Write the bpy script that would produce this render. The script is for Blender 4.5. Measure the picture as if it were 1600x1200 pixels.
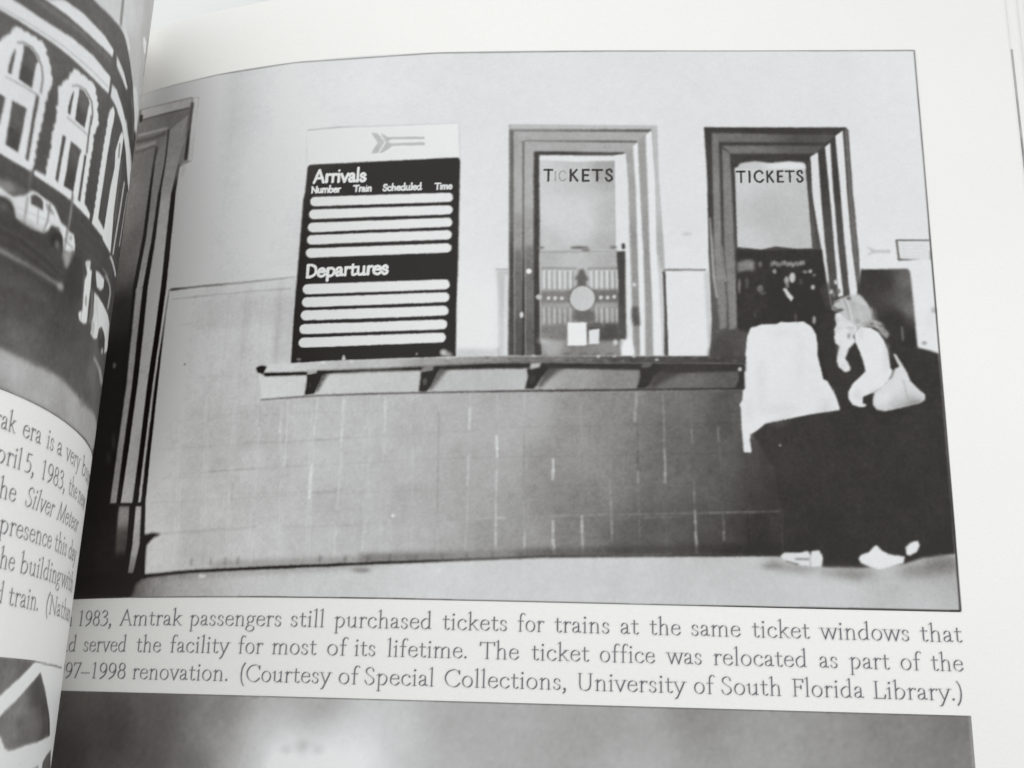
import bpy, math
import numpy as np
from mathutils import Matrix, Vector

for o in list(bpy.data.objects):
    bpy.data.objects.remove(o)
SC = 1.22 / 1000.0          # page units -> metres
scene = bpy.context.scene
COL = scene.collection

# ------------------------------------------------------------------ camera
# camera: focal length in pixels at 1600 wide, pitch, yaw, roll, position in page units (scaled to metres below)
CAM = [1747.978947, 0.282667, 0.074882, 0.028511, -45.53374, -92.040239, 143.724843]

def rot3(p, y, r):
    cp, sp, cy, sy, cr, sr = math.cos(p), math.sin(p), math.cos(y), math.sin(y), math.cos(r), math.sin(r)
    Rx = np.array([[1, 0, 0], [0, cp, -sp], [0, sp, cp]])
    Ry = np.array([[cy, 0, sy], [0, 1, 0], [-sy, 0, cy]])
    Rz = np.array([[cr, -sr, 0], [sr, cr, 0], [0, 0, 1]])
    return Ry @ Rx @ Rz
cd = bpy.data.cameras.new("camera")
cam = bpy.data.objects.new("camera", cd)
COL.objects.link(cam)
cd.sensor_fit = 'HORIZONTAL'
cd.sensor_width = 6.17
cd.lens = 6.17 * CAM[0] / 1600.0
cd.clip_start = 0.005
cd.clip_end = 20
M = Matrix([list(r) for r in rot3(*CAM[1:4])]).to_4x4()
M.translation = Vector([c * SC for c in CAM[4:]])
cam.matrix_world = M
cd.dof.use_dof = True
cd.dof.focus_distance = 0.176
cd.dof.aperture_fstop = 13.0
scene.camera = cam

# ------------------------------------------------------------------ world and added fill lights (soft indoor light)
w = bpy.data.worlds.new("World")
scene.world = w
w.use_nodes = True
bg = w.node_tree.nodes["Background"]
bg.inputs[0].default_value = (0.965, 0.99, 1.0, 1)
bg.inputs[1].default_value = 0.87

def area(name, loc, target, size, power, color):
    ld = bpy.data.lights.new(name, 'AREA')
    ld.shape = 'RECTANGLE'
    ld.size, ld.size_y = size
    ld.energy = power
    ld.color = color
    o = bpy.data.objects.new(name, ld)
    o.location = loc
    o.rotation_euler = (Vector(target) - Vector(loc)).to_track_quat('-Z', 'Y').to_euler()
    COL.objects.link(o)
    return o
area("side_fill", (0.9, 0.2, 0.7), (-0.05, -0.05, 0), (.8, .8), 2.2, (1.0, 0.995, 0.985))  # added unseen soft fill from the right, fitted to the paper brightness
area("top_fill", (-0.2, 0.5, 0.2), (-0.1, -0.05, -.02), (.5, .3), 1.07, (1.0, .985, .96))  # added unseen low fill beyond the page top, brightens the gutter
area("front_fill", (0.4, -0.9, 0.8), (-0.05, -0.05, 0), (.8, .8), 0.45, (1.0, 0.99, 0.97))  # added weak fill from the near side, out of view

vs = scene.view_settings
scene.display_settings.display_device = 'sRGB'
vs.view_transform = 'Standard'
vs.look = 'None'
vs.exposure = 0.0
vs.gamma = 1.0

# ------------------------------------------------------------------ measured page shapes and printed artwork (page millimetres)
XK=[-145.0, -132.0, -120.0, -108.0, -95.0, -80.0, -60.0, -35.0, 0.0, 20.0]
ZK=[-27.0772, -19.1307, -11.201, -5.7486, -2.0021, 0.2924, 1.1039, 0.5956, 0.0, 0.0]
LP=[[-132.6332, -24.6639], [-120.787, -11.2807], [-111.1128, 3.7478], [-105.6638, 20.7699], [-105.6696, 38.6429], [-114.3398, 54.272], [-128.2469, 65.4987], [-145.8531, 68.5755], [-163.0556, 63.7262]]
YL={'T1': -100.844, 'T2': -105.057, 'T3': -109.279, 'L1': -80.649, 'L2': -84.83, 'L3': -89.011, 'L4': -93.192, 'L5': -97.373, 'L6': -101.554}
YTOP=14.088
CAM=[1747.978947, 0.282667, 0.074882, 0.028511, -45.53374, -92.040239, 143.724843]
YPIC=[0, -96.38, -111.426]
YLEFT=[-75.957, -107.94]
OPS_R=[
('photograph_print',[(-14.6,-8.9,226),(-1.2,-4.0,230),(-58.9,-6.4,226),(-93.1,-5.7,224),(-111.3,-5.4,218),(-104.4,-13.9,221),(-113.8,-31.7,206),(-112.5,-19.4,211),(-123.8,-11.5,202),(-129.2,-23.6,188),(-127.4,-4.3,205),(-141.6,-1.8,196),(-130.1,-38.5,178),(-120.5,-39.6,188),(-110.5,-40.4,200),(-75.1,-27.4,226),(-74.2,-50.6,232),(-40.2,-27.2,226),(-4.9,-27.1,228),(-2.4,-49.9,232),(-41.6,-48.0,230)],'-3882 -2418 -71 264 -76 277 -80 291 -82 306 -83 320 -86 337 -88 353 -91 371 160 -15 161 -17 164 -23 160 -22 148 -18 130 -8 152 0 155 2 146 0 139 2 132 0 129 -2 94 0 93 0 120 0 90 -1 88 0 88 0 88 1 86 -1 86 1 77 0 76 0 76 1 80 -1 79 0 80 1 79 0 79 1 75 0 75 -1 76 0 74 0 75 0 75 -1 72 1 72 0 72 0 71 0 71 0 72 -1 71 0 71 0 70 0 70 0 70 -1 70 -1 1 -82 0 -82 1 -80 0 -80 0 -80 0 -78 1 -78 -1 -82 0 -80 0 -80 0 -80 0 -78 0 -78 -1 -76 1 -84 0 -84 0 -82 0 -82 0 -67 0 -67 0 -66 0 -65 0 -65 0 -69 0 -69 0 -68 0 -67 0 -67 0 -66 0 -75 -1 -75 -1 -73 -59 -1 -59 0 -60 0 -59 0 -59 -1 -60 0 -60 -1 -60 0 -60 0 -60 0 -60 0 -60 0 -60 0 -60 0 -60 0 -61 0 -61 -1 -60 0 -61 0 -61 -1 -61 1 -61 0 -61 0 -61 0 -61 1 -62 0 -61 0 -62 0 -61 0 -62 0 -62 0 -62 0 -63 1 -62 0 -63 0 -63 1 -64 0 -64 0 -64 0 -66 1 -65 -1 -66 -1 -67 0 -68 -1 -70 0 -70 0 -72 0 -74 0 -75 0 -78 0 -80 0 -83 0 -97 -2 -103 -1 -112 -1 -120 -2',0.039,1.0),
('tiled_wall',[(-126.0,-48.6,182),(-128.5,-60.0,180),(-111.1,-47.4,192),(-119.2,-51.5,184),(-107.8,-56.8,194),(-129.7,-71.3,174),(-128.1,-82.3,174),(-111.0,-72.1,181),(-97.6,-72.4,184),(-89.4,-66.0,186),(-84.9,-72.4,183),(-73.5,-72.3,178),(-66.4,-65.9,174),(-58.1,-72.1,158),(-53.0,-72.0,138),(-52.0,-63.5,140),(-42.8,-66.6,112),(-42.9,-73.9,110),(-32.8,-71.6,86),(-32.6,-65.3,88),(-29.1,-79.8,62),(-38.1,-86.0,80),(-48.0,-87.2,95),(-57.9,-87.4,125),(-67.9,-87.6,160),(-121.1,-87.8,178),(-103.9,-88.0,186),(-83.1,-86.8,182),(-28.4,-87.7,52),(-117.3,-88.9,180),(-115.7,-60.9,184)],'-3288 -1064 118 4 84 -2 81 -2 79 0 77 0 93 2 92 4 4 -39 2 -87 2 -87 3 -85 2 -85 -100 -7 -53 -9 9 -23 22 -48 0 -62 89 2 86 2 86 2 69 0 68 0 67 1 68 1 68 1 68 1 68 2 68 2 67 2 67 2 67 2 72 1 71 1 71 2 71 2 72 2 70 2 71 1 71 2 74 3 73 2 74 3 73 2 73 3 73 2 -3 -98 -3 -98 66 -25 66 -25 -4 -72 -2 -72 -3 -70 -3 -71 -3 -69 -3 -70 -68 -1 -69 -2 -69 -1 -68 -2 -70 -1 -68 -2 -70 -1 -69 -2 -62 -2 -61 -2 -62 -2 -62 -2 -62 -3 -62 -2 -62 -3 -62 -4 -62 -4 -63 -4 -62 -3 -63 -4 -63 -3 -63 -4 -63 -4 -63 -3 -64 -3 -65 -3 -65 -3 -65 -3 -66 -3 -67 -3 -67 -3 -69 -2 -69 -3 -71 -3 -72 -3 -74 -3 -113 -6 -118 -6 -19 130 -6 80 -5 82 -2 68 -1 69 -2 69 -2 70 -2 71 -1 71 -2 72 -2 72 2 88 1 88 1 90',0.257,1.0),
(None,'-2.9','-3270 -1123 142 -11 2 -136 -141 9',0.411,1.0),
(None,'-4.1','-3134 -1129 135 -9 1 -135 -133 7',0.411,1.0),
(None,'-1.4','-3004 -1133 129 -7 1 -134 -128 5',0.411,1.0),
(None,'-3.6','-2880 -1135 124 -5 2 -133 -124 3',0.411,1.0),
(None,'-4.4','-2760 -1135 120 -3 2 -132 -120 1',0.411,1.0),
(None,'-1.4','-3243 -1262 139 -9 1 -98 2 -97 -137 8 -3 97',0.411,1.0),
(None,'+3.3','-3108 -1266 132 -7 1 -97 1 -96 -130 5 -2 97',0.411,1.0),
(None,'+2.2','-2980 -1269 127 -5 1 -96 1 -96 -125 4 -2 96',0.411,1.0),
(None,'+1.9','-2857 -1270 123 -2 1 -96 1 -95 -121 1 -2 96',0.411,1.0),
(None,'-3.0','-2738 -1268 120 -2 0 -95 1 -95 -118 1 -1 95',0.411,1.0),
(None,'-0.2','-3257 -1600 137 -6 1 -98 2 -97 -136 3 -2 98',0.411,1.0),
(None,'-2.5','-3122 -1607 131 -4 1 -97 2 -97 -129 3 -3 97',0.411,1.0),
(None,'-3.4','-2992 -1612 124 -2 2 -97 1 -96 -123 1 -2 96',0.411,1.0),
(None,'-4.0','-2869 -1616 121 0 1 -97 1 -95 -119 0 -2 96',0.411,1.0),
(None,'-3.1','-2749 -1618 117 0 1 -95 1 -95 -116 -1 -2 95',0.411,1.0),
(None,'+3.3','-2634 -1619 115 1 1 -95 1 -94 -113 -2 -2 95',0.411,1.0),
(None,'+2.5','-2520 -1619 112 2 1 -95 1 -94 -111 -2 -2 94',0.411,1.0),
(None,'+2.3','-2409 -1618 111 2 0 -94 1 -94 -109 -3 -2 94',0.411,1.0),
(None,'+2.2','-2299 -1617 109 3 0 -94 1 -93 -108 -4 -1 94',0.411,1.0),
(None,'-3.3','-2191 -1615 108 4 1 -94 0 -93 -107 -4 -1 93',0.411,1.0),
(None,'-2.2','-2084 -1612 108 4 0 -94 0 -92 -106 -5 -1 93',0.411,1.0),
(None,'+0.6','-1977 -1609 107 4 0 -93 0 -93 -106 -5 0 93',0.411,1.0),
(None,'+1.6','-1872 -1606 107 5 0 -93 1 -93 -106 -5 -1 92',0.411,1.0),
(None,'+2.7','-1766 -1602 106 5 0 -93 0 -93 -104 -5 -1 92',0.411,1.0),
(None,'+2.9','-1661 -1598 106 5 0 -93 0 -93 -105 -5 0 92',0.411,1.0),
(None,'-4.2','-1556 -1594 106 5 0 -93 0 -92 -105 -6 -1 92',0.411,1.0),
(None,'+0.5','-1452 -1590 106 6 0 -94 0 -92 -105 -6 0 92',0.411,1.0),
(None,'+1.0','-1347 -1586 105 6 0 -93 0 -93 -104 -5 -1 92',0.411,1.0),
(None,'-0.4','-1243 -1581 105 5 0 -93 0 -92 -104 -6 -1 93',0.411,1.0),
(None,'-3.4','-1139 -1577 105 6 0 -93 0 -92 -104 -6 -1 92',0.411,1.0),
(None,'-0.7','-1035 -1572 105 5 0 -93 -1 -92 -104 -6 0 92',0.411,1.0),
(None,'-4.2','-932 -1568 105 5 0 -93 -1 -92 -103 -5 0 92',0.411,1.0),
(None,'+3.4','-828 -1564 105 5 -1 -93 0 -92 -104 -5 0 91',0.411,1.0),
(None,'+2.8','-3229 -1799 134 -3 1 -80 2 -78 -133 1 -2 80',0.411,1.0),
(None,'-0.1','-3095 -1803 128 -2 1 -79 1 -78 -127 0 -1 79',0.411,1.0),
(None,'-2.3','-2967 -1807 123 0 0 -78 1 -78 -121 -1 -2 79',0.411,1.0),
(None,'+3.2','-2844 -1808 118 0 1 -78 1 -77 -118 -1 -1 78',0.411,1.0),
(None,'+0.2','-2726 -1809 115 1 1 -77 0 -77 -114 -2 -1 77',0.411,1.0),
(None,'+2.9','-2611 -1809 113 2 0 -77 1 -76 -111 -3 -2 77',0.411,1.0),
(None,'+2.6','-2498 -1808 110 3 1 -77 1 -76 -110 -3 -1 76',0.411,1.0),
(None,'-0.4','-2388 -1807 110 4 0 -77 1 -76 -109 -3 0 76',0.411,1.0),
(None,'-1.3','-2278 -1804 108 4 0 -77 0 -75 -106 -5 -2 76',0.411,1.0),
(None,'+0.4','-2170 -1802 106 5 1 -77 0 -75 -106 -5 -1 76',0.411,1.0),
(None,'-1.1','-2064 -1799 107 5 0 -76 0 -75 -105 -5 -1 75',0.411,1.0),
(None,'-3.5','-1958 -1795 106 5 0 -76 1 -76 -105 -4 -1 75',0.411,1.0),
(None,'-2.3','-1852 -1792 106 6 0 -76 0 -75 -104 -6 -1 75',0.411,1.0),
(None,'+2.3','-1747 -1788 105 6 0 -76 0 -75 -103 -6 -1 75',0.411,1.0),
(None,'-4.6','-1642 -1784 105 6 0 -76 0 -75 -104 -5 0 75',0.411,1.0),
(None,'-4.6','-1537 -1779 104 5 0 -75 0 -75 -103 -6 -1 75',0.411,1.0),
(None,'+0.6','-1433 -1775 105 6 0 -76 0 -75 -104 -6 0 76',0.411,1.0),
(None,'-2.5','-1329 -1770 105 6 0 -76 -1 -75 -103 -6 0 75',0.411,1.0),
(None,'-0.2','-1224 -1766 104 6 -1 -76 0 -74 -103 -6 0 74',0.411,1.0),
(None,'-0.8','-1121 -1761 104 5 0 -75 0 -75 -103 -6 0 75',0.411,1.0),
(None,'-1.9','-1017 -1757 104 6 -1 -75 0 -75 -103 -6 0 75',0.411,1.0),
(None,'+4.0','-914 -1752 104 5 0 -75 -1 -75 -102 -5 0 74',0.411,1.0),
(None,'-3.2','-810 -1749 103 6 0 -76 -1 -74 -102 -6 0 75',0.411,1.0),
(None,'-1.3','-3249 -1958 134 -2 1 -78 1 -78 -132 1 -2 78',0.411,1.0),
(None,'-3.2','-3114 -1961 128 -1 0 -77 2 -77 -126 -1 -2 77',0.411,1.0),
(None,'+0.7','-2986 -1963 123 0 1 -77 0 -76 -120 -2 -2 77',0.411,1.0),
(None,'-2.5','-2862 -1964 118 1 0 -76 1 -76 -117 -2 -1 76',0.411,1.0),
(None,'-1.8','-2744 -1964 115 2 1 -76 0 -75 -113 -3 -1 76',0.411,1.0),
(None,'+1.7','-2628 -1963 112 3 1 -76 0 -75 -111 -3 -1 75',0.411,1.0),
(None,'-2.1','-2515 -1962 110 4 1 -76 0 -74 -109 -4 -1 74',0.411,1.0),
(None,'+0.0','-2404 -1960 108 4 1 -75 0 -75 -107 -4 -1 75',0.411,1.0),
(None,'+3.1','-2295 -1957 107 4 0 -75 1 -74 -106 -5 -1 75',0.411,1.0),
(None,'-4.1','-2187 -1954 106 4 1 -74 0 -74 -105 -5 -1 74',0.411,1.0),
(None,'-4.4','-2080 -1951 105 5 1 -74 0 -74 -104 -6 -1 74',0.411,1.0),
(None,'-2.9','-1974 -1947 105 5 0 -74 0 -74 -104 -6 0 74',0.411,1.0),
(None,'+1.9','-1868 -1943 104 5 0 -74 0 -74 -103 -6 -1 74',0.411,1.0),
(None,'+0.5','-1763 -1939 104 5 0 -74 0 -74 -103 -6 -1 74',0.411,1.0),
(None,'-2.9','-1658 -1935 103 5 0 -74 0 -73 -103 -6 0 74',0.411,1.0),
(None,'-2.0','-1554 -1931 104 6 0 -74 0 -74 -103 -5 -1 73',0.411,1.0),
(None,'-3.4','-1450 -1926 104 6 0 -74 0 -74 -103 -6 0 74',0.411,1.0),
(None,'-0.9','-1346 -1922 104 6 0 -74 -1 -73 -102 -6 0 73',0.411,1.0),
(None,'-4.6','-1242 -1917 103 6 0 -74 0 -74 -102 -5 -1 73',0.411,1.0),
(None,'+1.3','-1138 -1912 103 5 0 -74 -1 -73 -102 -6 0 74',0.411,1.0),
(None,'+3.1','-1034 -1908 102 6 0 -74 0 -73 -102 -6 0 73',0.411,1.0),
(None,'+3.6','-931 -1903 103 5 -1 -74 0 -73 -101 -5 -1 73',0.411,1.0),
(None,'+1.6','-828 -1899 103 6 -1 -75 0 -73 -102 -5 0 73',0.411,1.0),
(None,'+3.6','-3222 -2116 132 0 1 -87 1 -86 -130 -2 -2 87',0.411,1.0),
(None,'-4.8','-3088 -2117 125 1 1 -86 1 -86 -123 -2 -2 86',0.411,1.0),
(None,'-2.4','-2961 -2118 120 2 1 -86 1 -84 -119 -3 -2 85',0.411,1.0),
(None,'+3.7','-2839 -2117 116 3 1 -86 1 -84 -115 -4 -2 85',0.411,1.0),
(None,'+2.0','-2721 -2116 113 3 1 -85 1 -84 -112 -4 -2 85',0.411,1.0),
(None,'-1.3','-2606 -2114 110 3 1 -84 1 -83 -110 -5 -1 84',0.411,1.0),
(None,'+3.5','-2494 -2112 109 4 1 -84 0 -83 -108 -5 0 84',0.411,1.0),
(None,'+0.6','-2384 -2109 108 4 0 -84 1 -83 -106 -4 -1 83',0.411,1.0),
(None,'+2.4','-2275 -2106 106 4 1 -83 0 -83 -104 -5 -2 83',0.411,1.0),
(None,'-2.4','-2167 -2103 105 5 0 -83 1 -83 -104 -5 -1 83',0.411,1.0),
(None,'-3.3','-2060 -2099 104 5 0 -83 0 -83 -103 -5 -1 83',0.411,1.0),
(None,'-1.0','-1955 -2095 104 5 1 -83 0 -82 -103 -6 -1 83',0.411,1.0),
(None,'-3.8','-1849 -2091 103 5 1 -82 0 -83 -103 -5 0 82',0.411,1.0),
(None,'-1.6','-1744 -2087 103 6 0 -83 0 -82 -102 -6 0 82',0.411,1.0),
(None,'+3.7','-1640 -2082 103 6 0 -84 0 -82 -102 -5 0 82',0.411,1.0),
(None,'-2.0','-1535 -2078 102 6 0 -83 0 -82 -101 -5 -1 82',0.411,1.0),
(None,'-4.9','-1431 -2073 102 6 0 -83 0 -82 -101 -6 -1 82',0.411,1.0),
(None,'-4.6','-1327 -2068 102 6 0 -83 0 -82 -101 -6 -1 82',0.411,1.0),
(None,'-3.5','-1224 -2064 103 6 -1 -82 0 -82 -101 -6 0 82',0.411,1.0),
(None,'+2.1','-1120 -2059 102 6 0 -83 0 -82 -101 -6 -1 82',0.411,1.0),
(None,'-1.7','-1016 -2054 102 6 -1 -83 0 -82 -101 -6 0 82',0.411,1.0),
(None,'-2.4','-913 -2050 101 6 0 -82 0 -82 -101 -6 0 82',0.411,1.0),
(None,'-4.1','-810 -2046 102 6 -1 -83 -1 -81 -100 -6 0 82',0.411,1.0),
(None,'-8','-3247 -2156 75 1 72 1 0 6 -74 -2 -74 0',0.116,0.94),
(None,'-8','-3100 -2154 71 2 69 1 0 5 -70 -1 -70 -1',0.116,0.55),
(None,'-8','-2960 -2151 68 2 66 2 0 5 -67 -2 -67 -2',0.116,0.4),
(None,'-8','-2826 -2147 71 2 70 2 -1 5 -70 -2 -70 -2',0.116,0.29),
(None,'-8','-2685 -2143 69 2 67 3 -1 5 -67 -3 -69 -2',0.116,0.29),
(None,'-8','-2549 -2138 67 2 66 3 0 5 -66 -3 -68 -2',0.116,0.37),
(None,'-8','-2416 -2133 68 4 68 4 0 5 -68 -4 -68 -4',0.116,0.72),
(None,'-8','-2280 -2125 67 4 67 4 0 5 -67 -4 -67 -4',0.116,0.35),
(None,'-8','-2146 -2117 66 4 67 5 -1 5 -66 -5 -66 -4',0.116,0.28),
(None,'-8','-2013 -2108 65 4 66 5 0 5 -66 -5 -66 -4',0.116,0.59),
(None,'-8','-1882 -2099 66 4 65 5 0 5 -65 -5 -66 -4',0.116,0.42),
(None,'-8','-3254 -2021 90 1 87 0 -1 6 -87 -1 -90 -1',0.116,0.95),
(None,'-8','-3077 -2020 84 2 81 2 0 5 -82 -2 -84 -1',0.116,0.34),
(None,'-8','-2912 -2016 80 2 78 2 -1 5 -78 -2 -79 -2',0.116,0.62),
(None,'-8','-2754 -2012 56 2 56 2 55 2 -1 5 -55 -2 -55 -2 -57 -2',0.116,0.79),
(None,'-8','-2587 -2006 54 2 54 2 53 3 0 5 -54 -2 -54 -2 -54 -3',0.116,0.54),
(None,'-8','-2426 -1999 65 2 65 3 0 4 -65 -2 -65 -2',0.116,0.94),
(None,'-8','-2296 -1994 64 2 64 2 0 6 -64 -3 -64 -3',0.116,0.58),
(None,'-8','-2168 -1990 64 3 63 3 -1 5 -63 -3 -63 -2',0.116,0.42),
(None,'-8','-2041 -1984 63 3 62 3 0 5 -63 -3 -63 -3',0.116,0.54),
(None,'-8','-1916 -1978 63 3 63 3 -1 5 -63 -3 -62 -3',0.116,0.28),
(None,'-8','-1790 -1972 62 3 62 3 0 6 -63 -4 -62 -3',0.116,0.54),
(None,'-8','-1666 -1966 62 4 62 3 0 5 -62 -3 -62 -3',0.116,0.42),
(None,'-8','-1542 -1959 60 2 59 2 0 5 -59 -2 -60 -2',0.116,0.87),
(None,'-8','-1423 -1955 60 3 59 2 0 5 -60 -2 -59 -3',0.116,0.83),
(None,'-8','-1304 -1950 60 2 59 3 0 5 -59 -3 -60 -2',0.116,0.6),
(None,'-8','-1185 -1945 59 2 60 2 0 5 -60 -2 -59 -2',0.116,0.27),
(None,'-8','-1066 -1941 59 2 59 3 0 4 -59 -2 -59 -2',0.116,0.43),
(None,'-8','-948 -1936 59 2 59 2 0 5 -59 -2 -59 -3',0.116,0.42),
(None,'-8','-830 -1932 59 2 59 2 0 5 -59 -2 -59 -2',0.116,0.4),
(None,'-8','-3247 -1907 86 2 83 1 -1 6 -83 -2 -86 -1',0.116,0.41),
(None,'-8','-3078 -1904 82 3 78 3 -1 5 -79 -3 -81 -2',0.116,0.86),
(None,'-8','-2918 -1898 77 3 75 3 -1 5 -75 -3 -77 -3',0.116,0.35),
(None,'-8','-2766 -1892 71 2 70 2 -1 6 -70 -3 -70 -2',0.116,0.29),
(None,'-8','-2625 -1888 69 3 68 3 -1 5 -68 -3 -69 -2',0.116,0.9),
(None,'-8','-2488 -1882 67 2 67 4 -1 5 -67 -3 -67 -3',0.116,0.65),
(None,'-8','-2354 -1876 66 3 65 3 -1 6 -65 -4 -66 -3',0.116,0.94),
(None,'-8','-2223 -1870 65 4 66 4 -1 5 -65 -3 -66 -4',0.116,0.53),
(None,'-8','-2092 -1862 64 4 64 4 0 5 -64 -4 -65 -4',0.116,0.88),
(None,'-8','-1964 -1854 64 2 62 2 0 5 -63 -2 -63 -2',0.116,0.71),
(None,'-8','-1838 -1850 63 2 63 2 0 5 -63 -2 -63 -2',0.116,0.8),
(None,'-8','-1712 -1846 62 2 63 2 -1 6 -62 -3 -62 -2',0.116,0.77),
(None,'-8','-1587 -1842 62 2 62 3 0 5 -62 -2 -63 -2',0.116,0.6),
(None,'-8','-1463 -1837 63 2 62 2 0 6 -63 -3 -62 -2',0.116,0.32),
(None,'-8','-1338 -1833 62 3 62 2 0 5 -62 -2 -62 -2',0.116,0.4),
(None,'-8','-1214 -1828 62 2 61 2 0 6 -61 -2 -62 -3',0.116,0.86),
(None,'-8','-1091 -1824 62 3 62 2 0 5 -62 -2 -62 -2',0.116,0.88),
(None,'-8','-967 -1819 61 3 62 2 0 5 -62 -2 -61 -3',0.116,0.9),
(None,'-8','-844 -1814 62 2 61 2 0 5 -61 -2 -62 -2',0.116,0.49),
(None,'-8','-3247 -1790 84 -1 81 -1 -1 6 -81 0 -84 2',0.116,0.71),
(None,'-8','-3082 -1792 79 0 77 1 -2 6 -76 -1 -79 0',0.116,0.81),
(None,'-8','-2926 -1791 74 1 74 1 -1 6 -73 -1 -76 -1',0.116,0.7),
(None,'-8','-2778 -1789 72 2 70 3 0 5 -71 -2 -72 -2',0.116,0.82),
(None,'-8','-2636 -1784 70 2 70 2 -1 6 -69 -3 -70 -2',0.116,0.62),
(None,'-8','-2496 -1780 67 4 67 4 0 5 -68 -3 -67 -4',0.116,0.71),
(None,'-8','-2362 -1772 67 4 66 4 -1 6 -66 -4 -66 -5',0.116,0.73),
(None,'-8','-2229 -1764 65 5 66 4 -1 6 -65 -5 -66 -4',0.116,0.44),
(None,'-8','-2098 -1755 65 5 65 5 -1 5 -65 -5 -65 -4',0.116,0.9),
(None,'-8','-1968 -1745 64 5 65 5 -1 5 -64 -5 -65 -5',0.116,0.92),
(None,'-8','-1839 -1735 65 5 64 5 -1 5 -64 -5 -65 -5',0.116,0.3),
(None,'-8','-1710 -1725 60 2 60 3 0 5 -60 -2 -61 -3',0.116,0.93),
(None,'-8','-1590 -1720 60 2 60 2 0 6 -60 -3 -60 -2',0.116,0.92),
(None,'-8','-1470 -1716 60 2 60 3 0 5 -60 -2 -60 -2',0.116,0.72),
(None,'-8','-1350 -1711 60 2 60 2 -1 6 -59 -3 -60 -2',0.116,0.28),
(None,'-8','-1230 -1707 59 3 60 2 0 6 -60 -3 -60 -2',0.116,0.88),
(None,'-8','-1111 -1702 59 2 60 3 0 5 -60 -2 -59 -2',0.116,0.34),
(None,'-8','-992 -1697 60 2 59 3 0 5 -59 -3 -60 -2',0.116,0.93),
(None,'-8','-873 -1692 59 2 60 2 0 6 -60 -3 -59 -2',0.116,0.72),
(None,'-8','-3250 -1672 93 -1 91 0 -2 6 -90 0 -93 1',0.116,0.29),
(None,'-8','-3066 -1673 87 1 85 2 -1 5 -85 -1 -88 -1',0.116,0.37),
(None,'-8','-2894 -1670 82 2 82 2 -1 6 -81 -3 -83 -2',0.116,0.69),
(None,'-8','-2730 -1666 78 1 77 1 -1 5 -77 -1 -78 0',0.116,0.65),
(None,'-8','-2575 -1664 76 0 75 2 0 5 -76 -1 -76 -1',0.116,0.77),
(None,'-8','-2424 -1662 74 2 74 2 0 5 -74 -2 -74 -2',0.116,0.9),
(None,'-8','-2276 -1658 74 2 72 3 0 5 -73 -2 -73 -3',0.116,0.4),
(None,'+9.0','-3150 -1574 5 -62 5 -61 7 -1 -5 62 -6 61',0.116,0.49),
(None,'+7.0','-3140 -1697 6 -61 5 -60 7 0 -6 60 -5 60',0.116,0.36),
(None,'-7.0','-3129 -1818 5 -59 5 -60 7 0 -6 59 -4 60',0.116,0.43),
(None,'+10.0','-3119 -1937 5 -59 5 -58 7 0 -5 58 -5 59',0.116,0.92),
(None,'+9.0','-3109 -2054 5 -58 5 -58 7 0 -5 58 -5 58',0.116,0.92),
(None,'+7.0','-3099 -2170 5 -56 5 -57 6 -1 -5 57 -4 57',0.116,0.46),
(None,'-7.0','-3021 -1582 5 -61 4 -61 7 -1 -5 61 -4 61',0.116,0.88),
(None,'+10.0','-3012 -1704 5 -60 5 -60 6 0 -5 59 -4 60',0.116,0.94),
(None,'+10.0','-3002 -1824 4 -59 4 -59 7 0 -5 58 -4 60',0.116,0.37),
(None,'+9.0','-2994 -1942 5 -58 4 -58 7 0 -5 58 -4 58',0.116,0.8),
(None,'+9.0','-2985 -2058 5 -57 4 -57 6 0 -4 56 -4 58',0.116,0.67),
(None,'-7.0','-2976 -2172 4 -56 4 -57 6 0 -4 56 -4 57',0.116,0.75),
(None,'+7.0','-2888 -1590 3 -60 3 -60 6 -1 -3 60 -3 61',0.116,0.38),
(None,'+9.0','-2882 -1710 4 -60 3 -59 6 0 -3 59 -4 59',0.116,0.85),
(None,'+9.0','-2875 -1829 3 -58 3 -58 6 -1 -3 58 -3 59',0.116,0.54),
(None,'-7.0','-2869 -1945 3 -58 3 -57 6 -1 -3 57 -3 58',0.116,0.89),
(None,'+9.0','-2863 -2060 3 -58 3 -56 6 0 -3 56 -3 57',0.116,0.97),
(None,'+10.0','-2857 -2174 3 -56 3 -56 6 0 -3 56 -3 56',0.116,0.6),
(None,'-7.0','-2775 -1595 2 -60 2 -59 6 -1 -2 59 -2 60',0.116,0.6),
(None,'+10.0','-2771 -1714 2 -60 2 -58 6 0 -2 58 -2 59',0.116,0.91),
(None,'+10.0','-2767 -1832 2 -58 2 -58 5 0 -1 57 -2 59',0.116,0.41),
(None,'+9.0','-2763 -1948 2 -57 2 -57 5 -1 -2 57 -2 58',0.116,0.95),
(None,'-7.0','-2759 -2062 1 -57 2 -56 6 0 -2 56 -2 56',0.116,0.68),
(None,'+10.0','-2756 -2175 2 -55 2 -56 6 0 -2 55 -2 56',0.116,0.62),
(None,'+10.0','-2654 -1599 3 -60 2 -59 6 0 -3 59 -2 59',0.116,0.39),
(None,'+7.0','-2649 -1718 3 -59 2 -58 6 0 -3 58 -2 59',0.116,0.76),
(None,'+10.0','-2644 -1835 2 -58 3 -57 5 0 -2 57 -2 58',0.116,0.62),
(None,'+7.0','-2639 -1950 2 -57 3 -57 5 0 -2 56 -3 58',0.116,0.59),
(None,'+7.0','-2634 -2064 2 -56 2 -56 6 0 -3 56 -2 56',0.116,0.46),
(None,'+7.0','-2630 -2176 2 -55 3 -55 5 0 -2 55 -2 55',0.116,0.56),
(None,'-7.0','-2533 -1602 2 -60 3 -58 5 -1 -2 59 -2 59',0.116,0.52),
(None,'+9.0','-2528 -1720 2 -59 2 -58 6 0 -3 58 -2 58',0.116,0.81),
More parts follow.
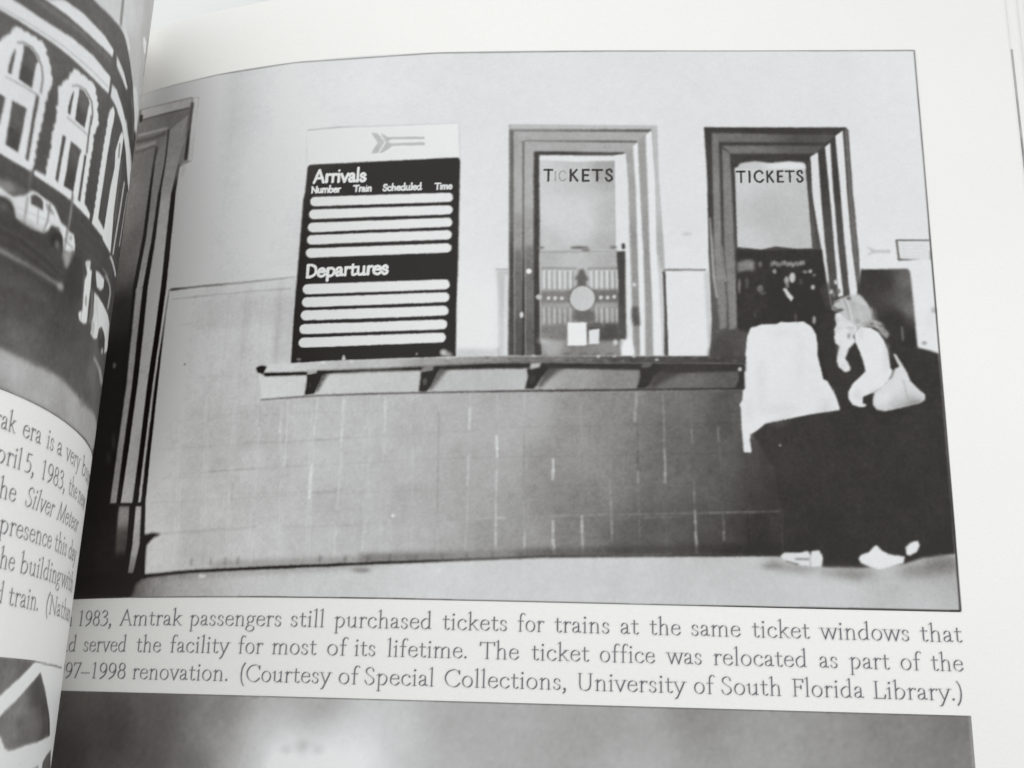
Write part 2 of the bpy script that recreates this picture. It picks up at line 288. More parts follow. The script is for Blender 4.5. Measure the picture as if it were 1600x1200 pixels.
(None,'+9.0','-2524 -1837 2 -57 2 -58 6 0 -2 57 -2 58',0.116,0.77),
(None,'+9.0','-2520 -1952 2 -56 2 -56 6 -1 -2 57 -2 56',0.116,0.7),
(None,'+10.0','-2516 -2064 2 -56 3 -56 5 0 -2 56 -2 55',0.116,0.86),
(None,'+10.0','-2511 -2176 2 -55 2 -55 5 0 -2 55 -2 55',0.116,0.69),
(None,'+7.0','-2404 -1605 0 -55 0 -55 6 -1 0 55 0 55',0.116,0.62),
(None,'-7.0','-2404 -1715 0 -55 0 -54 6 0 0 54 0 54',0.116,0.58),
(None,'+7.0','-2404 -1824 0 -54 0 -53 5 -1 0 54 1 54',0.116,0.99),
(None,'+9.0','-2404 -1931 0 -53 0 -53 5 0 0 53 0 52',0.116,0.79),
(None,'-7.0','-2404 -2037 0 -52 -1 -53 6 0 0 52 0 53',0.116,0.7),
(None,'+10.0','-2405 -2142 0 -51 0 -51 5 -1 0 51 1 52',0.116,0.86),
(None,'-7.0','-2320 -1606 2 -55 2 -55 5 0 -1 55 -2 55',0.116,0.96),
(None,'+10.0','-2316 -1716 2 -54 1 -54 5 0 -1 54 -2 54',0.116,0.75),
(None,'+10.0','-2313 -1824 1 -54 2 -53 6 -1 -2 54 -2 54',0.116,0.6),
(None,'-7.0','-2310 -1931 2 -53 1 -53 5 0 -1 53 -1 52',0.116,0.85),
(None,'-7.0','-2307 -2037 2 -52 1 -52 6 0 -2 52 -2 52',0.116,0.99),
(None,'-7.0','-2304 -2141 2 -51 1 -52 5 0 -1 51 -1 52',0.116,0.44),
(None,'+9.0','-2231 -1607 1 -55 1 -54 5 -1 -1 55 -1 55',0.116,0.74),
(None,'+7.0','-2229 -1716 1 -55 0 -53 6 -1 -1 54 -1 54',0.116,0.54),
(None,'-7.0','-2228 -1824 2 -54 0 -53 6 -1 -1 54 -1 53',0.116,0.48),
(None,'-7.0','-2226 -1931 1 -53 1 -52 5 -1 -1 53 0 52',0.116,0.79),
(None,'+9.0','-2224 -2036 1 -52 1 -52 5 0 -1 51 -1 52',0.116,0.4),
(None,'+7.0','-2222 -2140 0 -52 1 -51 5 0 0 51 -1 52',0.116,0.56),
(None,'-7.0','-2115 -1583 1 -57 2 -56 6 0 -2 56 -2 57',0.116,0.56),
(None,'-7.0','-2112 -1696 2 -57 2 -55 5 0 -2 55 -1 57',0.116,0.92),
(None,'+9.0','-2108 -1808 1 -56 2 -55 5 0 -2 55 -1 56',0.116,0.69),
(None,'+9.0','-2105 -1919 1 -55 2 -54 5 0 -1 54 -2 55',0.116,0.87),
(None,'+9.0','-2102 -2028 2 -54 1 -53 5 -1 -1 54 -2 54',0.116,0.45),
(None,'+10.0','-2099 -2135 2 -53 1 -53 5 0 -1 53 -2 52',0.116,0.78),
(None,'+9.0','-2012 -1583 2 -57 1 -56 5 0 -1 56 -2 57',0.116,0.84),
(None,'+9.0','-2009 -1696 2 -56 2 -56 5 0 -2 56 -2 56',0.116,0.46),
(None,'+10.0','-2005 -1808 1 -55 2 -55 5 0 -1 55 -2 55',0.116,0.79),
(None,'+7.0','-2002 -1918 2 -55 2 -54 5 0 -2 54 -2 55',0.116,0.75),
(None,'-7.0','-1998 -2027 1 -53 2 -54 5 0 -2 54 -1 53',0.116,0.9),
(None,'+10.0','-1995 -2134 1 -53 2 -53 5 0 -2 53 -1 53',0.116,0.92),
(None,'+7.0','-1886 -1582 0 -57 2 -56 4 0 0 56 -1 57',0.116,0.93),
(None,'+7.0','-1884 -1695 0 -56 1 -56 5 0 0 56 -2 56',0.116,0.55),
(None,'+7.0','-1883 -1807 1 -55 1 -55 5 0 -1 55 -1 55',0.116,0.83),
(None,'+10.0','-1881 -1917 1 -54 0 -54 6 0 -1 54 -1 54',0.116,0.93),
(None,'+10.0','-1880 -2025 1 -54 1 -53 5 0 -1 53 0 54',0.116,0.68),
(None,'-7.0','-1878 -2132 1 -53 1 -53 5 0 -1 53 -1 53',0.116,0.53),
(None,'+10.0','-1777 -1581 1 -57 2 -56 5 0 -1 56 -2 57',0.116,0.73),
(None,'-7.0','-1774 -1694 1 -56 1 -56 6 0 -2 56 -1 56',0.116,0.47),
(None,'+10.0','-1772 -1806 2 -54 1 -55 5 0 -1 55 -1 54',0.116,0.8),
(None,'-7.0','-1769 -1915 1 -55 2 -54 5 0 -1 54 -2 55',0.116,0.61),
(None,'+10.0','-1766 -2024 1 -53 1 -53 5 0 -1 53 -1 53',0.116,0.76),
(None,'+7.0','-1764 -2130 2 -53 1 -53 5 0 -2 53 -1 53',0.116,0.68),
(None,'+10.0','-1668 -1580 2 -56 1 -57 5 0 -1 57 -1 56',0.116,0.98),
(None,'-7.0','-1665 -1693 1 -55 1 -56 5 0 -1 56 -1 55',0.116,0.74),
(None,'-7.0','-1663 -1804 1 -55 1 -55 5 0 -1 55 -1 55',0.116,0.94),
(None,'-7.0','-1661 -1914 1 -54 2 -54 4 0 -1 54 -1 54',0.116,0.66),
(None,'+10.0','-1658 -2022 0 -53 2 -53 5 0 -1 53 -2 53',0.116,0.93),
(None,'+9.0','-1656 -2128 1 -53 1 -53 5 0 -1 53 -1 53',0.116,0.45),
(None,'+7.0','-1551 -1578 1 -57 2 -56 5 0 -1 56 -2 57',0.116,0.39),
(None,'+7.0','-1548 -1691 1 -56 1 -55 6 0 -2 55 -1 56',0.116,0.97),
(None,'+7.0','-1546 -1802 2 -55 1 -54 5 0 -1 54 -1 55',0.116,0.61),
(None,'-7.0','-1543 -1911 1 -55 2 -54 5 0 -1 54 -2 55',0.116,0.36),
(None,'+7.0','-1540 -2020 1 -53 1 -53 6 0 -2 53 -1 53',0.116,0.45),
(None,'+9.0','-1538 -2126 2 -53 1 -52 5 0 -1 53 -1 52',0.116,0.48),
(None,'-7.0','-1438 -1577 2 -56 1 -56 5 0 -1 56 -1 56',0.116,0.4),
(None,'-7.0','-1435 -1689 1 -56 1 -55 5 0 -1 55 -1 56',0.116,0.39),
(None,'-7.0','-1433 -1800 1 -55 2 -55 5 1 -1 54 -2 55',0.116,0.75),
(None,'+7.0','-1430 -1910 1 -54 1 -53 5 0 -1 53 -1 55',0.116,0.83),
(None,'+10.0','-1428 -2017 1 -54 1 -53 5 0 -1 54 -1 53',0.116,0.97),
(None,'+9.0','-1426 -2124 2 -52 0 -53 6 1 -2 52 -1 52',0.116,0.71),
(None,'+9.0','-1327 -1575 2 -57 1 -56 5 1 -1 56 -2 56',0.116,0.82),
(None,'+7.0','-1324 -1688 2 -55 1 -55 5 0 -1 55 -2 56',0.116,0.68),
(None,'+7.0','-1321 -1798 1 -55 2 -55 5 1 -1 54 -2 55',0.116,0.49),
(None,'-7.0','-1318 -1908 2 -53 1 -54 5 0 -2 54 -1 54',0.116,0.66),
(None,'+9.0','-1315 -2015 1 -53 2 -54 4 1 -1 53 -1 53',0.116,0.59),
(None,'+7.0','-1312 -2122 1 -52 1 -52 5 0 -1 52 -2 53',0.116,0.92),
(None,'-7.0','-1216 -1574 1 -56 1 -56 5 1 -1 55 -1 57',0.116,0.68),
(None,'-7.0','-1214 -1686 1 -55 1 -55 5 0 -1 55 -1 56',0.116,0.91),
(None,'-7.0','-1212 -1796 1 -55 1 -54 5 0 -1 54 -1 55',0.116,0.46),
(None,'+9.0','-1210 -1905 1 -54 1 -54 5 0 -1 54 -1 54',0.116,0.63),
(None,'+9.0','-1208 -2013 2 -53 0 -53 5 0 -1 53 -1 53',0.116,0.53),
(None,'+9.0','-1206 -2119 2 -53 0 -52 5 0 -1 52 -1 53',0.116,0.55),
(None,'+7.0','-1108 -1572 0 -56 1 -56 5 0 0 56 -1 56',0.116,0.41),
(None,'+9.0','-1107 -1684 1 -55 0 -55 6 0 -1 55 -1 55',0.116,0.9),
(None,'+9.0','-1106 -1794 1 -55 1 -54 5 0 -1 54 0 55',0.116,0.5),
(None,'+9.0','-1104 -1903 0 -54 1 -54 5 1 0 53 -1 54',0.116,0.66),
(None,'+7.0','-1103 -2011 1 -53 0 -53 6 0 -1 53 -1 54',0.116,0.93),
(None,'+10.0','-1102 -2117 1 -53 1 -52 5 1 -1 52 0 52',0.116,1.0),
(None,'+10.0','-998 -1570 1 -56 1 -56 5 0 -1 56 -1 56',0.116,0.57),
(None,'+7.0','-996 -1682 1 -55 1 -55 6 0 -2 55 -1 55',0.116,0.89),
(None,'+7.0','-994 -1792 1 -55 2 -54 5 0 -1 55 -1 54',0.116,0.42),
(None,'-7.0','-991 -1901 1 -54 1 -53 5 0 -1 53 -1 54',0.116,0.55),
(None,'+10.0','-989 -2008 1 -54 1 -52 5 0 -1 52 -1 54',0.116,0.74),
(None,'+9.0','-987 -2114 1 -53 1 -52 5 0 -1 52 -1 53',0.116,0.88),
(None,'+7.0','-891 -1568 1 -56 1 -56 5 0 -1 56 -1 56',0.116,0.52),
(None,'-7.0','-889 -1680 1 -56 1 -54 5 0 -1 55 -1 55',0.116,0.86),
(None,'+10.0','-887 -1790 1 -55 1 -54 5 0 -1 54 -1 55',0.116,0.76),
(None,'-7.0','-885 -1899 1 -54 1 -54 5 1 -1 53 -1 54',0.116,0.87),
(None,'+9.0','-883 -2007 1 -53 1 -52 5 0 -1 53 -1 53',0.116,0.93),
(None,'-7.0','-881 -2112 1 -53 1 -52 5 1 -1 52 -1 52',0.116,0.92),
(None,'+9.0','-792 -1567 2 -56 1 -55 5 0 -1 55 -1 57',0.116,0.74),
(None,'+10.0','-789 -1678 1 -56 2 -55 5 1 -1 55 -2 55',0.116,0.99),
(None,'-7.0','-786 -1789 1 -54 1 -54 5 0 -1 54 -1 55',0.116,0.95),
(None,'+7.0','-784 -1897 2 -54 1 -54 5 1 -2 53 -1 54',0.116,0.81),
(None,'+10.0','-781 -2005 1 -53 1 -52 5 0 -1 53 -1 53',0.116,0.69),
(None,'+7.0','-779 -2110 1 -52 2 -52 4 0 -1 52 -1 52',0.116,0.38),
(None,'-5','-3154 -1125 2 -67 3 -67 3 -66 2 -66 4 -58 3 -57 3 -58 4 -57 5 0 -3 57 -4 57 -3 57 -3 58 -3 66 -3 66 -2 67 -3 67',0.128,0.9),
(None,'-5','-3065 -1128 3 -68 2 -68 2 -67 3 -67 3 -58 3 -57 3 -57 3 -56 5 -1 -3 57 -3 56 -3 58 -3 57 -2 67 -3 67 -2 68 -3 68',0.128,0.9),
(None,'-5','-2978 -1130 2 -69 2 -69 3 -68 2 -68 3 -58 2 -56 2 -57 3 -56 5 -1 -2 56 -3 57 -3 57 -2 57 -2 68 -2 68 -3 69 -2 69',0.128,0.9),
(None,'-5','-2894 -1131 2 -71 2 -70 2 -69 2 -69 3 -56 2 -57 2 -56 2 -56 5 -1 -2 56 -2 56 -2 57 -3 57 -2 68 -1 70 -2 70 -2 70',0.128,0.9),
(None,'-5','-2811 -1131 1 -72 2 -71 2 -70 2 -70 2 -57 2 -56 2 -56 2 -56 4 0 -2 55 -2 56 -2 57 -1 56 -2 70 -2 71 -1 70 -2 72',0.128,0.9),
(None,'-5','-2730 -1130 1 -59 1 -58 1 -57 1 -57 2 -57 1 -56 2 -56 1 -56 2 -55 5 -1 -2 56 -1 55 -2 56 -2 57 -1 56 -1 57 -1 58 -1 57 -2 59',0.128,0.9),
(None,'-5','-2651 -1129 1 -59 1 -59 1 -59 1 -58 1 -58 1 -56 1 -55 2 -56 1 -55 5 0 -2 55 -1 55 -1 56 -2 56 0 58 -2 58 0 58 -2 59 -1 59',0.128,0.9),
(None,'+9','-3162 -1618 6 -57 4 -57 5 -56 5 -55 4 -55 5 -54 5 -56 4 -56 5 -56 5 -54 4 -55 5 -54 7 0 -4 54 -5 54 -5 55 -4 55 -5 56 -5 56 -4 55 -5 55 -4 55 -5 56 -5 56 -5 56',0.128,0.74),
(None,'+9','-3032 -1627 4 -56 4 -56 4 -55 4 -55 4 -54 4 -54 5 -56 4 -55 4 -55 4 -54 4 -54 4 -53 7 -1 -4 54 -4 54 -4 54 -4 55 -4 55 -4 55 -4 54 -4 55 -4 55 -4 55 -4 55 -4 57',0.128,0.57),
(None,'+9','-2899 -1634 3 -55 2 -55 3 -55 3 -55 3 -54 3 -53 2 -55 3 -55 3 -54 3 -54 3 -53 2 -54 7 0 -3 53 -2 54 -3 53 -3 55 -3 55 -3 55 -2 53 -3 54 -3 54 -2 55 -3 55 -3 56',0.128,0.7),
(None,'+9','-2786 -1639 2 -55 2 -54 2 -55 2 -54 1 -53 2 -54 2 -54 2 -54 2 -54 2 -54 1 -53 2 -53 7 0 -2 52 -1 54 -2 53 -2 54 -2 54 -2 55 -2 53 -2 54 -2 53 -1 55 -2 55 -2 54',0.128,0.47),
(None,'+9','-2670 -1643 2 -55 3 -54 3 -54 3 -54 3 -53 2 -53 3 -54 3 -54 3 -54 3 -53 2 -53 3 -52 7 0 -3 52 -3 53 -2 53 -3 54 -3 54 -3 54 -3 53 -2 53 -3 54 -3 54 -3 54 -3 55',0.128,0.55),
(None,'+9','-2546 -1646 2 -54 2 -55 2 -53 3 -53 2 -53 3 -53 2 -54 2 -54 2 -53 3 -53 2 -53 3 -52 6 0 -2 52 -2 53 -3 53 -2 53 -3 54 -2 54 -2 52 -2 53 -3 54 -2 53 -3 54 -2 55',0.128,0.65),
(None,'-5','-3307 -1915 89 -3 86 -3 83 1 80 1 -1 7 -80 -2 -83 0 -86 3 -89 3',0.141,1.0),
(None,'-14','-2986 -1897 112 -1 108 5 -1 7 -108 -5 -113 1',0.141,1.0),
(None,'-6','-2766 -1893 100 1 96 6 -1 7 -97 -7 -98 0',0.141,1.0),
(None,'-12','-3222 -2149 97 0 92 5 -1 7 -92 -6 -97 1',0.141,1.0),
(None,'-16','-3032 -2146 75 1 73 7 -2 6 -72 -7 -76 -1',0.141,1.0),
(None,'-10','-2884 -2141 72 1 70 8 -1 6 -70 -7 -72 -2',0.141,1.0),
(None,'-8','-2631 -2134 55 1 54 1 53 1 53 3 52 2 53 3 -1 6 -52 -3 -53 -2 -53 -3 -53 -1 -54 0 -55 -1',0.141,1.0),
(None,'-5','-2784 -1998 64 0 63 0 62 3 61 4 -1 6 -61 -4 -62 -3 -63 0 -63 0',0.141,1.0),
(None,'-14','-2534 -1996 74 2 74 7 -2 7 -72 -8 -74 -2',0.141,1.0),
(None,'-7','-2835 -1780 58 -1 57 -1 57 0 56 1 55 2 55 2 -1 6 -54 -2 -56 -1 -56 -2 -56 1 -58 1 -58 0',0.141,1.0),
(None,'-9','-2524 -1777 75 2 74 7 -1 7 -74 -8 -75 -1',0.141,1.0),
(None,'-12','-3313 -1230 85 -7 81 1 -2 7 -81 -1 -85 7',0.141,1.0),
(None,'-5','-3286 -1472 95 -7 91 -5 88 -2 86 -1 -2 7 -85 1 -88 1 -91 6 -95 7',0.141,1.0),
(None,'-4','-3095 -1652 80 -3 77 -3 75 1 74 1 -1 7 -74 -1 -75 -1 -77 3 -80 3',0.141,1.0),
(None,212.22004840692102,'-2413 -1599 -1 -65 9 0 1 64',0.135,0.6),
(None,202.38753230837048,'-2412 -1651 1 -51 9 -1 -1 51',0.135,0.5),
(None,209.1628923588828,'-2411 -1702 2 -46 7 0 -3 45',0.135,0.66),
(None,213.72099379278734,'-2411 -1738 1 -45 8 -1 0 45',0.135,0.58),
(None,205.8991103142365,'-2409 -1774 1 -36 6 0 -1 36',0.135,0.75),
(None,187.52600941524926,'-2407 -1810 0 -44 5 0 0 44',0.135,0.6),
(None,190.6577577456244,'-2406 -1845 -1 -44 5 -1 1 45',0.135,0.91),
(None,198.19846363395695,'-2408 -1880 1 -44 7 0 -1 43',0.135,0.59),
(None,187.47427648438452,'-2406 -1916 0 -43 5 0 -1 43',0.135,0.8),
(None,193.26413466124552,'-2407 -1950 2 -44 5 0 -1 44',0.135,0.85),
(None,192.923264633671,'-2406 -1985 0 -35 6 0 0 34',0.135,0.6),
(None,193.27400153866313,'-2406 -2020 -1 -43 6 -1 1 44',0.135,0.76),
(None,186.25975789624084,'-2405 -2054 -1 -44 4 0 1 43',0.135,0.86),
(None,188.05759266574432,'-2406 -2089 -1 -43 6 0 1 42',0.135,0.84),
(None,193.5872725065696,'-2406 -2123 0 -43 6 -1 1 43',0.135,0.84),
(None,195.81973984015946,'-2407 -2158 1 -42 6 -1 -1 43',0.135,0.78),
(None,194.77517652308026,'-2406 -2192 0 -42 6 -1 0 43',0.135,0.57),
(None,195.0868395823208,'-2407 -2226 1 -34 4 0 0 34',0.135,0.92),
(None,195.86087001055324,'-2296 -1596 2 -47 6 0 -3 47',0.135,0.8),
(None,188.90180100253082,'-2294 -1634 0 -47 6 0 0 47',0.135,0.77),
(None,188.93418747670873,'-2294 -1671 2 -47 4 0 -1 46',0.135,0.52),
(None,195.69742525075458,'-2292 -1709 1 -47 4 0 -1 47',0.135,0.66),
(None,194.84399416381584,'-2292 -1746 1 -47 6 0 -1 46',0.135,0.74),
(None,182.78993033699513,'-2289 -1784 0 -46 4 0 1 46',0.135,0.74),
(None,181.33915758454265,'-2289 -1821 2 -46 4 0 -2 46',0.135,0.64),
(None,189.65686958996426,'-2288 -1858 1 -46 6 0 -1 46',0.135,0.86),
(None,183.61976005310865,'-2287 -1895 1 -45 6 -1 -1 46',0.135,0.5),
(None,192.16766680911743,'-2286 -1931 2 -37 5 0 -1 36',0.135,0.82),
(None,184.38357724128986,'-2284 -1968 -3 -45 5 -1 2 46',0.135,0.54),
(None,183.58146631404736,'-2287 -2004 1 -45 5 -1 -1 46',0.135,0.61),
(None,186.3227030753161,'-2286 -2040 -2 -45 4 -1 2 46',0.135,0.6),
(None,190.36468650558572,'-2288 -2076 -1 -45 5 0 0 45',0.135,0.61),
(None,192.83920124940568,'-2289 -2112 0 -44 5 -1 0 45',0.135,0.92),
(None,194.38823897175126,'-2290 -2148 -1 -44 5 0 2 44',0.135,0.77),
(None,196.44183689804353,'-2290 -2183 -1 -44 4 -1 0 44',0.135,0.88),
(None,188.9090055788968,'-2292 -2218 0 -36 5 0 0 35',0.135,0.59),
(None,200.54352046767016,'-2239 -1596 4 -47 7 1 -3 46',0.135,0.74),
(None,203.53906689574575,'-2237 -1633 1 -47 9 0 -1 46',0.135,0.88),
(None,200.38734454438904,'-2234 -1670 2 -46 6 -1 -2 47',0.135,0.9),
(None,202.49275746454092,'-2233 -1707 1 -37 8 0 -1 36',0.135,0.84),
(None,181.99910758591295,'-2229 -1744 -1 -44 4 0 1 44',0.135,0.66),
(None,190.6547778670255,'-2230 -1779 0 -43 6 -1 0 44',0.135,0.8),
(None,193.8122605591368,'-2230 -1814 1 -43 6 0 -1 43',0.135,0.8),
(None,184.13548598508677,'-2227 -1848 1 -44 4 0 -1 44',0.135,0.54),
(None,182.49092471725837,'-2227 -1883 0 -43 6 0 0 43',0.135,0.74),
(None,182.037095915375,'-2227 -1917 1 -43 5 0 -1 42',0.135,0.59),
(None,192.07776517263528,'-2226 -1952 1 -42 4 0 -1 42',0.135,0.93),
(None,195.2654053096795,'-2225 -1986 1 -33 5 -1 -1 34',0.135,0.8),
(None,183.12723309841718,'-2224 -2019 0 -43 6 -1 -1 43',0.135,0.77),
(None,181.0820523687664,'-2224 -2054 1 -43 4 0 -1 43',0.135,0.85),
(None,190.48578469268008,'-2225 -2088 1 -43 6 0 -1 43',0.135,0.71),
(None,196.7689684182223,'-2222 -2122 0 -43 5 0 -1 42',0.135,0.76),
(None,181.41417307622424,'-2222 -2156 -1 -43 5 0 1 42',0.135,0.76),
(None,190.17826828069894,'-2222 -2190 0 -43 5 0 -1 42',0.135,0.57),
(None,183.56791321233158,'-2222 -2224 0 -34 6 0 0 34',0.135,0.74),
(None,198.87595275545843,'-2680 -1615 1 -48 5 -1 -1 48',0.135,0.54),
(None,192.7283421513443,'-2679 -1654 1 -47 6 -1 -1 48',0.135,0.7),
(None,204.59495925841864,'-2677 -1692 1 -48 5 0 -1 48',0.135,0.92),
(None,203.01966686906167,'-2676 -1730 4 -47 6 -1 -4 48',0.135,0.67),
(None,199.3144641391584,'-2673 -1768 3 -38 4 0 -2 38',0.135,0.69),
(None,199.1247519360834,'-2650 -1588 2 -46 5 -1 -1 46',0.135,0.68),
(None,197.27917563837542,'-2648 -1625 0 -46 5 0 1 45',0.135,0.6),
(None,196.98339418687476,'-2646 -1661 -1 -46 6 -1 0 46',0.135,0.66),
(None,192.54620990268157,'-2647 -1698 1 -45 6 -1 -2 46',0.135,0.76),
(None,199.84420987735675,'-2646 -1734 2 -46 4 0 -1 45',0.135,0.74),
(None,203.01960122910617,'-2645 -1770 1 -36 4 -1 0 36',0.135,0.7),
(None,196.59120425676977,'-2644 -1806 -3 -50 7 -1 2 50',0.135,0.64),
(None,203.55253212402985,'-2646 -1846 -2 -40 7 -1 2 40',0.135,0.65),
(None,200.0092111802095,'-2524 -1597 -1 -50 7 -1 1 50',0.135,0.94),
(None,199.88960729581515,'-2523 -1637 -3 -49 5 -1 3 49',0.135,0.69),
(None,195.98007539930464,'-2526 -1676 -2 -49 7 -1 1 49',0.135,0.87),
(None,204.9447620198794,'-2527 -1715 -3 -39 6 -2 4 40',0.135,0.73),
(None,213.77995269560222,'-2528 -1875 0 -45 8 -1 -1 46',0.135,0.72),
(None,214.07393300673317,'-2529 -1911 0 -45 9 -1 0 45',0.135,0.9),
(None,210.98923507696094,'-2528 -1947 0 -45 6 -1 1 45',0.135,0.74),
(None,214.17347342540813,'-2528 -1983 0 -36 9 -1 1 36',0.135,0.77),
(None,143.17358350396051,'-2011 -1656 1 -43 5 0 -2 43',0.135,0.78),
(None,154.11003109880338,'-2009 -1690 -1 -44 5 0 1 44',0.135,0.86),
(None,147.95804908923378,'-2008 -1725 1 -43 5 0 -2 43',0.135,0.74),
(None,154.53438317986192,'-2007 -1760 1 -42 4 0 -1 42',0.135,0.56),
(None,141.0326612971597,'-2007 -1794 2 -42 4 0 -2 42',0.135,0.65),
(None,148.18865747146074,'-2004 -1828 0 -34 4 0 0 34',0.135,0.52),
(None,142.77776655214691,'-2005 -1862 1 -45 6 0 -2 45',0.135,0.74),
(None,149.71056826281895,'-2004 -1898 3 -44 3 0 -2 44',0.135,0.73),
(None,144.04751982924705,'-2003 -1933 1 -44 5 0 -1 44',0.135,0.62),
(None,147.49362213340788,'-2001 -1968 1 -44 4 0 -1 44',0.135,0.8),
(None,152.18865276796413,'-2002 -2004 1 -44 5 0 -1 44',0.135,0.94),
(None,155.41831287271498,'-1999 -2039 -1 -35 4 0 0 35',0.135,0.82),
(None,181.81051069372586,'-2112 -1757 2 -50 5 0 -1 49',0.135,0.84),
(None,192.47569571400473,'-2111 -1797 1 -49 4 0 -1 49',0.135,0.7),
(None,192.72502642011943,'-2111 -1836 1 -50 5 0 -1 49',0.135,0.58),
(None,181.55364718077635,'-2111 -1876 1 -39 5 0 -1 39',0.135,0.71),
(None,214.0604535778092,'-1889 -1641 1 -59 10 0 -1 58',0.135,0.61),
(None,216.1320401438983,'-1887 -1688 0 -46 7 -1 0 47',0.135,0.82),
(None,204.56941973289398,'-1886 -1840 0 -52 8 0 0 52',0.135,0.58),
(None,206.91623544240616,'-1884 -1882 0 -52 6 0 0 52',0.135,0.56),
(None,194.94204135097118,'-1886 -1923 -1 -41 8 -1 1 41',0.135,0.83),
(None,191.98194006755767,'-1881 -2041 1 -42 3 0 0 41',0.135,0.79),
(None,179.1138171289765,'-1882 -2074 2 -42 4 0 -1 42',0.135,0.55),
(None,183.08799893642282,'-1881 -2107 -1 -41 5 0 0 40',0.135,0.55),
(None,184.80010230525968,'-1881 -2140 -1 -41 6 0 0 41',0.135,0.83),
(None,194.2191586147136,'-1881 -2173 -1 -41 6 0 0 41',0.135,0.61),
(None,194.1561957317085,'-1880 -2206 0 -32 4 0 0 32',0.135,0.58),
(None,215.61553006949413,'-1777 -1755 4 -59 11 0 -4 60',0.135,0.87),
(None,216.25119000836523,'-1772 -1802 2 -47 8 0 -2 47',0.135,0.95),
(None,202.81324275616825,'-1772 -1898 1 -44 8 0 -1 44',0.135,0.62),
(None,189.4580580129621,'-1771 -1933 1 -43 8 0 -1 43',0.135,0.94),
(None,196.5082699660804,'-1770 -1967 0 -34 8 -1 0 35',0.135,0.62),
(None,199.95012695139394,'-1769 -2001 0 -47 5 0 0 46',0.135,0.67),
(None,202.19616117190265,'-1769 -2038 0 -46 7 0 0 45',0.135,0.6),
(None,191.87691895948228,'-1769 -2075 2 -46 7 0 -2 46',0.135,0.71),
(None,194.20266166591492,'-1768 -2112 2 -46 6 1 -1 45',0.135,0.83),
(None,197.15974975287833,'-1767 -2148 1 -46 8 0 -2 46',0.135,0.88),
(None,196.49441605726594,'-1765 -2185 1 -36 6 0 -1 37',0.135,0.53),
(None,144.99075115341415,'-1664 -1753 2 -47 5 0 -2 47',0.135,0.61),
(None,146.0119605501693,'-1664 -1790 3 -47 4 1 -2 46',0.135,0.56),
(None,145.51255214077133,'-1662 -1827 1 -47 4 0 -2 47',0.135,0.93),
(None,147.47385065105954,'-1661 -1864 1 -46 4 0 -1 46',0.135,0.58),
(None,143.8731140641346,'-1661 -1901 -1 -46 5 0 1 46',0.135,0.72),
(None,150.32583771074331,'-1660 -1938 0 -36 4 0 0 36',0.135,0.78),
(None,184.21625971539962,'-1652 -2126 -1 -43 7 0 0 43',0.135,0.58),
(None,194.303051462666,'-1654 -2160 2 -43 7 0 -2 43',0.135,0.94),
(None,194.26094493743,'-1652 -2194 1 -34 5 0 -1 34',0.135,0.85),
(None,208.15950568131547,'-1548 -1848 1 -54 9 0 -1 54',0.135,0.91),
(None,214.02244867933246,'-1548 -1891 -1 -42 12 -1 1 43',0.135,0.62),
(None,199.4738388132702,'-1545 -2092 2 -46 9 0 -2 47',0.135,0.75),
(None,197.79610020805623,'-1543 -2129 1 -37 8 0 -2 37',0.135,0.68),
(None,205.66048647450202,'-1544 -2167 5 -44 11 2 -5 43',0.135,0.78),
(None,203.225410924076,'-1540 -2202 4 -34 12 1 -4 35',0.135,0.58),
(None,162.51777974962354,'-1550 -1592 0 -45 4 -1 0 46',0.135,0.81),
(None,158.5826153337042,'-1550 -1628 0 -46 4 0 0 46',0.135,0.95),
(None,160.31263276246239,'-1548 -1664 -1 -46 4 0 0 46',0.135,0.71),
(None,157.38253931219506,'-1547 -1700 0 -45 3 0 0 45',0.135,0.75),
(None,162.5423981365175,'-1548 -1736 1 -45 3 0 -1 45',0.135,0.53),
(None,153.13028489856802,'-1547 -1772 0 -44 4 0 1 44',0.135,0.69),
(None,151.71982498021285,'-1547 -1808 1 -35 4 0 -1 35',0.135,0.63),
(None,161.0048519073961,'-1438 -1585 1 -54 4 1 0 53',0.135,0.6),
(None,163.66342486157504,'-1438 -1628 0 -42 6 0 0 42',0.135,0.93),
(None,156.27366711480556,'-1437 -1670 4 -56 5 1 -4 55',0.135,0.56),
(None,165.51782637951746,'-1434 -1714 3 -55 4 0 -3 55',0.135,0.84),
(None,157.37868408657633,'-1433 -1758 4 -44 5 0 -4 44',0.135,0.8),
(None,134.00473423114616,'-1430 -1802 1 -42 4 0 -1 42',0.135,0.64),
(None,139.87354527149273,'-1429 -1836 0 -42 5 0 -1 42',0.135,0.71),
(None,138.75063822483943,'-1429 -1870 -1 -42 4 0 1 42',0.135,0.58),
(None,137.51793622918444,'-1430 -1904 0 -42 4 0 0 42',0.135,0.75),
(None,130.95332171429834,'-1429 -1938 -1 -42 5 0 0 42',0.135,0.65),
(None,134.06885381494723,'-1430 -1972 1 -41 3 0 0 42',0.135,0.83),
(None,139.35732207986712,'-1429 -2005 1 -41 3 0 -1 41',0.135,0.58),
(None,127.56219348055538,'-1428 -2038 -1 -33 3 0 1 33',0.135,0.77),
(None,185.49825414891515,'-1432 -2072 1 -47 9 1 -1 47',0.135,0.92),
(None,186.8656642425341,'-1431 -2110 1 -37 10 1 -2 37',0.135,0.9),
(None,177.76641353165255,'-1430 -2147 2 -42 10 1 -2 42',0.135,0.71),
(None,188.8622720119021,'-1426 -2180 1 -34 7 0 -2 34',0.135,0.61),
(None,143.51935263331617,'-1326 -1567 0 -43 4 0 0 43',0.135,0.7),
(None,137.13150331871702,'-1326 -1602 -2 -43 4 0 1 43',0.135,0.62),
(None,142.50329638245069,'-1327 -1636 0 -44 5 0 0 44',0.135,0.7),
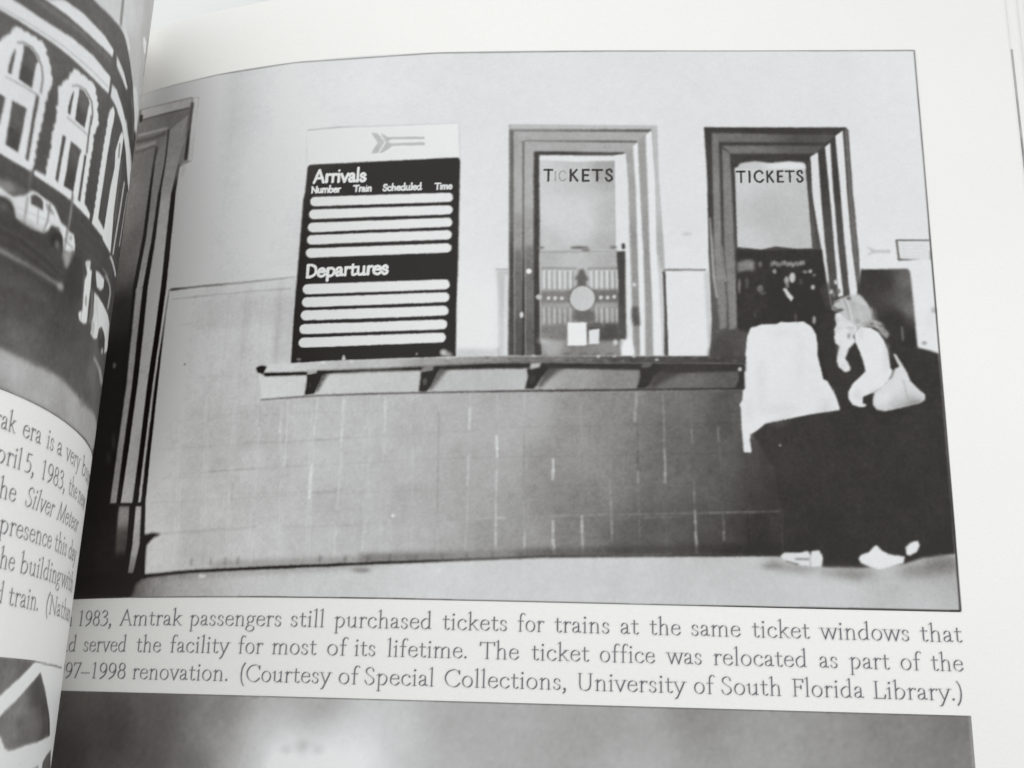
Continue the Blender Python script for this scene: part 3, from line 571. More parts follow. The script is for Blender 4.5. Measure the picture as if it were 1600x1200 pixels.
(None,143.71968699301001,'-1327 -1671 -1 -43 4 0 1 43',0.135,0.89),
(None,144.99982052926214,'-1328 -1706 0 -42 4 0 0 42',0.135,0.8),
(None,135.675444173273,'-1327 -1740 -1 -34 4 0 2 34',0.135,0.72),
(None,149.50465742009868,'-1321 -1929 3 -53 5 0 -3 53',0.135,0.88),
(None,150.6810862872039,'-1319 -1972 3 -53 5 1 -3 52',0.135,0.76),
(None,158.37388961870096,'-1316 -2014 1 -42 5 0 -1 42',0.135,0.82),
(None,159.77422509268126,'-1316 -2056 2 -49 7 1 -2 48',0.135,0.68),
(None,150.58722331876757,'-1315 -2095 2 -48 7 0 -2 48',0.135,0.84),
(None,151.71041848262198,'-1314 -2134 2 -38 5 0 -2 39',0.135,0.6),
(None,158.28729984562895,'-1219 -1565 -1 -47 11 0 1 47',0.135,0.9),
(None,170.73381031590122,'-1218 -1602 -2 -38 9 0 1 37',0.135,0.73),
(None,171.61259727409785,'-1223 -1640 -2 -53 11 0 3 53',0.135,0.7),
(None,101.02031812505678,'-1210 -1693 -1 -49 4 0 0 49',0.135,0.84),
(None,104.67255833060264,'-1210 -1732 0 -50 3 0 1 50',0.135,0.75),
(None,102.79885429002323,'-1210 -1772 0 -49 4 1 -1 48',0.135,0.6),
(None,93.16388168745937,'-1210 -1811 0 -49 5 1 -1 48',0.135,0.77),
(None,92.80110484723647,'-1210 -1850 1 -39 4 1 -1 38',0.135,0.71),
(None,169.400279688448,'-1212 -1889 1 -51 8 0 -1 52',0.135,0.6),
(None,126.4706169158074,'-1206 -1978 0 -45 3 0 1 45',0.135,0.59),
(None,127.814173003202,'-1206 -2014 0 -44 4 0 0 44',0.135,0.51),
(None,126.55528507755764,'-1204 -2049 0 -44 4 0 -1 44',0.135,0.65),
(None,123.4159705131269,'-1204 -2084 0 -44 4 0 0 44',0.135,0.67),
(None,116.4905878162949,'-1205 -2120 1 -34 6 0 -1 35',0.135,0.93),
(None,133.8378445053363,'-1110 -1564 1 -48 6 0 -1 49',0.135,0.68),
(None,141.0930385259386,'-1108 -1603 2 -49 4 1 -2 49',0.135,0.88),
(None,138.11184522467798,'-1108 -1642 1 -48 6 0 -1 48',0.135,0.93),
(None,142.23830059544403,'-1107 -1680 1 -49 5 0 -1 49',0.135,0.84),
(None,140.55783664701002,'-1105 -1719 -1 -48 5 0 1 48',0.135,0.81),
(None,136.77088884558154,'-1106 -1758 1 -38 4 0 -1 38',0.135,0.9),
(None,187.2359634389766,'-1109 -1796 4 -58 10 2 -4 57',0.135,0.51),
(None,184.8897911946184,'-1104 -1853 -1 -53 7 0 1 53',0.135,0.69),
(None,181.63225082893297,'-1105 -1895 0 -43 7 0 1 43',0.135,0.67),
(None,97.28760544641699,'-1101 -1950 0 -48 3 0 0 48',0.135,0.54),
(None,99.31071837028574,'-1102 -1989 0 -47 4 0 0 47',0.135,0.79),
(None,96.67614318335006,'-1101 -2027 -1 -47 4 0 1 47',0.135,0.8),
(None,97.07511630164296,'-1102 -2065 0 -47 5 0 0 48',0.135,0.56),
(None,105.63023256420593,'-1101 -2102 1 -47 3 0 -1 47',0.135,0.51),
(None,102.97877413988219,'-1102 -2140 0 -37 4 0 0 37',0.135,0.88),
(None,140.5625565872173,'-998 -1716 1 -60 6 0 0 61',0.135,0.83),
(None,102.09914133575204,'-993 -1794 0 -48 4 0 -1 48',0.135,0.75),
(None,88.82042968942405,'-993 -1833 -1 -48 4 0 2 48',0.135,0.85),
(None,101.68883628575341,'-994 -1872 1 -38 5 0 -1 39',0.135,0.93),
(None,139.53347070989108,'-992 -1923 1 -56 5 1 -1 55',0.135,0.68),
(None,144.72012657282627,'-992 -1968 1 -44 5 0 0 45',0.135,0.85),
(None,182.14157264772774,'-991 -2042 1 -52 7 0 0 52',0.135,0.6),
(None,179.04350122802103,'-989 -2084 0 -41 8 1 0 41',0.135,0.53),
(None,174.0139961083042,'-991 -2125 3 -56 10 1 -4 56',0.135,0.85),
(None,174.91795395545813,'-988 -2170 0 -44 10 0 0 45',0.135,0.75),
(None,139.70689164372462,'-894 -1706 1 -60 8 0 0 60',0.135,0.66),
(None,101.64682918834761,'-888 -1766 1 -44 4 1 -1 43',0.135,0.86),
(None,96.56394704290885,'-887 -1801 2 -43 4 1 -1 43',0.135,0.78),
(None,98.96282931163982,'-886 -1835 0 -35 4 1 0 34',0.135,0.59),
(None,115.49251477121607,'-880 -2048 0 -46 7 0 -1 47',0.135,0.52),
(None,120.34143983038503,'-879 -2085 -1 -47 6 0 0 47',0.135,0.74),
(None,124.8755883892161,'-881 -2123 -1 -37 8 0 1 38',0.135,0.92),
(None,155.06221729859465,'-1757 -2090 47 2 0 5 -47 -2',0.135,0.5),
(None,155.16042179175912,'-1719 -2088 45 2 0 4 -45 -2',0.135,0.76),
(None,154.2945751299359,'-1684 -2086 45 2 0 4 -45 -2',0.135,0.63),
(None,157.427256738982,'-1646 -2086 44 3 0 5 -44 -2',0.135,0.59),
(None,160.42671263512415,'-1611 -2084 36 2 0 6 -37 -2',0.135,0.6),
(None,156.69698363798082,'-1576 -2082 45 2 0 6 -45 -2',0.135,0.93),
(None,158.50753236463856,'-1538 -2080 44 2 0 6 -44 -2',0.135,0.75),
(None,152.5125244262031,'-1504 -2078 45 2 0 5 -45 -3',0.135,0.76),
(None,149.59732862554944,'-1468 -2076 44 2 0 5 -44 -3',0.135,0.57),
(None,154.32986756327094,'-1433 -2075 47 3 -1 4 -46 -2',0.135,0.62),
(None,151.97690957737808,'-1396 -2073 44 3 0 4 -44 -2',0.135,0.61),
(None,151.8358199414888,'-1362 -2072 37 2 0 6 -37 -1',0.135,0.87),
(None,119.39503380995457,'-1374 -2072 42 1 0 5 -42 -2',0.135,0.57),
(None,126.30243614803044,'-1340 -2072 42 2 0 6 -42 -2',0.135,0.75),
(None,133.94431206961022,'-1308 -2070 44 2 0 4 -44 -1',0.135,0.59),
(None,134.2156092813017,'-1272 -2069 42 2 0 6 -43 -2',0.135,0.61),
(None,134.08106264916736,'-1240 -2067 44 2 0 4 -44 -1',0.135,0.87),
(None,132.85964275801487,'-1204 -2066 40 1 0 7 -40 -2',0.135,0.57),
(None,132.57414219925113,'-1172 -2064 44 2 0 4 -44 -2',0.135,0.52),
(None,132.63363191601817,'-1137 -2064 42 2 0 6 -43 -2',0.135,0.69),
(None,129.2243540318508,'-1102 -2062 40 2 0 5 -41 -1',0.135,0.63),
(None,131.1290370378365,'-1069 -2060 42 2 0 4 -42 -2',0.135,0.53),
(None,125.98023890026661,'-1035 -2059 33 1 0 6 -33 -2',0.135,0.74),
(None,122.24239757950737,'-1001 -2057 44 2 0 4 -44 -2',0.135,0.58),
(None,127.31315158260279,'-968 -2056 45 2 0 5 -45 -2',0.135,0.67),
(None,134.08875850632603,'-932 -2055 43 2 0 5 -43 -1',0.135,0.78),
(None,123.22109877169957,'-898 -2053 42 2 0 5 -42 -2',0.135,0.8),
(None,129.83628279044694,'-864 -2052 43 2 0 5 -43 -2',0.135,0.9),
(None,121.2860221363094,'-829 -2050 43 2 0 5 -43 -2',0.135,0.53),
(None,121.08186819256723,'-796 -2049 44 1 0 6 -44 -1',0.135,0.87),
(None,119.90447865140187,'-761 -2048 45 2 0 6 -45 -2',0.135,0.54),
(None,122.38040363936098,'-727 -2046 45 2 0 5 -45 -2',0.135,0.67),
(None,120.89543806523734,'-691 -2045 33 1 0 7 -33 -2',0.135,0.87),
(None,122.25902775718224,'-1549 -2093 46 2 0 3 -46 -2',0.135,0.82),
(None,125.63751836537332,'-1512 -2092 47 2 0 4 -47 -2',0.135,0.72),
(None,117.80060400683828,'-1474 -2090 46 2 0 4 -46 -2',0.135,0.84),
(None,118.7403749367828,'-1438 -2089 48 2 -1 5 -47 -2',0.135,0.52),
(None,117.80775497168968,'-1400 -2087 48 2 0 4 -48 -2',0.135,0.58),
(None,125.15239324003633,'-1363 -2086 39 2 0 4 -39 -2',0.135,0.5),
(None,125.26435960236465,'-1324 -2084 41 1 0 5 -41 -1',0.135,0.83),
(None,123.60442525007058,'-1290 -2082 42 1 0 4 -43 -1',0.135,0.57),
(None,116.85047991423954,'-1256 -2082 42 2 0 5 -42 -1',0.135,0.58),
(None,114.42862006000281,'-1223 -2080 45 2 0 4 -45 -2',0.135,0.87),
(None,124.65402590961384,'-1188 -2079 43 1 0 6 -43 -2',0.135,0.92),
(None,114.70431346941574,'-1154 -2077 43 1 0 5 -43 -2',0.135,0.82),
(None,122.98595809743209,'-1120 -2076 44 2 0 4 -44 -1',0.135,0.93),
(None,111.18265706766186,'-1085 -2074 33 1 0 4 -33 -1',0.135,0.78),
(None,43.10372738743468,'-786 -2046 2 -41 5 1 -1 41',0.135,0.53),
(None,49.92619731196389,'-785 -2079 2 -41 5 0 -2 42',0.135,0.5),
(None,43.246557384751675,'-784 -2112 0 -41 6 1 0 40',0.135,0.78),
(None,36.565948817061134,'-782 -2144 1 -41 4 0 -1 41',0.135,0.77),
(None,35.23120228419137,'-782 -2177 0 -33 6 0 0 33',0.135,0.58),
(None,194.74446967044932,'-1877 -2097 48 3 0 4 -49 -3',0.135,0.52),
(None,196.0293978515499,'-1838 -2095 47 3 0 4 -47 -3',0.135,0.8),
(None,191.8752463841949,'-1801 -2093 47 2 0 5 -47 -3',0.135,0.52),
(None,191.4752900968457,'-1762 -2092 36 2 -1 6 -36 -2',0.135,0.85),
(None,'-7','-2346 -1706 -3 -5 -9 -3 -10 0 -7 5 -1 7 7 4 10 1 9 -3',0.385,1.0),
(None,'+8','-2892 -2075 -4 -5 -9 -2 -11 1 -8 4 -1 5 7 4 11 1 10 -3',0.385,1.0),
(None,'+10','-884 -1992 -4 -6 -11 -2 -12 0 -7 4 0 6 8 4 12 0 10 -2',0.385,1.0),
(None,'-7','-2240 -1745 -5 -7 -12 -4 -15 1 -10 6 0 8 9 5 14 2 13 -4',0.385,1.0),
(None,'+10','-1074 -1886 -3 -7 -7 -4 -7 1 -5 6 0 8 5 6 7 2 7 -4',0.385,1.0),
(None,'+10','-1912 -2121 -3 -6 -9 -3 -9 1 -7 5 0 6 6 4 10 2 8 -3',0.385,1.0),
(None,'-7','-1903 -1820 -4 -6 -12 -4 -13 1 -10 5 0 7 9 6 13 1 12 -4',0.385,1.0),
(None,'-7','-2924 -1859 -2 -7 -7 -4 -9 2 -7 6 -1 8 6 6 8 1 8 -5',0.385,1.0),
(None,'+10','-1985 -2051 -3 -5 -7 -2 -8 0 -6 4 0 5 5 4 9 1 7 -2',0.385,1.0),
(None,'+8','-2360 -2029 -2 -4 -8 -2 -8 1 -6 3 0 4 6 3 8 1 7 -2',0.385,1.0),
(None,'-9','-2733 -2133 -3 -4 -10 -2 -12 1 -8 3 -1 5 7 3 12 1 11 -3',0.385,1.0),
(None,'-7','-829 -2088 -4 -8 -11 -4 -12 1 -7 7 0 8 8 7 12 1 10 -4',0.385,1.0),
(None,'+8','-2496 -1972 -4 -5 -12 -2 -15 1 -9 4 0 4 8 4 14 1 13 -3',0.385,1.0),
(None,'+8','-2620 -1671 -2 -8 -6 -4 -7 1 -6 8 -1 8 5 7 7 1 7 -4',0.385,1.0),
(None,'+8','-2165 -1976 -3 -4 -7 -2 -8 0 -5 3 -1 4 5 3 8 1 8 -2',0.385,1.0),
(None,'+8','-2489 -1828 -3 -9 -10 -5 -13 2 -8 8 -1 9 8 7 11 1 11 -5',0.385,1.0),
(None,'+10','-2849 -1891 -4 -9 -13 -5 -15 2 -11 8 -1 11 9 7 15 1 14 -5',0.385,1.0),
(None,'-9','-1746 -1827 -3 -8 -9 -5 -11 2 -7 6 0 9 6 7 11 2 9 -5',0.385,1.0),
(None,'-9','-2630 -1924 -3 -6 -9 -4 -10 2 -8 5 0 7 6 6 10 1 10 -4',0.385,1.0),
(None,'+10','-2166 -1672 -3 -8 -9 -4 -12 1 -7 7 -1 9 7 7 11 1 10 -5',0.385,1.0),
(None,'-7','-1636 -1826 -2 -7 -6 -4 -6 1 -5 6 0 8 4 6 7 1 5 -4',0.385,1.0),
(None,'-9','-1435 -2142 -3 -4 -8 -3 -11 -1 -11 1 -8 3 -3 4 3 4 8 2 11 2 11 -1 8 -3',0.385,1.0),
(None,'-7','-1709 -1656 -4 -3 -11 -2 -13 0 -8 3 0 4 8 3 13 1 11 -2',0.385,1.0),
(None,'-7','-2202 -2110 -2 -4 -5 -2 -7 1 -4 3 -1 4 5 3 6 1 6 -2',0.385,1.0),
(None,'-7','-2604 -1954 -2 -8 -6 -4 -6 1 -6 7 0 8 4 7 6 1 6 -4',0.385,1.0),
(None,'+10','-1620 -2022 -4 -6 -9 -3 -11 1 -8 4 0 7 7 5 11 1 10 -3',0.385,1.0),
(None,110,'-3156 -1416 0 -3 -4 -1 -3 0 -3 3 0 3 2 3 3 0 4 -2',0.103,1.0),
(None,215,'-2166 -2086 -2 -4 -4 -3 -5 1 -4 4 0 5 3 4 5 1 5 -3',0.103,1.0),
(None,[(-129.5,-90.8,150),(-109.2,-90.6,150),(-88.0,-89.5,120),(-71.9,-89.3,140),(-61.9,-88.7,85),(-48.0,-88.0,70),(-28.4,-87.5,48)],'-2304 -2239 72 3 72 3 71 3 71 3 71 3 63 3 62 3 62 4 63 3 62 3 62 4 63 3 62 3 62 4 62 3 61 3 62 4 69 2 68 2 68 2 69 2 68 2 68 2 68 2 68 2 -2 -44 -67 -1 -68 -2 -68 -1 -68 -2 -68 -1 -68 -2 -69 -1 -68 -2 -62 -2 -61 -2 -62 -2 -62 -2 -62 -3 -62 -2 -62 -3 -62 -4 -62 -4 -63 -4 -62 -3 -63 -4 -70 -3 -71 -4 -71 -4 -71 -3 -72 -3',0.385,0.75),
(None,140,'-2927 -2275 42 10 91 2 89 2 87 3 86 2 84 4 83 2 83 4 82 3 2 -30 -87 -4 -87 -4 -88 -4 -90 -3 -90 -4 -93 -3 -94 -3 -97 -2',0.321,0.55),
(None,95,'-3024 -2253 1 -31 9 0 -1 30',0.205,0.5),
(None,95,'-2934 -2252 0 -31 9 -1 -1 31',0.205,0.5),
(None,95,'-2870 -2252 0 -30 9 -1 -1 31',0.205,0.5),
(None,95,'-2813 -2251 0 -30 9 -1 0 30',0.205,0.5),
(None,95,'-2464 -2245 0 -27 8 -1 0 27',0.205,0.5),
(None,95,'-2359 -2242 -1 -27 8 -1 0 27',0.205,0.5),
(None,95,'-2269 -2240 -1 -26 8 -1 1 27',0.205,0.5),
(None,95,'-2179 -2237 -1 -26 8 -1 1 27',0.205,0.5),
(None,95,'-2077 -2233 -1 -26 7 -1 1 26',0.205,0.5),
(None,95,'-1976 -2230 -1 -25 7 0 2 25',0.205,0.5),
(None,95,'-1876 -2226 -1 -24 7 -1 2 25',0.205,0.5),
(None,95,'-1776 -2222 -1 -24 7 -1 2 24',0.205,0.5),
(None,95,'-1663 -2218 -2 -23 7 -1 2 24',0.205,0.5),
(None,95,'-1440 -2208 -2 -23 8 -1 2 23',0.205,0.5),
(None,95,'-1328 -2204 -3 -22 8 0 2 22',0.205,0.5),
('station_floor',[(-132.9,-94.4,60),(-127.6,-95.0,150),(-120.2,-94.6,172),(-108.9,-93.6,190),(-98.0,-94.5,197),(-77.7,-93.2,207),(-57.9,-91.3,203),(-57.9,-95.2,208),(-38.2,-90.9,190),(-38.3,-94.8,208),(-19.0,-94.3,212),(-18.9,-91.4,196),(-4.7,-94.0,214),(-2.5,-90.1,150),(-9.2,-91.2,180),(-48.0,-90.1,206),(-144.5,-95.8,26),(-135.5,-95.4,40)],'-3882 -2418 -20 75 140 -1 123 1 112 1 103 3 96 3 85 14 118 6 113 6 74 2 72 3 71 3 69 3 69 3 67 2 67 3 66 3 65 3 66 3 64 4 64 3 63 3 63 4 64 3 62 3 63 4 62 4 63 4 62 3 62 4 62 4 62 2 62 3 62 2 62 3 61 3 62 2 68 2 67 1 68 2 68 1 67 2 67 1 67 1 67 2 82 2 83 2 81 1 82 2 81 1 81 2 81 2 81 1 10 1 -1 -71 -1 -69 0 -69 -59 -1 -59 0 -60 0 -59 0 -59 -1 -60 0 -60 -1 -60 0 -60 0 -60 0 -60 0 -60 0 -60 0 -60 0 -60 0 -61 0 -61 -1 -60 0 -61 0 -61 -1 -61 1 -61 0 -61 0 -61 0 -61 1 -62 0 -61 0 -62 0 -61 0 -62 0 -62 0 -62 0 -63 1 -62 0 -63 0 -63 1 -64 0 -64 0 -64 0 -66 1 -65 -1 -66 -1 -67 0 -68 -1 -70 0 -70 0 -72 0 -74 0 -75 0 -78 0 -80 0 -83 0 -97 -2 -103 -1 -112 -1 -120 -2',0.128,1.0),
(None,[(-129.2,-92.9,36),(-109.0,-91.9,55),(-87.9,-90.9,62),(-71.8,-89.9,90),(-57.9,-89.2,70),(-28.4,-88.4,50)],'-3253 -2333 83 7 80 6 79 6 59 2 58 2 57 3 57 3 55 2 55 2 54 2 54 3 53 3 53 2 52 2 52 3 52 3 51 3 51 3 53 2 53 3 52 3 53 3 52 3 52 3 52 3 52 3 52 3 52 3 51 3 52 4 51 1 51 1 52 2 51 1 51 2 51 1 51 2 51 1 51 2 50 1 51 2 51 1 50 1 51 2 51 2 50 1 51 1 50 2 1 10 -51 -2 -51 -1 -50 -2 -51 -1 -50 -2 -51 -1 -51 -1 -51 -2 -50 -2 -51 -1 -51 -1 -51 -2 -51 -1 -52 -2 -50 -1 -52 -2 -51 -1 -51 -1 -52 -4 -52 -3 -52 -3 -52 -3 -52 -3 -52 -3 -52 -3 -52 -3 -53 -3 -52 -3 -53 -3 -53 -2 -51 -3 -52 -3 -51 -2 -52 -3 -53 -3 -52 -2 -54 -2 -53 -2 -55 -2 -54 -2 -56 -3 -57 -2 -57 -2 -58 -2 -60 -2 -79 -5 -81 -6 -84 -5',0.154,1.0),
(None,120,'-3235 -2328 114 6 109 7 89 2 86 3 85 3 82 3 76 4 74 4 74 4 73 4 73 4 68 3 68 4 68 3 -68 -6 -68 -7 -68 -7 -72 -5 -73 -4 -74 -5 -74 -4 -76 -4 -82 -4 -84 -3 -87 -3 -102 -7 -107 -7',0.385,0.55),
(None,120,'-2248 -2301 -5 -3 -14 -4 -19 -1 -20 1 -14 3 -5 3 5 4 14 3 19 1 19 0 14 -3',0.282,0.9),
(None,225,'-2945 -2326 -3 -4 -11 -2 -12 0 -8 4 -1 4 8 4 12 0 10 -2',0.193,0.7),
('doorway',[(-145.2,-11.2,108),(-140.9,-21.5,112),(-144.6,-24.6,108),(-140.4,-34.5,105),(-143.2,-37.1,85),(-143.0,-42.8,26),(-145.7,-37.3,70),(-145.2,-58.3,18),(-143.5,-76.0,20),(-145.1,-92.5,26),(-141.1,-54.1,18),(-139.7,-79.6,22),(-135.4,-87.4,32),(-133.1,-93.4,30),(-135.0,-13.4,112),(-140.4,-8.9,100)],'-3882 -2418 -52 191 -54 199 -56 205 -59 214 -59 221 -61 229 -61 237 -62 245 65 77 66 76 67 74 68 73 69 72 68 72 67 71 64 73 196 12 114 -9 105 -4 100 -1 46 -9 -5 -160 2 -86 2 -85 -70 -20 -2 -123 6 -97 5 -96 5 -95 5 -93 2 -77 2 -76 2 -76 2 -75 1 -79 0 -78 1 -78 1 -72 1 -72 1 -70 0 -71 3 -84 2 -83 2 -82 7 -81 7 -81 13 -66 13 -66 -34 -16 -89 -23 -94 -23 -168 -28 -120 -4',0.154,1.0),
(None,150,'-3615 -84 113 -8 106 -3 100 0 3 -54 -141 3 -167 3',0.154,1.0),
(None,[(-131.1,-4.9,178),(-130.1,-17.0,172)],'-3289 -93 38 -7 -1 -160 2 -87 2 -85 -26 4 -6 87 -6 87',0.18,1.0),
(None,128,'-3614 -84 89 -6 84 -4 145 -1 -2 7 -146 2 -84 3 -89 6',0.128,1.0),
(None,72,'-3598 -149 86 -3 80 -2 134 1 -4 11 -134 0 -81 1 -86 3',0.154,1.0),
(None,28,'-3619 -111 23 -6 -2 -37 -19 5',0.128,1.0),
(None,[(-135.8,-7.9,96),(-140.4,-8.9,102),(-142.8,-9.7,98)],'-3599 -150 106 -5 99 -1 95 1 5 -147 -120 70 -199 6',0.193,1.0),
(None,[(-131.5,-6.1,72),(-131.8,-15.4,40)],'-3299 -117 3 -118 -1 -91 -1 -90 16 -4 1 90 0 90 1 117',0.154,1.0),
(None,[(-132.9,-17.8,95),(-132.9,-23.0,30),(-134.9,-82.0,20)],'-3333 -429 -8 -70 -9 -69 1 -65 1 -64 0 -63 1 -63 1 -73 2 -73 1 -71 -1 -71 -1 -71 -1 -70 -2 -59 -1 -59 -2 -59 -1 -58 0 -61 0 -61 0 -61 0 -60 1 -59 0 -59 0 -59 0 -59 0 -58 25 -3 0 58 0 58 0 59 0 59 0 59 0 60 0 60 -1 61 0 61 3 58 2 58 3 59 2 59 1 70 1 70 2 71 -2 71 -1 73 -1 73 -1 63 -2 63 -2 64 -2 64 4 70 3 72',0.116,1.0),
(None,[(-131.4,-18.1,150),(-132.3,-23.1,166)],'-3310 -434 28 8 -1 -155 0 -85 -1 -84 0 -84 -13 84 -13 84 -12 85',0.167,0.7),
(None,135,'-3610 -230 103 -4 92 -1 -7 15 -92 0 -103 6',0.154,1.0),
(None,76,'-3617 -264 116 -7 79 10 -9 17 -78 -9 -116 8',0.18,1.0),
(None,128,'-3615 -298 70 -3 65 5 -10 18 -64 -5 -70 4',0.154,1.0),
(None,80,'-3617 -317 73 -1 61 7 -5 9 -61 -6 -73 0',0.154,1.0),
(None,[(-136.7,-10.4,62),(-136.6,-18.4,38),(-137.7,-41.1,20)],'-3422 -233 3 -81 2 -79 -5 -81 -6 -81 -1 -64 -1 -64 -2 -64 -1 -63 -5 -72 -5 -72 -5 -72 2 -66 1 -66 1 -65 1 -65 1 -64 2 -64 0 -63 31 -5 -2 63 -2 63 -2 65 -2 64 -3 65 -2 66 -2 66 4 72 3 72 3 73 1 63 0 64 1 64 0 64 6 80 5 82 -2 80 -2 80',0.116,1.0),
(None,20,'-3440 -1478 1 -59 0 -58 0 -58 0 -57 1 -57 -1 -64 0 -63 0 -63 0 -62 -3 -27 22 -4 3 27 1 63 1 62 1 63 2 63 0 57 1 57 1 58 0 57 1 59',0.116,1.0),
(None,[(-139.2,-12.6,60),(-139.2,-21.8,26)],'-3485 -309 -3 -109 -2 -125 0 -76 0 -75 0 -74 20 -6 0 74 -1 76 0 76 -1 124 4 109',0.116,1.0),
(None,22,'-3490 -768 -6 -62 -5 -63 -5 -61 -6 -62 3 -63 3 -62 3 -61 2 -62 3 -60 3 -60 2 -60 20 -4 -2 60 -2 60 -2 60 -2 61 -2 61 -2 62 -2 61 4 61 5 63 4 62 4 63',0.116,1.0),
(None,[(-139.1,-12.6,118),(-138.4,-22.0,118),(-138.7,-34.7,128),(-139.0,-40.9,140),(-138.6,-59.1,132),(-138.5,-79.7,118)],'-3463 -352 43 85 5 -144 -17 -144 -1 -86 -1 -85 -1 -85 -8 -108 -8 -108 2 -77 2 -76 2 -76 2 -76 2 -74 2 -74 -1 -73 -2 -72 -1 -72 -1 -71 0 -82 0 -81 0 -81 -37 0 1 81 1 83 1 82 1 72 1 72 1 72 1 74 -3 74 -3 75 -2 75 -3 76 -3 78 -3 77 7 77 7 77 7 78 0 80 -1 81 -1 81 1 147',0.128,1.0),
(None,[(-134.5,-11.6,122),(-134.8,-17.5,132),(-135.0,-29.0,152),(-135.4,-41.4,160),(-135.2,-59.4,155),(-135.7,-79.8,146)],'-3405 -240 98 56 -3 -116 -25 -136 -15 -134 1 -86 1 -84 1 -84 3 -110 3 -108 -1 -106 0 -106 -3 -78 -3 -79 -2 -78 0 -72 0 -72 1 -71 0 -71 -2 -81 -1 -81 -2 -79 -68 3 3 80 2 81 3 82 1 71 1 71 2 72 1 73 -1 79 -2 79 -1 80 -3 106 -4 108 6 107 6 109 -1 85 -1 85 -2 86 4 81 3 82',0.128,1.0),
(None,[(-132.1,-42.5,165),(-132.5,-80.0,160)],'-3324 -574 2 -68 2 -69 1 -68 2 -67 1 -67 2 -66 2 -66 -2 -65 -1 -64 -2 -64 -1 -64 -2 -64 -1 -62 -1 -62 -1 -58 0 -58 -1 -57 0 -57 0 -56 0 -61 0 -61 0 -60 1 -59 15 -2 0 59 -1 60 -1 61 0 61 0 56 0 57 0 57 0 57 0 58 2 62 2 63 2 63 2 63 2 64 2 64 2 65 -2 66 -1 67 -2 66 -2 68 -2 67 -1 69 -2 68',0.128,1.0),
(None,[(-131.7,-44.4,90),(-132.0,-59.7,35),(-131.7,-81.1,24)],'-3295 -1054 -3 -66 -2 -66 -2 -66 -3 -65 0 -59 0 -58 1 -58 0 -62 0 -60 0 -60 1 -60 0 -59 0 -59 1 -58 0 -58 0 -58 14 -2 -1 58 -1 58 -1 58 -1 59 0 59 -1 60 -1 60 -1 61 -1 61 0 58 -1 59 0 59 2 65 1 65 2 66 2 67',0.103,1.0),
(None,[(-132.9,-23.0,28),(-134.9,-82.0,20)],'-3349 -569 1 -64 0 -64 1 -63 1 -64 2 -72 1 -73 1 -72 -1 -71 -1 -70 -1 -70 -2 -59 -1 -59 -2 -59 -1 -58 0 -62 0 -61 0 -60 1 -60 0 -60 0 -59 1 -59 0 -58 0 -58 21 -3 0 58 0 58 0 59 0 59 0 59 0 60 0 60 0 61 0 61 3 58 2 58 3 59 2 59 2 70 1 70 1 71 -1 72 -1 72 -2 73 -2 63 -1 63 -2 64 -1 65',0.09,1.0),
(None,[(-136.8,-22.3,34),(-137.7,-41.1,20)],'-3428 -555 -1 -64 -1 -64 -2 -64 -1 -63 -5 -72 -6 -72 -4 -72 1 -66 2 -66 1 -65 2 -65 2 -64 1 -64 1 -63 0 -58 0 -58 0 -58 0 -57 0 -57 -1 -64 -1 -63 -1 -63 -1 -62 22 -4 2 63 1 62 2 63 2 63 0 57 1 57 0 58 1 58 0 58 -1 63 -2 64 -2 64 -2 65 -2 64 -1 66 -2 66 3 71 3 73 3 73 1 63 0 64 1 64 0 64',0.09,1.0),
(None,26,'-3488 -544 0 -75 -2 -75 0 -74 -6 -63 -5 -62 -5 -62 -4 -61 22 -7 4 61 5 63 5 62 4 63 -1 75 -1 75 -1 76',0.09,1.0),
(None,30,'-3480 -2017 128 -6 65 2 -3 9 -64 -3 -128 7',0.103,1.0),
(None,[(-135.6,-82.0,112),(-135.4,-87.4,60),(-135.6,-90.6,30)],'-3427 -2024 61 -3 6 -80 6 -80 -6 -120 -49 1 -9 121 -5 80',0.193,1.0),
(None,[(-132.7,-82.1,150),(-132.7,-87.5,140),(-132.7,-91.8,110)],'-3334 -2028 34 -2 7 -80 7 -79 -18 -122 -28 1 5 122 -3 80',0.128,1.0),
(None,24,'-3366 -2024 28 -1 4 -82 4 -81 -4 -66 -3 -66 -17 0 0 66 0 67 -6 81',0.116,1.0),
(None,34,'-3300 -2027 17 -1 15 -122 46 4 40 -6 -38 -12 -32 -32 8 -121 -44 -10 0 85 2 53 -7 81',0.205,1.0),
(None,70,'-3553 -1381 -1 -9 -7 -5 -9 3 -6 9 -2 11 4 7 8 1 8 -7',0.154,1.0),
(None,42,'-3497 -1735 3 -21 -2 -14 -3 -5 -6 6 -7 15 -4 20 -3 20 1 15 4 5 6 -6 6 -15',0.257,1.0),
(None,40,'-3513 -1805 1 -15 -3 -10 -5 -3 -7 4 -6 11 -4 14 -1 15 2 10 6 3 6 -4 7 -11',0.385,1.0),
(None,24,'-3882 -2418 -32 118 147 -6 130 -4 116 -3 107 -1 100 -2 90 -4 -30 -13 -30 -20 -15 -57 -103 -2 -108 -1 -118 -1 -120 -2',0.385,0.9),
(None,[(-131.0,-42.4,70),(-126.8,-42.4,105),(-114.0,-42.5,145),(-106.8,-42.2,165)],'-3286 -1066 117 1 67 -1 66 -1 64 0 62 0 62 1 61 2 61 2 60 4 -2 6 -60 -2 -60 -3 -62 -1 -62 -1 -62 0 -64 1 -66 1 -68 2 -118 5',0.128,1.0),
(None,[(-130.7,-44.1,140),(-115.0,-44.4,165)],'-3277 -1108 73 -2 71 -1 69 0 75 0 73 1 72 1 83 -1 81 -1 -1 7 -81 1 -83 1 -72 -1 -73 -1 -76 0 -69 1 -71 1 -73 1',0.154,1.0),
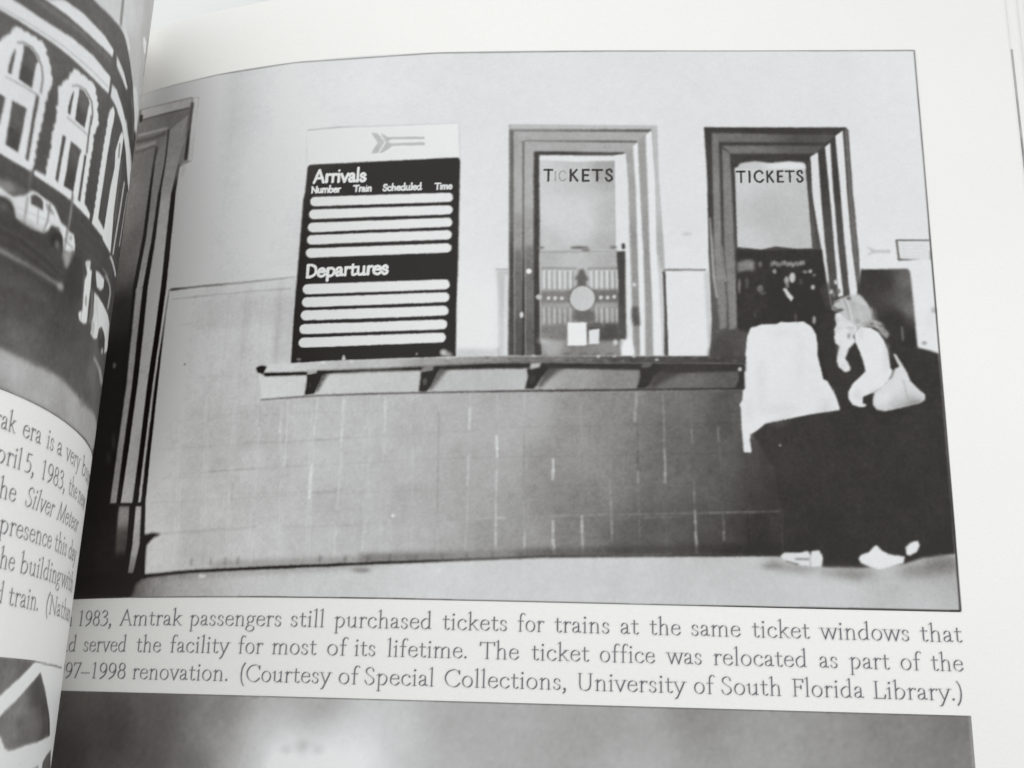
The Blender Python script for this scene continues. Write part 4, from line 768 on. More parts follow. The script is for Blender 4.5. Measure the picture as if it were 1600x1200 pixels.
(None,[(-126.7,-43.1,180),(-113.9,-43.3,196)],'-3280 -1068 92 -3 89 -2 86 -1 83 0 82 1 90 3 89 3 3 -35 -88 -2 -91 -1 -81 -1 -84 0 -85 1 -89 3 -92 3',0.154,0.6),
(None,'-9','-2894 -1083 1 -77 2 -76 1 -58 1 -57 1 -57 28 -4 -1 57 -1 57 -1 58 -2 76 -1 77',0.514,0.9),
(None,'-13','-2742 -1094 1 -76 1 -75 1 -58 0 -57 1 -56 26 -4 0 57 0 57 -1 57 -1 75 -1 76',0.514,0.9),
(None,'-6','-2680 -1098 1 -76 1 -74 0 -58 1 -57 0 -56 26 -3 0 56 0 57 -1 57 0 75 -1 76',0.514,0.9),
(None,[(-71.3,-43.8,196),(-70.4,-55.1,205)],'-1793 -1046 53 0 2 -77 2 -76 2 -75 3 -75 2 -74 -47 0 -2 80 -2 81 -1 81',0.257,1.0),
(None,165,'-1799 -1044 59 0 0 6 -59 0',0.154,1.0),
(None,228,'-1759 -1066 1 -60 1 -60 1 -59 2 -59 1 -58 1 -58 13 0 -1 58 -1 58 -1 58 -1 60 -2 59 -1 61',0.205,0.8),
(None,150,'-1780 -1391 6 -35 6 0 -7 36',0.18,0.8),
(None,[(-77.2,-57.3,190),(-71.9,-56.8,200)],'-1952 -1391 90 -1 90 -1 1 -33 -89 -4 -90 -2',0.385,0.8),
('header_sign',[(-105.3,-17.6,232),(-86.7,-17.4,234)],'-2674 -351 92 -3 90 -2 89 -1 88 0 85 1 83 0 83 2 83 2 6 -90 7 -90 -12 4 -81 -3 -81 -2 -82 -1 -83 -1 -83 0 -84 1 -86 2 -86 2 -14 89',0.128,1.0),
(None,[(-106.8,-14.0,170),(-92.6,-14.3,196),(-81.2,-14.2,208)],'-2670 -358 76 2 74 2 69 -2 69 -2 68 -2 66 1 67 0 66 1 66 2 65 2 0 4 -66 -1 -66 -1 -66 -2 -66 0 -67 0 -68 2 -68 2 -69 2 -75 -2 -76 0',0.128,1.0),
(None,196,'-2675 -360 8 -79 8 -77 5 -1 -8 78 -8 78',0.128,1.0),
(None,200,'-1983 -352 6 -87 7 -87 4 0 -7 87 -6 87',0.128,1.0),
(None,178,'-2374 -385 32 -5 35 -46 -29 -54 -31 1 28 52',0.141,0.9),
(None,176,'-2330 -388 36 -23 83 -3 83 -3 0 -11 -74 2 -74 2 -17 -12 18 -7 74 0 74 0 1 -15 -71 1 -71 1 -39 -29 -23 -5 29 51',0.141,0.9),
(None,205,'-2506 -434 -2 -3 -4 -1 -6 0 -3 4 -1 3 4 2 5 1 5 -2',0.128,0.55),
(None,205,'-2481 -434 -1 -3 -5 -1 -5 0 -4 3 0 4 3 2 5 1 5 -2',0.128,0.55),
(None,205,'-2456 -434 -1 -3 -5 -1 -5 0 -3 3 -1 4 3 2 6 1 4 -2',0.128,0.55),
(None,205,'-2431 -434 -1 -3 -4 -1 -6 0 -3 3 -1 4 4 2 5 1 4 -2',0.128,0.55),
(None,205,'-2406 -434 -1 -3 -5 -1 -5 0 -3 4 0 3 3 2 5 1 4 -2',0.128,0.55),
(None,205,'-2380 -434 -2 -2 -4 -2 -6 1 -3 3 -1 3 4 3 5 0 5 -2',0.128,0.55),
('timetable_board',57,'-2644 -525 87 -2 85 -1 84 0 84 0 82 1 82 2 82 3 81 2 9 -15 2 -91 2 -90 2 -88 2 -89 2 -87 1 -86 0 -86 2 -92 3 -90 2 -90 -75 -3 -74 -3 -75 -2 -75 -2 -79 -3 -79 -2 -80 -2 -81 -2 -82 -1 -3 96 -3 98 -1 76 -1 77 0 79 0 80 -1 81 0 82 -1 82 6 37 1 117',0.128,1.0),
('timetable_strip',228,'-2602 -728 61 -2 61 -1 60 -1 60 -1 59 0 59 0 58 0 58 1 58 0 58 2 8 1 6 5 4 7 0 9 -1 8 -5 7 -7 5 -8 1 -58 -1 -58 0 -59 -1 -58 0 -59 0 -59 0 -60 1 -60 1 -62 1 -61 2 -8 -1 -7 -5 -3 -6 -1 -9 2 -9 6 -7 8 -5',0.103,1),
('timetable_strip',228,'-2603 -789 61 -1 62 -2 60 0 60 0 59 0 59 0 59 0 58 1 58 1 58 1 8 2 6 5 4 7 1 8 -2 9 -5 6 -7 5 -8 1 -58 0 -58 -2 -59 0 -59 -1 -59 0 -59 0 -61 1 -60 0 -61 2 -62 2 -8 -2 -6 -4 -4 -8 -1 -8 3 -8 5 -8 8 -5',0.103,1),
('timetable_strip',228,'-2604 -851 62 -1 61 0 61 0 60 0 59 0 59 0 60 1 58 2 58 1 58 2 8 1 6 5 4 7 1 9 -3 8 -4 6 -7 5 -8 1 -58 -1 -59 -1 -58 -1 -60 -2 -59 0 -60 0 -60 0 -61 0 -61 1 -62 2 -8 -2 -6 -4 -4 -8 -1 -8 3 -8 5 -8 8 -4',0.103,1),
('timetable_strip',228,'-2603 -909 61 -1 61 0 61 0 60 0 59 0 59 1 59 1 59 1 58 1 58 2 8 2 6 5 4 7 0 8 -2 8 -4 7 -8 4 -7 2 -58 -2 -59 -1 -58 -1 -60 -1 -59 -1 -59 0 -61 0 -61 0 -61 1 -61 1 -8 -1 -7 -5 -3 -7 -1 -8 3 -9 5 -7 7 -5',0.103,1),
('timetable_strip',228,'-2603 -970 62 0 61 -1 61 0 60 0 59 1 60 0 58 2 59 1 59 1 57 2 8 2 6 5 4 6 0 9 -1 8 -5 6 -7 5 -8 1 -58 -1 -59 -2 -59 -1 -58 -1 -60 -1 -60 0 -60 0 -60 0 -62 0 -62 2 -8 -2 -6 -4 -4 -8 0 -8 2 -8 6 -7 7 -5',0.103,1),
('timetable_strip',228,'-2602 -1137 62 -1 60 0 61 0 60 1 59 0 59 1 59 1 58 2 59 1 58 2 7 2 7 5 4 7 1 9 -2 8 -5 7 -7 5 -9 1 -58 -1 -58 -2 -59 -1 -59 -1 -59 -1 -60 0 -60 -1 -60 0 -62 1 -61 0 -9 -1 -6 -5 -4 -7 -1 -9 3 -9 6 -7 7 -5',0.103,1),
('timetable_strip',228,'-2600 -1196 62 -1 60 1 61 0 59 0 60 1 59 1 59 2 58 1 58 2 58 2 8 2 6 5 4 7 1 9 -2 8 -5 7 -8 5 -8 1 -58 -2 -58 -1 -58 -2 -59 -1 -59 -1 -60 -1 -60 -1 -60 0 -62 0 -61 1 -9 -2 -6 -5 -4 -7 -1 -9 3 -8 6 -8 8 -4',0.103,1),
('timetable_strip',228,'-2601 -1255 62 -1 61 0 60 1 60 0 59 1 59 1 58 1 58 2 59 2 57 2 8 2 7 4 4 8 0 8 -2 8 -5 8 -7 4 -8 1 -58 -1 -58 -2 -59 -2 -58 -1 -60 -1 -59 0 -60 -1 -61 0 -60 0 -62 1 -8 -2 -7 -5 -4 -7 -1 -9 3 -8 6 -7 7 -6',0.103,1),
('timetable_strip',228,'-2601 -1316 61 -1 60 1 60 0 60 0 59 2 59 1 58 1 58 2 58 1 58 2 8 2 6 5 4 7 1 9 -2 8 -5 7 -8 4 -8 2 -57 -2 -59 -2 -58 -1 -58 -2 -59 -1 -59 -1 -60 0 -60 0 -61 0 -61 0 -9 -2 -7 -4 -4 -8 0 -8 2 -9 6 -7 8 -5',0.103,1),
('timetable_strip',228,'-2600 -1376 60 0 60 0 60 1 59 1 59 1 58 2 58 1 58 2 58 2 57 2 8 2 6 5 4 7 1 8 -2 8 -5 7 -7 5 -8 1 -58 -2 -58 -2 -58 -1 -58 -2 -58 -1 -59 -1 -59 -1 -60 -1 -61 0 -61 0 -8 -2 -7 -4 -4 -8 -1 -8 3 -8 6 -8 8 -4',0.103,1),
('TXT', 'Arrivals', 228, [-104.86, -24.57, -95.15, -24.83], 2.38, 0.513, 0),
('TXT', 'Number', 215, [-105.06, -26.52, -99.64, -26.68], 1.19, 0.323, 0),
('TXT', 'Train', 215, [-97.32, -26.74, -93.99, -26.77], 1.18, 0.32, 0),
('TXT', 'Scheduled', 215, [-92.06, -26.79, -85.18, -26.75], 1.17, 0.318, 0),
('TXT', 'Time', 215, [-82.95, -26.78, -79.95, -26.73], 1.16, 0.315, 0),
('TXT', 'Departures', 228, [-104.92, -42.37, -90.12, -42.22], 2.31, 0.499, 0),
(None,170,'-2600 -1429 -4 -5 -10 -3 -12 2 -8 5 0 5 7 5 12 0 10 -3',0.193,0.7),
(None,200,'-2415 -1423 -1 -7 -4 -4 -5 2 -3 6 -1 7 3 6 4 1 5 -4',0.128,0.9),
(None,210,'-2413 -1431 -2 -4 -5 -2 -5 1 -4 3 -1 4 4 3 6 0 5 -2',0.128,1.0),
(None,150,'-2108 -1413 -1 -5 -3 -3 -4 1 -2 4 0 6 2 4 3 1 3 -3',0.128,1.0),
(None,205,'-1986 -1408 -3 -8 -9 -5 -11 1 -7 8 -1 9 7 7 10 2 10 -5',0.205,0.9),
(None,185,'-1964 -1416 -4 -7 -11 -4 -13 1 -8 6 0 8 8 6 12 1 11 -4',0.257,0.8),
(None,120,'-2190 -1434 -4 -3 -12 -2 -16 -1 -16 1 -12 2 -5 3 5 3 11 2 16 0 17 -1 12 -2',0.205,0.7),
('ticket_window',[(-58.8,-15.2,172),(-69.6,-27.4,172),(-44.5,-27.3,190),(-44.2,-50.3,200),(-53.2,-19.1,172),(-44.7,-50.3,214)],'-1762 -364 81 -1 80 -1 81 -1 80 -1 80 0 80 0 79 -1 80 0 2 -87 2 -86 2 -86 5 -83 4 -82 5 -81 4 -80 5 -74 4 -73 5 -73 1 -80 0 -79 1 -79 -81 -1 -82 -1 -81 -1 -82 -1 -81 -2 -82 0 -82 -2 -82 0 -3 88 -2 90 -2 90 -2 91 -3 93 -2 93 -2 94 -3 96 -2 79 -2 80 -3 80',0.128,1.0),
(None,196,'-1756 -383 58 -1 57 0 58 0 57 0 57 0 57 -1 58 0 56 0 58 0 56 1 57 0 1 18 -58 0 -56 0 -58 0 -56 0 -58 0 -57 0 -57 0 -58 0 -57 1 -57 0 -58 1',0.193,0.8),
(None,[(-69.9,-15.6,125),(-47.7,-15.6,88)],'-1755 -396 56 -1 56 0 55 -1 56 0 56 0 56 0 55 0 55 0 56 0 56 0 55 0 0 12 -55 0 -56 -1 -56 0 -55 -1 -55 0 -56 0 -56 0 -56 0 -55 0 -57 0 -56 0',0.167,1.0),
(None,[(-66.5,-17.7,120),(-48.8,-17.9,95)],'-1695 -447 61 -1 62 -1 62 -1 61 0 61 -1 62 0 61 -1 61 0 0 11 -61 0 -61 0 -62 0 -61 0 -62 0 -61 0 -62 1 -62 0',0.167,1.0),
(None,172,'-1693 -448 70 -1 71 -1 69 -1 70 0 70 -1 69 0 70 -1 -30 -40 -70 0 -68 0 -70 -1 -69 0 -69 0 -70 0',0.167,1.0),
(None,[(-65.3,-19.9,70),(-51.0,-20.1,85)],'-1647 -511 55 -1 56 0 56 -1 55 0 55 -1 56 0 55 0 0 18 -55 0 -56 1 -55 0 -55 1 -56 0 -56 1 -55 0',0.154,1.0),
(None,[(-69.6,-27.4,112),(-69.1,-44.9,80)],'-1757 -389 18 -7 3 -76 2 -77 2 -76 2 -75 2 -75 2 -73 2 -74 2 -73 2 -72 3 -72 2 -71 2 -71 3 -70 2 -69 -26 0 -2 72 -1 72 -1 73 -1 73 -1 75 -2 75 -2 82 -2 83 -2 83 -2 84 -2 86 -3 86',0.154,1.0),
(None,[(-68.5,-27.4,176),(-68.2,-36.9,160),(-68.1,-42.7,112),(-67.7,-55.0,88),(-67.9,-39.2,120)],'-1736 -405 35 -43 2 -81 2 -80 2 -79 2 -79 2 -78 2 -77 2 -73 2 -72 2 -72 3 -71 2 -70 2 -70 2 -70 -34 0 -2 69 -2 70 -2 71 -2 71 -2 72 -2 72 -2 73 -2 84 -2 85 -2 86 -3 87 -2 87',0.154,1.0),
(None,[(-67.6,-27.4,118),(-67.0,-50.6,66)],'-1701 -442 11 -6 2 -81 2 -80 2 -79 2 -79 2 -77 2 -78 2 -73 2 -72 2 -72 2 -71 2 -70 2 -70 2 -70 -16 0 -1 72 -1 72 -2 73 -1 74 -1 74 -2 75 -2 75 -2 75 -1 76 -2 77 -2 78 -2 78',0.128,1.0),
(None,[(-66.6,-27.4,176),(-66.4,-35.7,165),(-66.2,-42.6,118),(-65.9,-55.0,98),(-66.2,-39.2,120)],'-1689 -454 39 -43 2 -87 2 -86 2 -84 2 -84 1 -84 2 -72 1 -73 2 -71 2 -72 1 -70 2 -70 1 -69 -34 -1 -2 72 -2 72 -2 73 -3 74 -2 74 -2 75 -1 73 -2 74 -2 75 -2 74 -1 76 -2 76',0.154,1.0),
(None,[(-65.4,-27.4,74),(-64.9,-50.6,70)],'-1650 -497 25 -7 2 -81 1 -80 2 -80 2 -79 1 -78 2 -78 2 -74 2 -74 2 -74 2 -73 2 -72 32 -41 6 -30 -65 -1 -2 109 -2 112 -3 113 -2 114 -2 116 -2 117 -3 120',0.154,1.0),
(None,[(-51.0,-27.3,226),(-50.5,-50.4,226)],'-1306 -512 52 10 10 -127 1 -83 2 -82 1 -81 2 -81 2 -74 1 -73 2 -72 2 -81 3 -79 2 -79 -47 0 13 71 0 74 0 75 0 76 0 76 0 77 -37 17 -1 86 -2 86 -2 87 -2 89',0.128,1.0),
(None,[(-49.2,-27.3,165),(-48.9,-39.0,150),(-48.4,-50.4,150)],'-1251 -496 19 25 9 -79 9 -79 2 -83 2 -82 2 -81 2 -81 2 -73 3 -73 2 -73 1 -80 0 -80 0 -78 -26 -1 -1 79 -1 79 -2 81 -2 72 -2 73 -2 74 -2 81 -2 81 -2 82 -3 83',0.141,1.0),
(None,232,'-1223 -468 22 22 2 -92 3 -90 3 -84 4 -82 3 -81 4 -80 1 -74 2 -73 1 -73 0 -80 0 -79 0 -79 -17 0 -1 79 -2 79 -1 80 -1 73 -2 73 -1 73 -3 81 -2 81 -2 82 -3 83 -5 80',0.128,1.0),
(None,[(-47.2,-27.3,160),(-46.8,-39.0,152),(-46.3,-55.9,160)],'-1201 -443 27 31 5 -109 5 -107 2 -83 2 -82 2 -81 2 -81 4 -74 3 -73 3 -72 0 -80 1 -80 1 -78 -30 -1 0 79 -1 79 0 81 -2 72 -2 73 -1 74 -4 80 -3 81 -3 82 -4 84 -4 92',0.141,1.0),
(None,232,'-1168 -412 25 21 5 -79 4 -80 5 -78 1 -83 1 -82 0 -81 1 -80 4 -74 4 -74 3 -72 3 -80 2 -79 3 -79 -33 0 -2 78 0 80 -2 80 -3 72 -3 73 -3 74 -2 81 -2 81 -2 82 -2 83 -4 107',0.128,1.0),
(None,[(-44.8,-27.3,192),(-44.4,-39.0,175)],'-1140 -385 19 13 2 -86 2 -86 2 -84 5 -83 4 -82 5 -81 4 -80 2 -78 -13 0 -16 78 0 80 -1 81 -1 82 -1 83 -5 80 -4 82',0.154,1.0),
('window_shade',[(-64.2,-22.6,206),(-61.8,-31.0,212),(-58.6,-33.3,208),(-53.2,-22.8,168),(-52.6,-32.1,186),(-53.2,-37.3,180),(-62.8,-37.4,196),(-58.7,-23.8,196),(-58.0,-32.1,210)],'-1624 -522 80 0 80 0 81 1 80 1 1 -87 2 -86 1 -85 1 -84 1 -83 -78 -2 -79 -2 -78 -3 -78 -2 -3 85 -3 85 -3 87 -3 87',0.128,1.0),
(None,228,'-1624 -513 86 0 86 -1 86 0 85 0 -17 -22 -84 -3 -86 -4 -76 5 -78 4',0.154,1.0),
('TXT', 'T', 66, [-64.13, -25.3, -62.7, -25.3], 2.06, 0.387, 1),
('TXT', 'IC', 152, [-62.48, -25.3, -60.4, -25.29], 1.81, 0.217, 1),
('TXT', 'KETS', 70, [-59.97, -25.29, -52.33, -25.24], 2.05, 0.399, 1),
(None,100,'-1409 -940 -5 -4 -15 -2 -21 -1 -20 1 -14 2 -6 3 6 3 14 3 20 1 20 -1 15 -2',0.18,1.0),
(None,115,'-1404 -952 -4 -4 -11 -3 -13 1 -8 4 0 4 8 4 13 1 11 -2',0.167,1.0),
(None,120,'-1594 -942 -4 -4 -8 -2 -8 1 -6 3 0 4 5 3 9 1 8 -2',0.154,1.0),
(None,125,'-1292 -939 -3 -5 -10 -2 -11 1 -6 3 0 5 6 4 11 1 10 -3',0.18,1.0),
(None,150,'-1610 -968 74 2 74 2 58 2 59 1 59 2 0 5 -59 -1 -59 -1 -59 -2 -73 -2 -74 -2',0.167,0.8),
('window_grille',[(-63.9,-39.2,182),(-58.5,-39.7,192),(-53.1,-39.7,180),(-58.5,-42.6,190),(-63.6,-52.8,150),(-53.1,-54.9,135),(-58.3,-55.5,132)],'-1616 -968 82 1 82 2 82 1 81 2 8 -100 0 -72 1 -71 0 -71 0 -70 0 -68 -80 -2 -79 -1 -80 -1 -79 -1 -4 79 -3 80 -3 80 -4 106',0.128,1.0),
(None,220,'-1600 -1043 2 -85 10 0 -2 85',0.141,0.85),
(None,130,'-1586 -1048 2 -83 5 0 -2 83',0.128,0.7),
(None,196,'-1597 -1210 3 -70 9 0 -2 70',0.154,0.8),
(None,120,'-1584 -1208 2 -78 6 0 -2 78',0.128,0.7),
(None,226,'-1578 -1043 2 -85 10 0 -2 86',0.141,0.85),
(None,155,'-1565 -1048 2 -83 6 0 -2 83',0.128,0.7),
(None,196,'-1575 -1210 2 -70 9 0 -2 70',0.154,0.8),
(None,130,'-1562 -1208 2 -78 5 0 -1 79',0.128,0.7),
(None,214,'-1556 -1042 2 -86 10 0 -2 86',0.141,0.85),
(None,130,'-1543 -1048 2 -83 5 0 -2 83',0.128,0.7),
(None,206,'-1553 -1210 2 -70 9 0 -2 70',0.154,0.8),
(None,120,'-1540 -1207 2 -79 5 0 -2 79',0.128,0.7),
(None,226,'-1534 -1042 2 -86 10 0 -3 86',0.141,0.85),
(None,155,'-1521 -1048 2 -83 5 1 -2 82',0.128,0.7),
(None,188,'-1532 -1210 2 -70 10 0 -2 70',0.154,0.8),
(None,130,'-1518 -1207 1 -78 5 0 -1 78',0.128,0.7),
(None,214,'-1512 -1042 2 -86 9 0 -2 86',0.141,0.85),
(None,130,'-1499 -1048 2 -82 5 0 -2 82',0.128,0.7),
(None,188,'-1510 -1210 2 -70 9 0 -1 70',0.154,0.8),
(None,120,'-1497 -1207 2 -78 5 0 -2 79',0.128,0.7),
(None,220,'-1490 -1042 2 -86 9 1 -2 85',0.141,0.85),
(None,130,'-1477 -1048 1 -82 6 0 -2 82',0.128,0.7),
(None,188,'-1488 -1210 2 -70 9 1 -2 70',0.154,0.8),
(None,120,'-1475 -1206 1 -79 6 0 -2 79',0.128,0.7),
(None,220,'-1403 -1041 1 -86 10 1 -2 85',0.141,0.85),
(None,155,'-1390 -1047 2 -82 5 0 -1 83',0.128,0.7),
(None,188,'-1402 -1208 2 -70 9 0 -1 70',0.154,0.8),
(None,120,'-1388 -1206 0 -78 6 0 -1 79',0.128,0.7),
(None,226,'-1381 -1041 1 -85 10 0 -2 85',0.141,0.85),
(None,155,'-1368 -1046 1 -83 5 0 0 83',0.128,0.7),
(None,188,'-1380 -1208 1 -70 9 0 -1 70',0.154,0.8),
(None,130,'-1367 -1205 1 -79 5 1 -1 78',0.128,0.7),
(None,220,'-1360 -1041 2 -85 9 0 -1 86',0.141,0.85),
(None,140,'-1346 -1046 1 -83 5 0 -1 83',0.128,0.7),
(None,206,'-1358 -1208 0 -70 10 0 -1 70',0.154,0.8),
(None,120,'-1346 -1205 2 -78 5 0 -1 78',0.128,0.7),
(None,226,'-1338 -1040 2 -86 9 0 -1 86',0.141,0.85),
(None,130,'-1324 -1046 0 -82 6 0 -1 82',0.128,0.7),
(None,206,'-1337 -1208 1 -70 10 1 -2 69',0.154,0.8),
(None,130,'-1324 -1205 1 -78 5 0 0 79',0.128,0.7),
(None,214,'-1316 -1040 1 -86 10 0 -1 86',0.141,0.85),
(None,130,'-1302 -1046 0 -82 6 0 -1 82',0.128,0.7),
(None,188,'-1315 -1208 1 -69 9 0 -1 70',0.154,0.8),
(None,130,'-1302 -1204 0 -78 6 0 -1 78',0.128,0.7),
(None,220,'-1294 -1040 1 -85 9 0 0 85',0.141,0.85),
(None,130,'-1281 -1046 1 -82 5 0 -1 83',0.128,0.7),
(None,206,'-1294 -1207 1 -70 9 0 0 70',0.154,0.8),
(None,120,'-1280 -1204 0 -78 5 0 0 78',0.128,0.7),
(None,128,'-1609 -1038 77 -2 76 0 0 8 -76 1 -77 1',0.18,0.7),
(None,128,'-1414 -1040 64 2 64 2 0 9 -64 -2 -64 -2',0.18,0.7),
(None,[(-63.7,-46.3,126),(-55.2,-46.2,112)],'-1607 -1137 81 3 80 3 80 3 80 3 3 -59 -81 -2 -80 -2 -81 -2 -81 -1',0.257,0.95),
(None,214,'-1566 -1168 -2 -6 -5 -3 -5 1 -4 5 0 6 4 5 5 1 5 -3',0.128,1.0),
(None,214,'-1538 -1168 -2 -6 -5 -2 -5 0 -4 5 0 6 4 5 5 1 5 -3',0.128,1.0),
(None,214,'-1510 -1168 -2 -5 -5 -3 -5 1 -4 4 0 7 4 4 5 2 5 -4',0.128,1.0),
(None,214,'-1349 -1163 -2 -5 -5 -4 -5 1 -4 5 0 6 4 5 5 1 5 -3',0.128,1.0),
(None,214,'-1322 -1162 -2 -6 -4 -3 -6 1 -3 4 0 6 3 5 6 1 4 -2',0.128,1.0),
(None,214,'-1294 -1159 -2 -6 -4 -3 -6 1 -3 5 0 6 3 4 6 2 4 -4',0.128,1.0),
(None,104,'-1448 -1039 18 3 14 -34 10 -11 -12 -12 0 -23 -40 0 2 29 -13 5 13 18',0.205,1.0),
(None,108,'-1465 -1218 71 1 14 -25 -6 -28 -60 0 -29 16',0.231,1.0),
(None,100,'-1376 -1167 -7 -31 -21 -23 -29 -9 -29 8 -22 22 -8 32 8 30 20 24 30 8 29 -8 21 -22',0.18,0.75),
('notice_disc',200,'-1382 -1167 -3 -17 -7 -16 -11 -12 -15 -8 -15 -3 -16 3 -15 7 -11 12 -8 15 -3 18 3 16 7 16 11 12 15 8 16 3 16 -2 14 -8 12 -12 7 -15',0.116,1),
(None,[(-63.6,-52.8,130),(-53.1,-52.1,92)],'-1604 -1292 106 7 3 -64 -107 -1',0.308,1.0),
(None,[(-55.2,-51.6,92),(-52.1,-52.6,78)],'-1414 -1276 66 1 68 1 0 -80 -67 -1 -67 -1',0.308,1.0),
(None,[(-62.5,-55.0,170),(-53.1,-55.4,140),(-58.3,-56.2,128)],'-1602 -1353 80 0 81 -1 80 0 81 0 10 -60 -76 -2 -75 -1 -75 -1 -76 0 -16 30',0.257,1.0),
('paper_notice',236,'-1494 -1274 78 1 2 -99 -78 -2',0.116,1.0),
('paper_notice',226,'-1406 -1305 44 5 -2 -64 -42 -3',0.116,1.0),
(None,120,'-1412 -1289 68 1 0 4 -68 0',0.128,1.0),
(None,210,'-1287 -1357 -3 -9 -6 -5 -7 2 -4 7 0 9 4 8 7 1 6 -4',0.18,1.0),
(None,195,'-1563 -1355 -3 -6 -10 -4 -13 -1 -13 1 -10 4 -4 5 4 6 10 4 13 2 13 -2 10 -4',0.321,0.7),
(None,104,'-1510 -1413 37 3 -1 7 -36 -3',0.154,0.8),
(None,104,'-1444 -1412 36 3 0 7 -37 -4',0.154,0.8),
(None,104,'-1392 -1411 36 3 0 6 -36 -3',0.154,0.8),
(None,104,'-1340 -1410 36 3 0 6 -36 -3',0.154,0.8),
(None,[(-51.0,-42.5,74),(-51.0,-52.6,84)],'-1293 -959 36 6 1 -83 0 -83 2 -75 1 -75 1 -74 -34 0 0 83 0 84 0 85',0.154,1.0),
(None,74,'-1257 -933 -1 -9 -5 -5 -6 1 -3 8 0 10 3 8 6 1 5 -5',0.128,1.0),
(None,92,'-1228 -1198 24 -5 7 -78 -26 -3 -8 38',0.231,1.0),
(None,238,'-1646 -1049 -2 -8 -8 -4 -8 1 -6 7 0 8 6 7 8 1 7 -4',0.116,1.0),
(None,225,'-1676 -1242 -2 -9 -4 -5 -6 2 -3 7 -1 9 4 8 5 2 5 -5',0.128,1.0),
(None,200,'-1601 -1164 -3 -8 -7 -4 -9 1 -6 7 -1 8 6 7 9 1 8 -4',0.128,1.0),
(None,225,'-1212 -1104 -2 -6 -4 -3 -6 1 -3 4 0 6 3 5 6 1 4 -3',0.154,1.0),
(None,236,'-1262 -1360 26 23 15 -47 3 -30 -52 0 -3 30',0.205,1.0),
(None,[(-43.6,-43.6,80),(-43.6,-54.7,84)],'-1102 -1043 12 0 2 -80 2 -79 2 -70 2 -70 1 -70 -18 0 0 70 1 70 0 70 -2 79',0.128,1.0),
('wall_panel',[(-40.5,-44.6,230),(-40.6,-54.7,230)],'-1087 -1040 78 0 78 2 5 -134 2 -80 2 -79 2 -78 -81 -1 -80 -2 -1 79 -2 79 -2 80',0.116,1.0),
(None,118,'-1098 -1040 58 0 59 1 58 0 0 7 -58 0 -58 0 -59 -1',0.128,1.0),
(None,[(-36.9,-48.0,205),(-36.5,-54.6,196)],'-931 -1042 21 1 3 -91 3 -90 4 -88 -20 -88 -2 70 -3 70 -2 72 -2 72',0.205,1.0),
(None,196,'-978 -875 -3 -3 -8 -3 -11 -1 -10 1 -8 2 -3 4 3 3 8 3 10 1 11 -1 8 -3',0.205,0.8),
(None,215,'-1045 -870 -4 -3 -9 -1 -11 0 -7 2 0 4 7 2 11 1 9 -2',0.205,0.7),
('ticket_window',[(-25.8,-15.7,62),(-35.9,-27.2,68),(-36.3,-44.6,90),(-20.5,-18.7,60),(-15.1,-18.7,66),(-12.0,-38.7,80)],'-918 -374 76 0 76 0 76 0 75 0 76 0 75 0 75 0 75 0 8 -15 1 -99 1 -97 0 -96 4 -90 2 -89 3 -88 -1 -98 0 -97 -5 -87 -5 -86 -5 -86 -75 -1 -75 -1 -75 0 -75 -1 -75 -1 -76 -1 -75 -1 -76 -1 4 77 5 77 -2 75 -1 75 -2 76 -2 77 1 80 0 81 0 82 1 83 -3 83 -3 84',0.128,1.0),
(None,[(-31.3,-16.3,112),(-17.2,-16.9,84)],'-885 -402 75 -1 76 -1 76 -1 75 -2 75 -1 75 -1 75 -2 -40 -36 -76 1 -75 0 -76 0 -76 1 -76 0 -77 1',0.18,1.0),
(None,[(-31.3,-19.2,116),(-18.4,-19.2,92)],'-843 -463 73 1 72 0 72 0 72 0 73 0 71 0 -39 -37 -71 0 -72 0 -72 0 -72 0 -73 0',0.18,1.0),
(None,[(-34.8,-18.8,118),(-34.8,-27.2,132),(-34.5,-38.9,136),(-34.2,-47.9,128)],'-885 -402 29 -12 0 -90 0 -88 0 -88 0 -92 0 -90 0 -90 4 -74 5 -72 5 -72 -3 -118 -27 -8 -7 125 -3 72 -2 73 -3 74 0 90 1 90 0 92 0 92 0 92',0.154,1.0),
(None,[(-33.0,-20.0,122),(-32.9,-27.2,130),(-32.7,-38.9,128),(-32.6,-49.0,130)],'-843 -475 32 -24 3 -91 2 -90 1 -91 1 -91 0 -90 2 -73 2 -73 2 -72 -6 -117 -29 -11 -2 128 -3 72 -3 73 -3 73 0 90 0 91 1 91 0 102',0.154,1.0),
(None,[(-34.2,-38.9,150),(-34.4,-44.6,165)],'-857 -929 4 -79 4 -78 8 0 -6 79 -5 79',0.128,0.8),
(None,178,'-905 -798 1 -59 2 -58 2 -72 3 -72 12 -101 8 1 -10 101 -2 72 -2 72 -5 58 -3 58',0.154,0.9),
(None,222,'-471 -514 33 22 1 -94 1 -92 2 -91 3 -91 3 -89 4 -73 4 -72 4 -72 0 -62 -8 0 -12 118 -4 80 -4 81 -10 89 -10 91 -10 91 2 82',0.116,1.0),
(None,224,'-407 -468 23 21 0 -77 0 -78 1 -76 3 -91 2 -90 2 -89 5 -99 5 -97 -21 -6 -2 100 -3 102 -2 89 -2 90 -3 91 -4 104',0.116,1.0),
(None,226,'-361 -416 33 27 1 -97 1 -97 0 -95 3 -91 2 -90 3 -89 6 -101 5 -100 -33 0 -4 100 -3 101 -3 89 -2 90 -2 91 -2 86 -3 88',0.116,1.0),
(None,108,'-322 -380 16 -6 1 -98 1 -98 1 -96 3 -91 2 -90 3 -89 -3 -134 -10 0 -10 134 -2 89 -2 90 -1 91 1 98 0 100',0.154,1.0),
